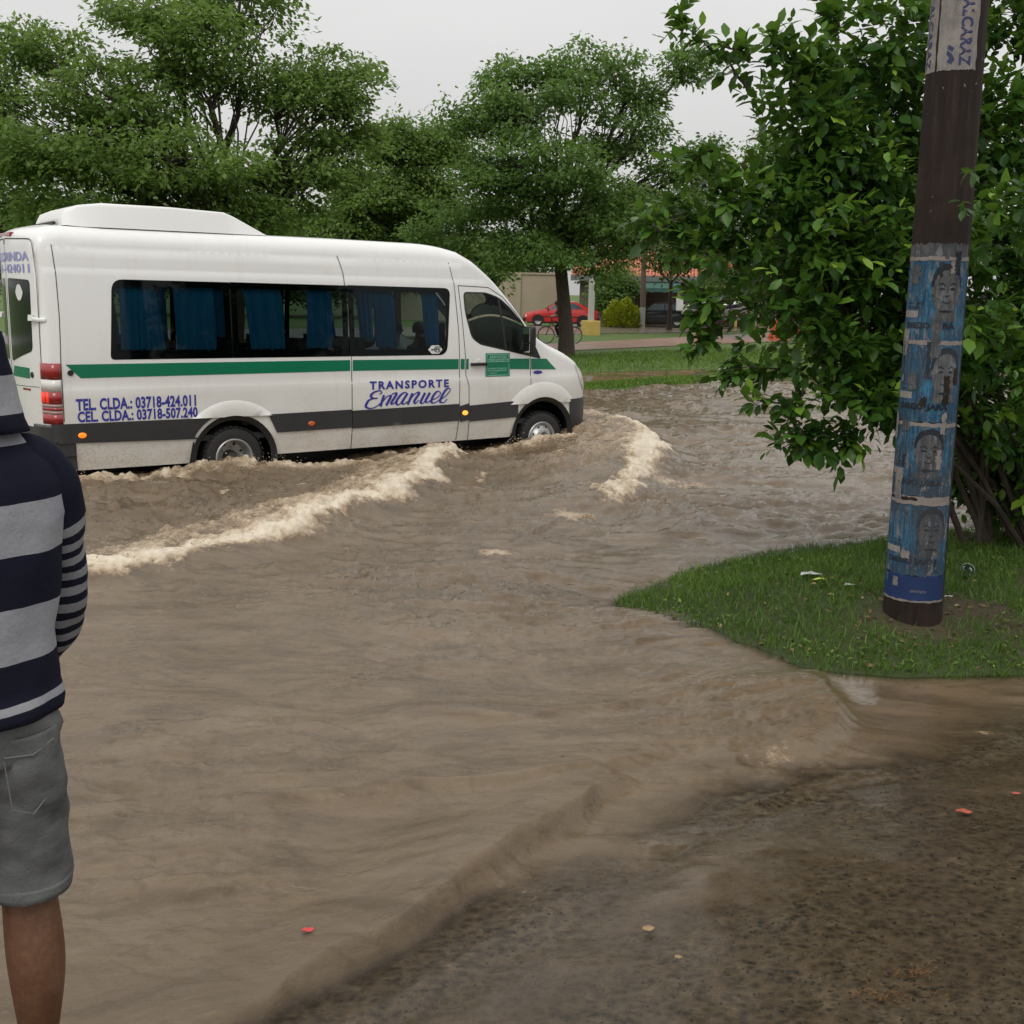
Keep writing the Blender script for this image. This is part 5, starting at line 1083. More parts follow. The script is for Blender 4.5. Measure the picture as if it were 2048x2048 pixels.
# ------------------------------------------------------------------ grass
def blades(name, n_, pts, hmin, hmax, wid, mat, seed, kind='structure'):
    rg = np.random.default_rng(seed); x, y, z = pts; n_ = len(x); h = rg.uniform(hmin, hmax, n_); a = rg.uniform(0, 2 * math.pi, n_); lx = rg.normal(size=n_) * .5 * h; ly = rg.normal(size=n_) * .5 * h; w_ = wid * rg.uniform(.6, 1.4, n_)
    B = np.stack([x, y, z - .004], -1); s_ = np.stack([np.cos(a) * w_, np.sin(a) * w_, np.zeros(n_)], -1); mid = B + np.stack([lx * .35, ly * .35, h * .6], -1); tip = B + np.stack([lx, ly, h], -1)
    V = np.stack([B - s_, B + s_, mid + s_ * .7, tip, mid - s_ * .7], 1); F = np.array([(0, 1, 2), (0, 2, 4), (4, 2, 3)]); FF = F[None] + (np.arange(n_) * 5)[:, None, None]
    pr = np.clip(.4 + .35 * fbm(x * 1.5, y * 1.5, 3, seed) + rg.normal(size=n_) * .17, 0, 1)
    o = npmesh(name, V.reshape(-1, 3), FF.reshape(-1, 3), mat, attrs={'rnd': np.repeat(pr, 5)}); return tag(o, None, None, None, 'stuff')
rg = np.random.default_rng(8); n_ = 130000; x = rg.uniform(.7, 9, n_); y = rg.uniform(5.8, 12.4, n_); dE0, _, _, _ = segdist(x, y, ISL, True); k = (rg.random(n_) < np.where(x > 5, .35, 1)) & (pip(ISL, x, y) | (dE0 < .07 + .09 * fbm(x * 4, y * 4, 3, 88))); x, y = x[k], y[k]
dp = np.hypot(x - PX, y - PY); bare = fbm(x * 1.4, y * 1.4, 4, 77); cl_ = fbm(x * 5, y * 5, 3, 13); k = (rg.random(len(x)) < np.clip(sstep(.18, .45, dp + .2 * bare) * (1 - .85 * sstep(.10, .42, bare)), .09, 1)); x, y = x[k], y[k]
Y0 = np.maximum(terr(x, y), -.015); dE, _, _, _ = segdist(x, y, ISL, True)
hh = (0.6 + .6 * np.clip(fbm(x * 2.2, y * 2.2, 3, 15) + .5, 0, 1))
kk = rg.random(len(x)) < .97
blades('island_grass', 0, (x, y, Y0 - .006 + .022 * sstep(-.2, .5, fbm(x * 2.6, y * 2.6, 3, 14))), .025, .085, .0034, M['grass'], 8)
n_ = 60000; t = rg.random(n_); d_ = rg.random(n_) ** 1.6 * 13; bx0, by0 = 1.0, 24.4
x = -6 + t * 26; y = np.interp(x, [p[0] for p in BANK], [p[1] for p in BANK]); y = y + d_ * .95 + rg.normal(size=n_) * .15; Y0 = terr(x, y); k = Y0 > .012; 
blades('bank_grass', 0, (x[k], y[k], Y0[k]), .03, .12, .014, M['grass2'], 9)
# broad-leaved weeds among the island grass
n_ = 9000; x = rg.uniform(.9, 6, n_); y = rg.uniform(5.9, 11, n_); k = pip(ISL, x, y) & (fbm(x * 2.5, y * 2.5, 3, 19) > .0) & (np.hypot(x - PX, y - PY) > .35); x, y = x[k], y[k]; z = terr(x, y) + rg.uniform(.008, .035, len(x)); q = rg.normal(size=(len(x), 3)); q[:, 2] = .3
tag(leafmesh('low_weeds', np.stack([x, y, z], -1), q, np.tile([0, 0, 1.], (len(x), 1)) + rg.normal(size=(len(x), 3)) * .3, rg.uniform(.018, .045, len(x)), M['grass'], None, rg.uniform(.3, 1, len(x))), None, None, None, 'stuff')
# ------------------------------------------------------------------ people
mt, n, b = nmat('brown_skin'); M['skin'] = mt
c = ramp(n, noise(n, 7, 6, .65), [(.3, (0.105, 0.040, 0.019)), (.5, (0.150, 0.072, 0.040)), (.72, (0.205, 0.110, 0.066))])
c = mixcol(n, ramp(n, noise(n, 75, 5, .7), [(.35, .35), (.6, 0.0)]), c, (0.07, 0.026, 0.013))
c = mixcol(n, ramp(n, noise(n, 190, 2, .5, mscale=(3, 3, .35)), [(.62, 0.0), (.72, .45)]), c, (0.03, 0.015, 0.01)); n.links.new(c, b.inputs['Base Color']); b.inputs['Roughness'].default_value = .52; spec(b, .35)
b.inputs['Subsurface Weight'].default_value = .08; b.inputs['Subsurface Radius'].default_value = (.02, .008, .004); bump(n, b, noise(n, 120, 5, .7), .3, .003)
M['hair'] = simple('black_hair', (0.010, 0.008, 0.007), .6)
def skinbody(name, verts, edges, radii, mat, parent, root=0, sub=2):
    me = bpy.data.meshes.new(name); me.from_pydata(verts, edges, []); o = link(name, me, mat, parent)
    o.modifiers.new('skin', 'SKIN').use_smooth_shade = True
    sl = me.skin_vertices[0].data if me.skin_vertices else None
    if sl is None:
        bm = bmesh.new(); bm.from_mesh(me); bm.verts.layers.skin.verify(); bm.to_mesh(me); bm.free(); sl = me.skin_vertices[0].data
    for i, r_ in enumerate(radii):
        sl[i].radius = r_ if isinstance(r_, tuple) else (r_, r_); sl[i].use_root = (i == root); 
    sb = o.modifiers.new('sub', 'SUBSURF'); sb.levels = sub; sb.render_levels = sub; return o
def bake(o):
    bpy.context.view_layer.update(); dg = bpy.context.evaluated_depsgraph_get(); me = bpy.data.meshes.new_from_object(o.evaluated_get(dg)); o.modifiers.clear(); o.data = me; me.shade_smooth(); return o
# pedestrian seen from behind: local axes, y+ = facing direction, z from the soles
FT = .265
PED = empty('person', (-1.106, 2.17, FT), rad(36), 'person in a navy and grey striped hooded jumper and grey denim shorts, watching the minibus', 'person')
Vb = [(0, 0, .96), (0, -.005, 1.10), (0, -.01, 1.25), (0, -.01, 1.38), (0, 0, 1.49), (0, .02, 1.56), (0, .03, 1.66), (0, .03, 1.745),
      (.09, 0, .90), (.10, 0, .72), (.10, .005, .52), (.10, -.025, .40), (.10, -.030, .32), (.10, -.01, .18), (.10, 0, .09), (.105, .05, .035), (.115, .15, .025),
      (-.09, 0, .90), (-.10, .02, .72), (-.10, .035, .52), (-.10, .01, .40), (-.10, .0, .32), (-.10, .02, .18), (-.10, .03, .09), (-.105, .08, .035), (-.115, .18, .025),
      (.15, 0, 1.40), (.195, .02, 1.30), (.222, .06, 1.12), (.213, .12, 1.02), (.18, .20, .96), (.160, .24, .94),
      (-.15, 0, 1.40), (-.195, .02, 1.30), (-.222, .06, 1.12), (-.213, .12, 1.02), (-.18, .20, .96), (-.160, .24, .94)]
Eb = [(0, 1), (1, 2), (2, 3), (3, 4), (4, 5), (5, 6), (6, 7), (0, 8), (8, 9), (9, 10), (10, 11), (11, 12), (12, 13), (13, 14), (14, 15), (15, 16), (0, 17), (17, 18), (18, 19), (19, 20), (20, 21), (21, 22), (22, 23), (23, 24), (24, 25), (3, 26), (26, 27), (27, 28), (28, 29), (29, 30), (30, 31), (3, 32), (32, 33), (33, 34), (34, 35), (35, 36), (36, 37)]
Rb = [(.13, .10), (.12, .09), (.13, .10), (.14, .10), .055, .058, .088, .062, .085, .078, .058, .068, .062, .044, .038, .040, .028, .085, .078, .056, .062, .057, .040, .036, .040, .028, .06, .048, .040, .034, .030, .030, .06, .048, .040, .034, .030, .030]
for sgn, wi in ((1, 31), (-1, 37)):
    wx, wy, wz = Vb[wi]
    for k, (dx, L) in enumerate(((-.022, .062), (-.008, .072), (.007, .068), (.02, .055))):
        a = len(Vb); Vb += [(wx - sgn * .03 + 0 * k, wy + .035, wz - .01 + dx), (wx - sgn * (.03 + L * .5), wy + .045, wz - .015 + dx), (wx - sgn * (.03 + L * .85), wy + .03, wz - .02 + dx)]; Rb += [.0095, .0085, .0075]; Eb += [(wi, a), (a, a + 1), (a + 1, a + 2)]
    a = len(Vb); Vb += [(wx - sgn * .01, wy + .03, wz + .035), (wx - sgn * .035, wy + .045, wz + .05)]; Rb += [.012, .010]; Eb += [(wi, a), (a, a + 1)]
pb_ = bake(skinbody('body', Vb, Eb, Rb, M['skin'], PED)); 
# face on the front of the head
mb = MB(); mb.tube([(0, .108, 1.69), (0, .135, 1.655), (0, .118, 1.645)], [.008, .014, .008], 8)
for sg in (-1, 1): mb.lathe([(0, -.008), (.020, -.006), (.026, .0), (.018, .008)], 10, 'x', (sg * .088, .03, 1.665))
mb.build('facial_features', M['skin'], PED, 60); mb = MB()
for sg in (-1, 1): mb.lathe([(0, .012), (.012, .008), (.014, 0)], 10, 'y', (sg * .033, .105, 1.685))
mb.box((0, .116, 1.612), (.045, .01, .006)); mb.build('eyes_and_mouth', M['hair'], PED)
bmh = bmesh.new(); bmesh.ops.create_icosphere(bmh, subdivisions=4, radius=1)
for v in list(bmh.verts):
    if v.co.y > .25 and v.co.z < .35 or v.co.z < -.55: bmh.verts.remove(v)
for v in bmh.verts: v.co = Vector((v.co.x * .098, v.co.y * .108 + .022, v.co.z * .115 + 1.695)) * 1 + Vector((0, 0, .004 * math.sin(v.co.x * 60) * math.cos(v.co.z * 50)))
me = bpy.data.meshes.new('hair'); bmh.to_mesh(me); bmh.free(); me.shade_smooth(); link('hair', me, M['hair'], PED)
# clothing lofts
def sect(cx, cy, z, rx, ry, n=48, p=2.3, f=None, tilt=0.0):
    o = []
    for k in range(n):
        a = 2 * math.pi * k / n; c_, s_ = math.cos(a), math.sin(a); x = rx * math.copysign(abs(c_) ** (2 / p), c_); y = ry * math.copysign(abs(s_) ** (2 / p), s_); q = (1 + (f(a, z) if f else 0)); o.append((cx + x * q, cy + y * q, z + tilt * x))
    return o
def interp_secs(keys, n):
    ks = np.array([k[0] for k in keys]); zz = np.linspace(ks[0], ks[-1], n); return [[float(np.interp(z, ks, [k[j] for k in keys])) for j in range(len(keys[0]))] for z in zz]
fold = lambda a, z: .020 * math.sin(a * 5 + z * 9) + .013 * math.sin(a * 9 - z * 22) + .009 * math.sin(a * 3 + z * 34)
def stripes(name, bands, period=None, base=(0.011, 0.012, 0.024), light=(0.30, 0.30, 0.325), duty=.5, axis=2, tex=True):
    mt, n, b = nmat(name); t = n.nodes.new('ShaderNodeTexCoord'); s_ = n.nodes.new('ShaderNodeSeparateXYZ'); n.links.new(t.outputs['Object'], s_.inputs[0])
    z = math_(n, 'ADD', s_.outputs[axis], math_(n, 'MULTIPLY', math_(n, 'SUBTRACT', noise(n, 3.5, 3), .5), .022))
    if period:
        v = attr(n, 'along'); v = math_(n, 'ADD', v, math_(n, 'MULTIPLY', math_(n, 'SUBTRACT', noise(n, 9, 3), .5), .25)); f = math_(n, 'FRACT', v, 0); f = math_(n, 'GREATER_THAN', f, duty)
    else:
        f = None
        for a, b2 in bands:
            q = math_(n, 'MULTIPLY', math_(n, 'GREATER_THAN', z, a), math_(n, 'LESS_THAN', z, b2)); f = q if f is None else math_(n, 'MAXIMUM', f, q)
    lt = mixcol(n, noise(n, 120, 3), tuple(c * .86 for c in light), tuple(c * 1.12 for c in light)); n.links.new(mixcol(n, f, base, lt), b.inputs['Base Color']); b.inputs['Roughness'].default_value = .95; spec(b, .15)
    n.links.new(f, f.node.inputs[0]) if 0 else None
    h = math_(n, 'ADD', math_(n, 'MULTIPLY', noise(n, 14, 4), 1.0), math_(n, 'MULTIPLY', noise(n, 240, 2), .12)); bump(n, b, h, .5, .012); return mt
Z = lambda zc: zc - FT
M['jumper'] = stripes('striped_jumper', [(Z(1.748), Z(1.782)), (Z(1.538), Z(1.643)), (Z(1.322), Z(1.432)), (Z(1.224), Z(1.240)), (Z(1.812), Z(1.95))])
keys = [(Z(1.195), 0, 0, .186, .140), (Z(1.22), 0, 0, .188, .142), (Z(1.25), 0, 0, .180, .130), (Z(1.36), 0, -.005, .180, .125), (Z(1.50), 0, -.01, .200, .130), (Z(1.60), 0, -.01, .214, .132), (Z(1.67), 0, -.01, .212, .128), (Z(1.715), 0, -.008, .196, .116), (Z(1.755), 0, -.004, .150, .094), (Z(1.79), 0, .0, .100, .080), (Z(1.82), 0, .008, .076, .072)]
mb = MB(); SE = interp_secs(keys, 56); mb.ring([sect(k[1], k[2], k[0], k[3], k[4], f=(lambda a, z: fold(a, z) * (1 if z < Z(1.6) else .4))) for k in SE], cap=False)
ju = mb.build('jumper', M['jumper'], PED, 80); sm = ju.modifiers.new('solid', 'SOLIDIFY'); sm.thickness = .004
# hood lying on the shoulders
M['hoodm'] = stripes('striped_hood', [(Z(1.968), Z(2.2)), (Z(1.812), Z(1.885))])
mb = MB(); hk = [(Z(1.775), .015, -.03, .140, .100), (Z(1.80), .012, -.045, .126, .094), (Z(1.84), .010, -.045, .114, .090), (Z(1.90), .012, -.035, .106, .092), (Z(1.96), .012, -.012, .103, .102), (Z(2.02), .005, .0, .092, .104), (Z(2.05), .0, .005, .078, .09)]
mb.ring([sect(k[1], k[2], k[0], k[3], k[4], f=lambda a, z: .035 * math.sin(a * 4 + z * 25) + .02 * math.sin(a * 7 - z * 30)) for k in interp_secs(hk, 24)], cap=False); ho = mb.build('hood', M['hoodm'], PED, 80); ho.modifiers.new('solid', 'SOLIDIFY').thickness = .006
# sleeves
M['sleeve'] = stripes('narrow_striped_sleeve', None, True, duty=.48, light=(.24, .24, .255))
def sleeve(sg):
    pts = smoothline([(sg * .085, -.005, 1.425), (sg * .150, .0, 1.415), (sg * .188, .005, 1.35), (sg * .208, .035, 1.24), (sg * .216, .065, 1.12), (sg * .206, .12, 1.03), (sg * .18, .20, .965)], 8); rs = np.interp(np.linspace(0, 1, len(pts)), [0, .14, .26, .42, .62, .82, 1], [.060, .080, .074, .060, .052, .046, .040])
    n_ = 22; V = []; al = []; prev = None; dist = 0
    for i, p in enumerate(pts):
        p = Vector(p); t = (Vector(pts[min(i + 1, len(pts) - 1)]) - Vector(pts[max(i - 1, 0)])).normalized(); a = Vector((0, 1, 0)); a = (a - t * a.dot(t)).normalized(); b_ = t.cross(a)
        if i: dist += (p - Vector(pts[i - 1])).length
        for k in range(n_):
            q = 2 * math.pi * k / n_; r_ = rs[i] * (1 + .03 * math.sin(dist * 75 + 2 * math.sin(q * 2)) + .05 * math.sin(q * 3 + dist * 21) + .035 * math.sin(q * 2 - dist * 47)); V.append(p + (a * math.cos(q) + b_ * math.sin(q)) * r_); al.append(.2 + max(0.0, dist - .17) / .036)
    i = np.arange((len(pts) - 1) * n_); r = i // n_; c = i % n_; F = np.stack([r * n_ + c, r * n_ + (c + 1) % n_, (r + 1) * n_ + (c + 1) % n_, (r + 1) * n_ + c], -1)
    o = npmesh('sleeve', np.array([v[:] for v in V]), F, M['sleeve'], PED, True, {'along': np.array(al)}); o.modifiers.new('solid', 'SOLIDIFY').thickness = .004
sleeve(1); sleeve(-1)
# denim shorts
mt, n, b = nmat('grey_denim'); M['denim'] = mt
wv = noise(n, 260, 2); big = noise(n, 6, 5, .65); t = n.nodes.new('ShaderNodeTexCoord'); s_ = n.nodes.new('ShaderNodeSeparateXYZ'); n.links.new(t.outputs['Object'], s_.inputs[0])
c = mixcol(n, ramp(n, big, [(.35, 0.0), (.7, 1.0)]), (0.062, 0.064, 0.064), (0.155, 0.158, 0.156)); c = mixcol(n, ramp(n, noise(n, 17, 6, .7, mscale=(.5, .5, 2.2)), [(.45, 0.0), (.68, .55)]), c, (.17, .172, .17)); c = mixcol(n, wv, c, mixcol(n, .35, c, (.16, .16, .17))); n.links.new(c, b.inputs['Base Color']); b.inputs['Roughness'].default_value = .9; spec(b, .15)
bump(n, b, math_(n, 'ADD', noise(n, 11, 5), math_(n, 'MULTIPLY', wv, .15)), .6, .014)
mb = MB(); wr = lambda a, z: .022 * math.sin(a * 2 + z * 38 + 1.5 * math.sin(a)) + .020 * math.sin(a * 3 - z * 61) + .012 * math.sin(a * 5 + z * 95)
mb.ring([sect(0, 0, k[0], k[1], k[2], f=wr) for k in interp_secs([(.84, .175, .118), (.90, .178, .128), (.955, .172, .122)], 8)], cap=False)
for sg in (-1, 1):
    yo = 0 if sg > 0 else .02
    mb.ring([sect(k[1], k[2], k[0], k[3], k[4], n=32, p=2.1, f=wr) for k in interp_secs([(.525, sg * .102, .0 + yo, .086, .092), (.60, sg * .102, yo * .9, .086, .094), (.70, sg * .098, yo * .6, .089, .102), (.80, sg * .092, 0, .093, .116), (.865, sg * .088, 0, .090, .120), (.90, sg * .085, 0, .088, .122)], 44)], cap=False)
sh = mb.build('shorts', M['denim'], PED, 80); sh.modifiers.new('solid', 'SOLIDIFY').thickness = .004
M['stitch'] = simple('pale_stitching', (.15, .15, .148), .9); M['seamd'] = simple('denim_seam', (.045, .048, .05), .9)
for sg in (-1, 1):
    mb = MB(); yo = 0 if sg > 0 else .02; mb.ring([sect(sg * .102, yo, z, .0885, .0945, n=32, p=2.1, f=wr) for z in (.524, .535, .545, .552)], cap=False); hm = mb.build('hem', M['denim'], PED, 80); hm.modifiers.new('solid', 'SOLIDIFY').thickness = .005
    mb = MB(); mb.tube([(sg * .045, -.123, .868), (sg * .10, -.121, .862), (sg * .148, -.093, .878)], .0022, 5); mb.tube([(sg * .045, -.123, .862), (sg * .055, -.122, .755), (sg * .095, -.118, .735), (sg * .135, -.098, .765), (sg * .15, -.09, .87)], .0016, 5); mb.build('pocket_stitching', M['stitch'], PED)
mb = MB(); mb.tube([(0, -.130, .93), (0, -.131, .88), (-.01, -.128, .82), (-.025, -.10, .77)], .0028, 5); mb.build('back_seam', M['seamd'], PED)
mb = MB(); mb.box((.0, -.132, .915), (.012, .006, .05)); mb.build('belt_loop', M['denim'], PED)
mb = MB()
for sg, yo in ((1, 0), (-1, .03)): mb.ring([sect(sg * .11, yo + .05, z, rx, ry, n=20) for z, rx, ry in ((.0, .050, .135), (.03, .052, .138), (.05, .046, .12), (.075, .042, .065), (.095, .044, .058))])
mb.build('shoes', simple('dark_canvas', (.03, .03, .035), .8), PED, 60)

# passenger inside the minibus, by the fourth curtain
M['skin2'] = simple('tan_skin', (0.22, 0.11, 0.065), .5); M['shirt'] = simple('pale_green_shirt', (.42, .52, .42), .9); M['darkcloth'] = simple('navy_cloth', (.012, .016, .040), .9, var=.3, scale=8); M['trouser'] = simple('black_trousers', (.012, .012, .014), .9)
def small_person(name, label, loc, rz, pose, top, leg, head=(0, 0), parent=None, hairc='hair'):
    e = empty(name, loc, rz, label, 'person')
    if pose == 'sit':
        V = [(0, 0, .45), (0, .02, .62), (0, .0, .78), (0, 0, .95), (0, .02, 1.03), (0, .04, 1.12), (0, .04, 1.22), (.09, .05, .45), (.10, .42, .47), (.10, .45, .10), (.10, .55, .05), (-.09, .05, .45), (-.10, .42, .47), (-.10, .45, .10), (-.10, .55, .05), (.17, 0, .93), (.21, .05, .70), (.16, .28, .62), (-.17, 0, .93), (-.21, .05, .70), (-.16, .28, .62)]
        E_ = [(0, 1), (1, 2), (2, 3), (3, 4), (4, 5), (5, 6), (0, 7), (7, 8), (8, 9), (9, 10), (0, 11), (11, 12), (12, 13), (13, 14), (3, 15), (15, 16), (16, 17), (3, 18), (18, 19), (19, 20)]
        R_ = [.13, .12, .13, .12, .05, .08, .06, .08, .06, .045, .035, .08, .06, .045, .035, .055, .045, .035, .055, .045, .035]
    else:   # riding: hips high, leaning to the bars, feet on pedals
        V = [(0, 0, .92), (0, .06, 1.08), (0, .15, 1.24), (0, .22, 1.36), (0, .27, 1.44), (0, .31, 1.52), (0, .32, 1.62), (.09, .04, .88), (.11, .34, .66), (.10, .20, .30), (.10, .32, .25), (-.09, .04, .88), (-.11, .22, .56), (-.10, .02, .20), (-.10, .14, .14), (.18, .22, 1.32), (.22, .34, 1.12), (.24, .56, 1.04), (-.18, .22, 1.32), (-.22, .34, 1.12), (-.24, .56, 1.04)]
        E_ = [(0, 1), (1, 2), (2, 3), (3, 4), (4, 5), (5, 6), (0, 7), (7, 8), (8, 9), (9, 10), (0, 11), (11, 12), (12, 13), (13, 14), (3, 15), (15, 16), (16, 17), (3, 18), (18, 19), (19, 20)]
        R_ = [.13, .125, .13, .13, .05, .08, .06, .08, .06, .045, .035, .08, .06, .045, .035, .06, .05, .035, .06, .05, .035]
    o = bake(skinbody('body', V, E_, R_, M['skin2'], e, 0, 1))
    T_ = [i for i in range(4)] + [15, 16, 18, 19]
    mp_ = {v: k for k, v in enumerate(T_)}; c_ = bake(skinbody('shirt', [V[i] for i in T_], [(mp_[a], mp_[b_]) for a, b_ in E_ if a in mp_ and b_ in mp_], [R_[i] + .018 for i in T_], top, e, 0, 1))
    T_ = [0, 7, 8, 9, 11, 12, 13]; mp_ = {v: k for k, v in enumerate(T_)}; bake(skinbody('trousers', [V[i] for i in T_], [(mp_[a], mp_[b_]) for a, b_ in E_ if a in mp_ and b_ in mp_], [R_[i] + .014 for i in T_], leg, e, 0, 1))
    h = V[6]; mb = MB(); mb.lathe([(0, .10), (.06, .085), (.095, .03), (.098, -.03), (.085, -.06)], 14, 'z', (h[0], h[1] - .018, h[2] - .02)); mb.build('hair', M[hairc], e, 60)
    mb = MB(); mb.tube([(0, h[1] + .085, h[2] - .05), (0, h[1] + .10, h[2] - .085)], .01, 6)
    for sg in (-1, 1): mb.lathe([(0, .01), (.01, 0)], 8, 'y', (sg * .03, h[1] + .082, h[2] - .05))
    mb.build('face', M['skin2'], e); return e
q = VO + ND * 2.30 - NN * .60; small_person('person', 'seated passenger in a pale shirt inside the side window nearest the cab', (q.x, q.y, .46), rad(34.36 - 90), 'sit', M['shirt'], M['trouser'])
q = VO + ND * 3.25 - NN * (-.45); small_person('person', 'driver in dark clothes at the wheel of the minibus', (q.x, q.y, .40), rad(34.36 - 90), 'sit', M['darkcloth'], M['trouser'])
# cyclist behind the leaning trunk
CY = (1.78, 45.6, .09 + .008 * 20.6)
M['frame'] = simple('dark_bicycle_frame', (.02, .02, .025), .4, .6); 
bk = empty('bicycle', CY, rad(3), 'dark bicycle ridden along the path behind the leaning tree trunk', 'bicycle')
for x in (-.56, .56):
    w0 = empty('wheel', (x, 0, .34)); w0.parent = bk
    for nm, r1, th, mt_ in (('tyre', .325, .022, 'rubber'), ('rim', .300, .011, 'steel')):
        mb = MB(); mb.tube([(r1 * math.cos(2 * math.pi * i / 28), 0, r1 * math.sin(2 * math.pi * i / 28)) for i in range(29)], th, 6, False); mb.build(nm, M[mt_], w0, 60)
    mb = MB(); [mb.tube([(0, 0, 0), (.3 * math.cos(k * math.pi / 8), 0, .3 * math.sin(k * math.pi / 8))], .003, 3, False) for k in range(16)]; mb.build('spokes', M['steel'], w0)
mb = MB(); 
for a, b_ in (((-.56, 0, .34), (-.12, 0, .30)), ((-.12, 0, .30), (-.20, 0, .86)), ((-.56, 0, .34), (-.19, 0, .80)), ((-.12, 0, .30), (.36, 0, .82)), ((-.19, 0, .80), (.36, 0, .90)), ((.34, 0, .95), (.56, 0, .34))): mb.tube([a, b_], .017, 6)
mb.build('frame', M['frame'], bk, 60)
mb = MB(); mb.tube([(.30, -.26, 1.02), (.40, -.22, 1.04), (.36, 0, 1.0), (.40, .22, 1.04), (.30, .26, 1.02)], .013, 6); mb.tube([(.35, 0, .92), (.36, 0, 1.0)], .015, 6); mb.build('handlebar', M['frame'], bk, 60)
mb = MB(); mb.box((-.22, 0, .90), (.26, .14, .05)); mb.build('saddle', M['black'], bk, 0, .02)
mb = MB(); mb.tube([(-.12, -.09, .30), (.05, -.09, .26), (.05, -.18, .26)], .01, 5); mb.tube([(-.12, .09, .30), (-.29, .09, .34), (-.29, .18, .34)], .01, 5); mb.build('cranks', M['steel'], bk)
mb = MB(); mb.box((-.62, 0, .72), (.38, .16, .02)); mb.tube([(-.56, 0, .34), (-.70, 0, .70)], .01, 4); mb.build('rear_rack', M['frame'], bk)
bk.rotation_euler = (0, 0, rad(183))
small_person('person', 'cyclist in dark navy clothes riding behind the leaning tree trunk', (1.94, 45.6, CY[2]), rad(93), 'ride', M['darkcloth'], M['trouser'])

# ------------------------------------------------------------------ parked cars
def car(name, label, loc, rz, L, Wd, prof, belt, cab, paint, wheels, group=None):
    """local x: front is +x. prof = top outline (x,z) of lower body, cab = glasshouse outline [(x,z)] front to rear"""
    e = empty(name, loc, rz, label, 'car', group); hw = Wd / 2
    mb = MB(); n_ = len(prof); low = .26; secs = []
    for x, z in prof:
        t = abs(x) / (L / 2); w_ = hw * (1 - .18 * max(0, t - .78) / .22 * max(0, t - .78) / .22 * 1.0) ; secs.append([(x, -w_ * .96, low), (x, -w_, low + (z - low) * .3), (x, -w_, low + (z - low) * .72), (x, -w_ * .93, z), (x, 0, z + .02), (x, w_ * .93, z), (x, w_, low + (z - low) * .72), (x, w_, low + (z - low) * .3), (x, w_ * .96, low)])
    mb.ring(secs); mb.build('body', paint, e, 35)
    mb = MB(); cs = []; 
    for x, z in cab: k = (z - belt) / .5; w_ = hw * (.92 - .20 * max(0, k)); cs.append([(x, -hw * .92, belt - .03), (x, -w_, z), (x, 0, z + .03), (x, w_, z), (x, hw * .92, belt - .03)])
    mb.ring(cs, closed=False, cap=False); mb.build('cabin', paint, e, 35)
    zm = max(z for x, z in cab); full = [x for x, z in cab if z > zm - .12]; xf, xr = max(full), min(full); cf, crr = cab[0][0], cab[-1][0]
    for sg in (-1, 1):
        P = lambda x, z: (x, sg * (hw * (.92 - .20 * max(0, (z - belt) / .5)) + .008), z); mid = (xf + xr) / 2; zt_ = zm - .10
        for poly in ([(cf - .28, belt + .02), (mid + .05, belt + .02), (mid + .05, zt_), (xf + .02, zt_)], [(mid - .02, belt + .02), (crr + .38, belt + .02), (xr + .05, zt_), (mid - .02, zt_)]):
            mb = MB(); mb.add([P(*q) for q in poly], [(0, 1, 2, 3)]); mb.build('window', M['darkglass2'], e)
        mb = MB(); mb.box((L / 2 - .13, sg * hw * .72, prof[1][1] - .14), (.10, .30, .14)); mb.build('headlight', M['lensclear'], e, 0, .02)
        mb = MB(); mb.box((-L / 2 + .08, sg * hw * .74, prof[-2][1] - .16), (.12, .34, .16)); mb.build('tail_light', M['taillight'], e, 0, .02)
        mb = MB(); mb.box((cf - .25, sg * (hw + .08), belt + .05), (.10, .16, .12)); mb.build('side_mirror', M['black'], e, 0, .02)
        mb = MB(); mb.box((0, sg * (hw + .004), .56), (L * .62, .02, .05)); mb.build('side_moulding', M['black'], e)
        for wx in wheels:
            mb = MB(); mb.lathe([(.18, -.09), (.29, -.1), (.31, -.07), (.31, .07), (.29, .1), (.18, .09)], 24, 'y', (wx, sg * (hw - .09), .31)); wv_ = mb.build('wheel', M['rubber'], e, 40)
            mb = MB(); mb.lathe([(.185, .085 * sg), (.12, .06 * sg), (0, .085 * sg)], 16, 'y', (wx, sg * (hw - .09), .31)); mb.build('hubcap', M['steel'], wv_, 40)
            mb = MB(); mb.lathe([(.0, 0), (.37, 0.0)], 20, 'y', (wx, sg * (hw + .003), .31), 0, math.pi); mb.build('wheel_arch', M['black'], e)
    for x0, nm, sgx in ((cf, 'windscreen', 1), (crr, 'rear_window', -1)):
        xt = xf if sgx > 0 else xr; mb = MB(); mb.add([(x0 - sgx * .10, -hw * .78, belt + .04), (x0 - sgx * .10, hw * .78, belt + .04), (xt + sgx * .10, hw * .62, zm - .06), (xt + sgx * .10, -hw * .62, zm - .06)], [(0, 1, 2, 3)]); o = mb.build(nm, M['darkglass2'], e); o.location = (sgx * .035, 0, .035)
    mb = MB(); mb.box((L / 2 - .04, 0, .40), (.16, Wd * .94, .22)); mb.box((-L / 2 + .04, 0, .42), (.16, Wd * .94, .24)); mb.box((0, 0, .24), (L * .9, Wd * .9, .12)); mb.build('bumpers', M['black'], e, 0, .03)
    mb = MB(); mb.box((-L / 2 - .045, 0, .62), (.01, .36, .12)); mb.build('number_plate', M['sticker'], e); return e
M['darkglass2'] = simple('grey_car_glass', (.06, .075, .08), .08, coat=.5)
M['redp'] = simple('red_car_paint', (.50, .015, .012), .25, coat=.6); M['blackp'] = simple('black_car_paint', (.012, .012, .016), .18, coat=.8)
zc = lambda y: .09 + .008 * (y - 25)
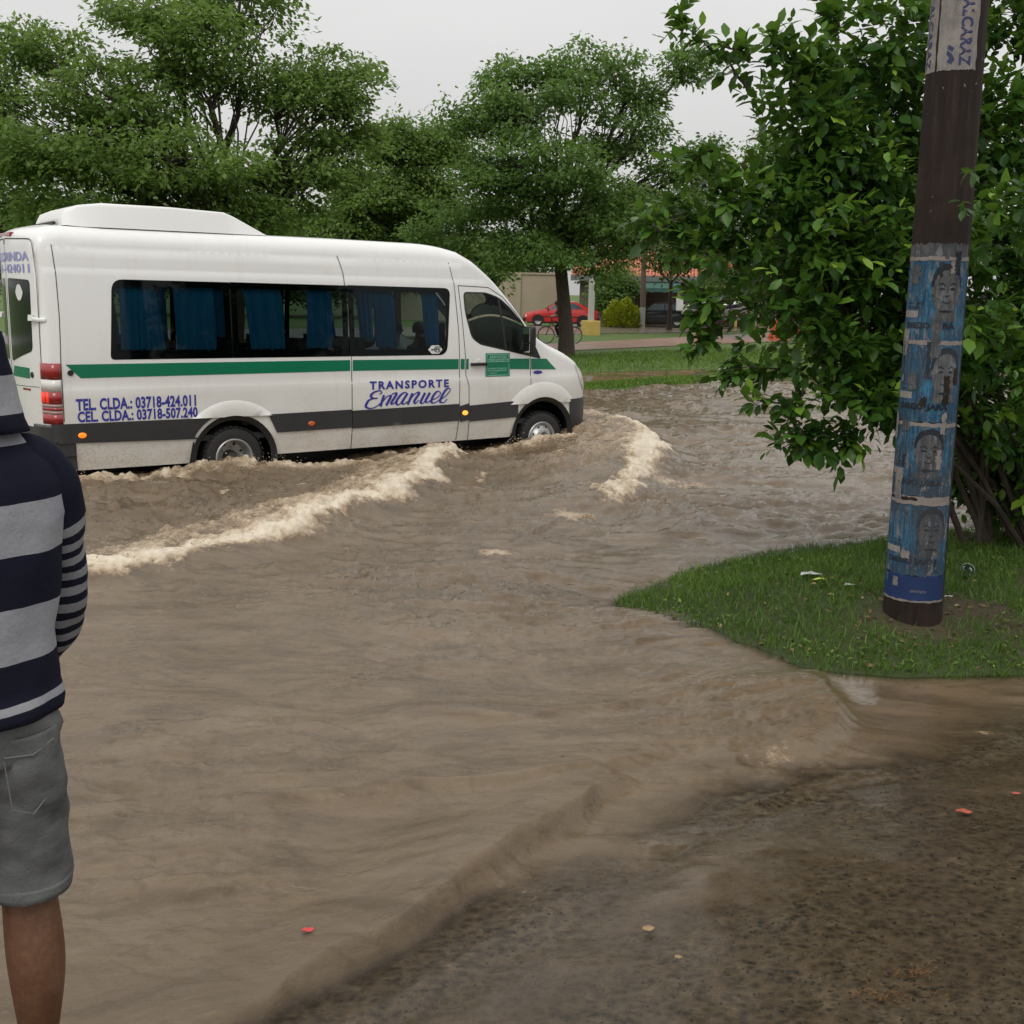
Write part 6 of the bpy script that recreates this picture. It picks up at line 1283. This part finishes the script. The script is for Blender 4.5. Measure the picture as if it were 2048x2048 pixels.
car('parked_car', 'red saloon car parked behind the cyclist and tree trunk, facing left', (2.62, 67, .42), rad(181), 4.35, 1.7, [(2.17, .55), (2.1, .72), (1.6, .86), (1.0, .96), (0, .98), (-1.3, 1.00), (-1.9, 1.0), (-2.12, .92), (-2.17, .55)], .95, [(1.02, .95), (.25, 1.40), (-.2, 1.45), (-.8, 1.42), (-1.75, 1.0)], M['redp'], (1.35, -1.25), 'cars parked by the far houses')
car('parked_car', 'black hatchback parked under the green awning behind the utility pole', (8.5, 68.5, .48), rad(172), 3.85, 1.65, [(1.92, .55), (1.85, .72), (1.4, .88), (.9, .95), (0, .97), (-1.2, 1.0), (-1.75, 1.02), (-1.9, .95), (-1.92, .55)], .94, [(.95, .94), (.25, 1.38), (-.3, 1.43), (-1.1, 1.38), (-1.75, 1.0)], M['blackp'], (1.2, -1.15), 'cars parked by the far houses')

# ------------------------------------------------------------------ houses and street furniture
M['tile'] = simple('terracotta_tiles', (.50, .19, .115), .8, var=.35, scale=3.5); M['tile_r'] = simple('red_tiles', (.40, .09, .055), .8, var=.3, scale=4)
M['wall'] = simple('dark_plaster', (.16, .13, .11), .9, var=.3, scale=1.5); M['cream'] = simple('cream_plaster', (.36, .30, .22), .9, var=.15, scale=1.2)  # house wall in dull dark brown plaster, other walls in cream
M['awn'] = simple('green_awning_cloth', (.035, .105, .085), .8, var=.35, scale=3); M['gutter'] = simple('grey_fascia', (.15, .165, .16), .7); M['yel'] = simple('yellow_paint', (.50, .36, .10), .8, var=.2, scale=3)
M['wood'] = simple('brown_door', (.16, .075, .045), .7); M['grille'] = simple('pale_grille', (.32, .26, .20), .7); M['grnglass'] = simple('dark_window', (.02, .025, .028), .15)
H = empty('house', (8.6, 73, .45), rad(-8), 'low house with a terracotta tiled roof and green awning behind the black hatchback', 'house')
mb = MB(); mb.box((0, 1.5, 1.5), (9.0, 5, 3.0)); mb.build('wall', M['wall'], H)
rf = MB(); rf.prism([(-1.9, 2.98), (1.5, 4.9), (4.6, 3.0), (4.6, 2.85), (1.5, 4.75), (-1.9, 2.83)], 'x', -5.0, 5.0); ro = rf.build('roof', M['tile'], H)
mb = MB()
for i in range(50):
    x = -4.9 + i * .2; mb.tube([(x, -1.93, 3.01), (x, 1.5, 4.95)], .075, 5)
rt = mb.build('roof_tiles', M['tile'], ro); rt['kind'] = 'stuff'
mb = MB(); mb.box((0, -1.92, 2.86), (10.0, .10, .34)); mb.build('fascia', M['gutter'], H)
V = []; F = []; N = 24
for i in range(N + 1):
    x = -1.6 + 3.4 * i / N; V += [(x, -1.95, 2.62 + .0), (x, -3.3, 2.30 + .02 * math.sin(i * 1.6)), (x, -3.32, 2.02 + .06 * abs(math.sin(i * 1.3)))]
    if i: a = 3 * i; F += [(a - 3, a, a + 1, a - 2), (a - 2, a + 1, a + 2, a - 1)]
aw = mesh('awning', V, F, M['awn'], H); aw.modifiers.new('solid', 'SOLIDIFY').thickness = .02
for x, mt_ in ((-1.5, 'wood'), (1.75, 'cream')): mb = MB(); mb.box((x, -3.2, 1.1), (.13, .13, 2.3)); mb.build('awning_post', M[mt_], H)
dr = MB(); dr.box((-.45, -1.02, 1.1), (.95, .06, 2.2)); dd = dr.build('door', M['wood'], H)
mb = MB()
for i in range(5): mb.box((-.82 + .19 * i, -1.08, 1.3), (.03, .03, 1.7))
for i in range(8): mb.box((-.45, -1.085, .5 + .24 * i), (.85, .03, .03))
mb.build('grille', M['grille'], dd)
for x in (-3.2, 2.9): mb = MB(); mb.box((x, -1.02, 1.6), (1.1, .05, 1.1)); wv_ = mb.build('window', M['grnglass'], H); mb = MB(); mb.box((x, -1.05, 2.18), (1.25, .08, .08)); mb.box((x, -1.05, 1.02), (1.25, .08, .08)); mb.build('frame', M['grille'], wv_)
K = empty('kiosk', (12.9, 71, .5), rad(-10), 'dark wooden kiosk with a red tiled gable and yellow trim right of the house', 'kiosk')
mb = MB(); mb.box((0, 1, 1.25), (2.6, 2.2, 2.5)); mb.build('wall', simple('dark_boards', (.045, .022, .016), .8), K)
mb = MB(); mb.prism([(-1.9, 2.5), (0, 3.9), (1.9, 2.5), (1.75, 2.4), (0, 3.7), (-1.75, 2.4)], 'y', -.8, 2.4); mb.build('roof', M['tile_r'], K)
mb = MB(); mb.box((-.3, -.85, 2.42), (1.1, .08, .2)); mb.box((.75, -.3, 1.2), (.16, .16, 2.4)); mb.build('yellow_trim', M['yel'], K)
mb = MB(); mb.box((-.4, -.12, 1.5), (.9, .04, 1.0)); mb.build('counter_window', simple('pale_blue_sign', (.10, .22, .34), .6), K)
Wl = empty('boundary_wall', (-2.6, 74, .4), rad(3), 'cream plastered wall behind the red car, glimpsed under the tree crown', 'wall')
mb = MB(); mb.box((0, 0, 1.55), (11.5, .3, 3.1)); mb.build('wall_panel', M['cream'], Wl); mb = MB(); mb.box((0, 0, 3.16), (11.8, .45, .12)); mb.build('coping', M['cream'], Wl)
for i in range(5): mb = MB(); mb.box((-5.4 + i * 2.7, -.2, 1.58), (.35, .15, 3.16)); mb.build('pier', M['cream'], Wl)
# second distant house glimpsed behind leaves at right
H2 = empty('house', (16.5, 76, .5), rad(-6), 'small far house with a red tiled roof mostly hidden by leaves right of the kiosk', 'house')
mb = MB(); mb.box((0, 1.5, 1.4), (6, 4, 2.8)); mb.build('wall', M['cream'], H2); mb = MB(); mb.prism([(-1.2, 2.7), (1.5, 4.6), (4.2, 2.7), (4.2, 2.55), (1.5, 4.4), (-1.2, 2.55)], 'x', -3.4, 3.4); mb.build('roof', M['tile'], H2)
mb = MB(); mb.box((-1, -.52, 1.5), (1, .05, 1)); mb.build('window', M['grnglass'], H2)
# utility pole, white post, bollard
p = empty('utility_pole', (7.3, 66, .42), 0, 'thin grey-brown wooden utility pole between the yellow shrub and the black hatchback', 'utility pole')
mb = MB(); mb.tube([(0, 0, -.3), (0, 0, 1.2)], [.17, .165], 12); mb.build('pale_pole_base', simple('pale_pole', (.33, .33, .31), .8, var=.3, scale=6), p, 50)
mb = MB(); mb.tube([(0, 0, 1.2), (-.05, 0, 4), (-.1, 0, 8.0)], [.165, .15, .11], 12); mb.build('pole_shaft', simple('brown_pole', (.13, .095, .07), .8, var=.3, scale=6), p, 50)
mb = MB(); mb.box((-.1, 0, 7.6), (1.8, .12, .12)); mb.build('crossarm', M['wood'], p)
ly = 54.75; p = empty('lamp_post', (3.6, ly, zc(ly)), rad(20), 'white square post on a chunky yellow concrete base beside the path', 'post')
mb = MB(); mb.box((0, 0, .30), (.72, .72, .78)); mb.build('concrete_base', M['yel'], p, 0, .04)
mb = MB(); mb.box((0, 0, 2.4), (.24, .24, 3.6)); mb.build('post', simple('off_white_paint', (.42, .42, .38), .7, var=.15, scale=4), p, 0, .02)
mb = MB(); mb.box((0, -.25, 4.25), (.3, .7, .14)); mb.build('lamp_head', M['gutter'], p, 0, .03)
p = empty('bollard', (7.54, 47.7, zc(47.7)), 0, 'short ochre concrete bollard at the edge of the path', 'bollard')
mb = MB(); mb.lathe([(.20, -.1), (.18, .3), (.165, .55), (.12, .66), (0, .69)], 16); mb.build('post', simple('ochre_concrete', (.50, .34, .17), .85, var=.2, scale=6), p, 50)
# orange barriers and the red-painted tree between them
M['orange'] = simple('orange_plastic', (.62, .115, .045), .5, var=.12, scale=4)
def barrier(x, y, rz, label):
    e = empty('traffic_barrier', (x, y, zc(y)), rz, label, 'barrier', 'orange barriers by the red-painted tree')
    mb = MB(); mb.prism([(-.28, 0), (.28, 0), (.24, .18), (.10, .34), (.07, .88), (-.07, .88), (-.10, .34), (-.24, .18)], 'x', -.48, .48); mb.build('barrier_body', M['orange'], e, 0, .02); mb = MB(); mb.box((0, 0, .90), (.5, .12, .05)); mb.build('grip', M['orange'], e)
barrier(12.35, 53.4, rad(25), 'orange plastic barrier left of the red-painted trunk'); barrier(13.5, 54.0, rad(-15), 'orange plastic barrier just right of the red-painted trunk'); barrier(15.1, 55.5, rad(10), 'orange plastic barrier farthest right, half hidden by leaves')
tree('street_tree', 'small tree with a red-brown painted trunk between orange barriers', (12.95, 53.6, .3), 2.6, .20, [(0, 0, 4.3, 2.0, 1.8, 1.3), (1.2, .4, 3.6, 1.3, 1.2, .9), (-1.2, 0, 3.7, 1.3, 1.2, .9)], 60, 90, .2, M['leaf_tree2'], .8, seed=31)
mb = MB(); mb.tube([(0, 0, -.1), (.0, 0, 1.5)], [.275, .215], 12, False); o = mb.build('painted_band', simple('red_brown_paint', (.17, .035, .030), .7, var=.3, scale=5), None, 50); o.parent = [x for x in bpy.data.objects if x.name.startswith('street_tree')][0]
# motor boat on a trailer
B = empty('motor_boat', (11.9, 68, .5), rad(14), 'white motor boat with a dark purple side on its trailer beyond the black hatchback', 'boat')
mb = MB(); secs = []
for x, w_, zk, zd in ((-2.2, .85, .75, 1.25), (-1.2, .9, .62, 1.25), (0, .88, .62, 1.32), (1.2, .65, .75, 1.45), (1.9, .35, 1.0, 1.62), (2.3, .04, 1.35, 1.75)): secs.append([(x, -w_, zd), (x, -w_ * .9, (zk + zd) / 2 + .05), (x, 0, zk), (x, w_ * .9, (zk + zd) / 2 + .05), (x, w_, zd), (x, w_ * .8, zd + .05), (x, -w_ * .8, zd + .05)])
mb.ring(secs); mb.build('hull', M['white_plastic'], B, 30)
mb = MB(); V = []; F = []
for i, (x, w_, zk, zd) in enumerate(((-2.2, .85, .75, 1.25), (-1.2, .9, .62, 1.25), (0, .88, .62, 1.32), (1.2, .65, .75, 1.45), (1.9, .35, 1.0, 1.62))):
    V += [(x, -w_ - .012, zd - .05), (x, -w_ * .93 - .012, (zk + zd) / 2 + .10)]
    if i: F.append((2 * i - 2, 2 * i, 2 * i + 1, 2 * i - 1))
mb.add(V, F); mb.build('purple_stripe', simple('dark_purple', (.03, .015, .07), .4), B)
mb = MB(); mb.box((.2, 0, 1.62), (.06, 1.1, .5), Matrix.Rotation(rad(-30), 3, 'Y')); mb.build('windshield', M['darkglass2'], B); mb = MB(); mb.box((-.6, -.35, 1.5), (.4, .4, .3)); mb.box((-.6, .35, 1.5), (.4, .4, .3)); mb.build('seats', M['white_plastic'], B, 0, .04)
mb = MB(); mb.box((-2.35, 0, 1.3), (.35, .35, .75)); mb.build('outboard_motor', M['white_plastic'], B, 0, .06)
tr_ = empty('boat_trailer', (11.9, 68, .5), rad(14), 'low steel trailer carrying the white motor boat', 'trailer')
mb = MB(); mb.box((.2, -.5, .52), (4.6, .08, .1)); mb.box((.2, .5, .52), (4.6, .08, .1)); mb.box((-.8, 0, .40), (.1, 1.7, .1)); mb.box((2.9, 0, .52), (1.2, .1, .1)); mb.box((1.2, 0, .60), (.08, .9, .14)); mb.build('frame', M['gutter'], tr_)
for sg in (-1, 1): mb = MB(); mb.lathe([(.10, -.08), (.28, -.08), (.30, 0), (.28, .08), (.10, .08), (0, .05)], 18, 'y', (-.8, sg * .95, .30)); mb.build('wheel', M['rubber'], tr_, 40)

# ------------------------------------------------------------------ litter
def scrap(name, label, cat, loc, r_, mat, seed, flat=.35, n_=9, tall=0.0, group=None, rz=0):
    rg = np.random.default_rng(seed); mb = MB(); top_ = []; 
    for k in range(n_): a = 2 * math.pi * k / n_; q = r_ * rg.uniform(.65, 1.15); top_.append((q * math.cos(a), q * .6 * math.sin(a), rg.uniform(0, flat * r_)))
    V = top_ + [(0, 0, flat * r_ * .9)] + [(v[0] * .97, v[1] * .97, v[2] - .002) for v in top_] + [(0, 0, flat * r_ * .9 - .002)]
    F = [(k, (k + 1) % n_, n_) for k in range(n_)] + [((k + 1) % n_ + n_ + 1, k + n_ + 1, 2 * n_ + 1) for k in range(n_)] + [(k, k + n_ + 1, (k + 1) % n_ + n_ + 1, (k + 1) % n_) for k in range(n_)]
    mb.add(V, F); o = mb.build(name, mat, None, 0); o.location = loc; o.rotation_euler = (0, 0, rz); return tag(o, label, cat, group)
M['paper'] = simple('wet_paper', (.42, .42, .42), .6, var=.3, scale=40); M['lime'] = simple('lime_leaf', (.42, .52, .06), .5); M['pinkl'] = simple('coral_red_plastic', (.62, .05, .05), .5); M['orw'] = simple('orange_wrapper', (.36, .075, .04), .6, var=.5, scale=50); M['dryl'] = simple('dry_leaf', (.30, .19, .09), .7, var=.3, scale=40)
def gz(x, y): return float(terr(np.array([x]), np.array([y]))[0])
def P0(px, py, z0=0.0):
    d = fwd * 2253 + rgt * (px - 1024) - upv * (py - 1024); t = (z0 - 2.05) / d.z; return d.x * t, d.y * t
def drop(px, py, z0, **k):
    x, y = P0(px, py, z0); zw = float(waterfn(np.array([x]), np.array([y]))[0][0]); return scrap(loc=(x, y, max(gz(x, y), zw) + k.pop('lift', .004)), **k)
x, y = P0(616, 1879, .02); drop(616, 1879, .03, name='plastic_scrap', label='small coral red scrap floating on the brown water near the bottom', cat='litter', r_=.024, mat=M['pinkl'], seed=1, lift=.006, flat=.4)
drop(1620, 1166, .15, name='paper_scrap', label='crumpled white paper on the grass spit left of the postered pole', cat='litter', r_=.085, mat=M['paper'], seed=2, lift=.04)
drop(1635, 1184, .15, name='fallen_leaf', label='bright lime green fallen leaf just below the crumpled white paper', cat='leaf', r_=.055, mat=M['lime'], seed=3, lift=.05, flat=.6)
drop(1895, 1208, .15, name='paper_scrap', label='tiny white scrap on the grass immediately right of the pole foot', cat='litter', r_=.03, mat=M['paper'], seed=5, lift=.04)
drop(1930, 1602, .12, name='candy_wrapper', label='orange-red wrapper lying on the wet pavement at the right', cat='litter', r_=.038, mat=M['orw'], seed=6, lift=.006, flat=.2)
drop(2034, 1566, .12, name='candy_wrapper', label='second orange wrapper near the right edge of the photograph', cat='litter', r_=.018, mat=M['orw'], seed=7, lift=.006)
drop(1296, 1860, .06, name='fallen_leaf', label='pale yellow dry leaf on the pavement under thin water at the bottom', cat='leaf', r_=.026, mat=M['dryl'], seed=8, lift=.016, flat=.15)
drop(1356, 1915, .08, name='fallen_leaf', label='very small pale leaf below the dry leaf on the pavement', cat='leaf', r_=.013, mat=M['dryl'], seed=9, lift=.012)
drop(1700, 1190, .15, name='paper_scrap', label='pale strip of paper between the lime leaf and the pole', cat='litter', r_=.045, mat=M['paper'], seed=10, lift=.03)
# plastic cup lying by the pole
x, y = P0(1932, 1148, .2); c_ = empty('plastic_cup', (x, y, gz(x, y) + .055), rad(60), 'clear plastic cup lying in the grass right of the pole', 'cup')
mb = MB(); mb.lathe([(.030, -.05), (.045, .06)], 18, 'x'); cu = mb.build('cup_wall', M['glass'], c_, 60); cu.modifiers.new('solid', 'SOLIDIFY').thickness = .002; mb = MB(); mb.lathe([(.047, .058), (.049, .062), (.047, .066), (.044, .062)], 18, 'x'); mb.build('cup_rim', M['paper'], c_, 60)
# straw clumps on the pavement
M['straw'] = simple('orange_straw', (.22, .11, .035), .7, var=.4, scale=30)
def straws(cx, cy, n_, spread, name):
    mb = MB()
    for _ in range(n_):
        x, y = cx + random.gauss(0, spread), cy + random.gauss(0, spread * .5); a = random.uniform(0, 6.3); L = random.uniform(.012, .04); z = gz(x, y) + .004; mb.tube([(x, y, z), (x + L * .5 * math.cos(a), y + L * .5 * math.sin(a), z + .008), (x + L * math.cos(a + .3), y + L * math.sin(a + .3), z)], .0006, 3)
    tag(mb.build(name, M['straw'], None, fix=False), None, None, None, 'stuff')
for (px, py, n_, s_) in ((1760, 1978, 60, .045), (1835, 1935, 45, .045), (1900, 2000, 14, .05)): x, y = P0(px, py, .16); straws(x, y, n_, s_, 'straw_debris')
x, y = P0(1800, 1260, .12); straws(x, y, 170, .22, 'dry_grass_debris')
# loose grit and small stones on the pavement
pts, rs = [], []
rg = np.random.default_rng(77)
for _ in range(2600):
    x, y = rg.uniform(-.6, 3.2), rg.uniform(2.4, 5.2)
    if pip(PAVE, np.array([x]), np.array([y]))[0]: pts.append((x, y)); rs.append(rg.uniform(.0018, .006) ** 1)
zz = terr(np.array([p[0] for p in pts]), np.array([p[1] for p in pts])); drops('pavement_grit', [(p[0], p[1], z_ + .001) for p, z_ in zip(pts, zz)], rs, simple('dark_grit', (.03, .027, .024), .6, var=.5, scale=200))
# white flowers scattered on the verge
fx = [P0(px, py, .1) for px, py in ((1445, 730), (1452, 732), (1458, 729), (1466, 731), (1474, 729), (1480, 732), (1303, 739), (1379, 737), (1268, 740), (1440, 733), (1470, 735))]
drops('white_blossoms', [(a, b_, gz(a, b_) + .08) for a, b_ in fx], [.06] * len(fx), M['paper'])

# dead leaves and scraps of bark trodden into the spit
rg = np.random.default_rng(41); n_ = 520; x = PX + rg.normal(size=n_) * .9; y = PY - .05 + rg.normal(size=n_) * .55; k = pip(ISL, x, y) & (np.hypot(x - PX, y - PY) > .2); x, y = x[k], y[k]; z = terr(x, y) + rg.uniform(.006, .03, len(x)); q = rg.normal(size=(len(x), 3)); q[:, 2] *= .3
M['litter'] = leafmat('dead_leaves', (.06, .035, .018), (.17, .11, .05), .1, .7, (.30, .24, .12))
tag(leafmesh('leaf_litter', np.stack([x, y, z], -1), q, np.tile([0, 0, 1.], (len(x), 1)) + rg.normal(size=(len(x), 3)) * .4, rg.uniform(.018, .05, len(x)), M['litter'], None, rg.uniform(0, 1, len(x))), None, None, None, 'stuff')
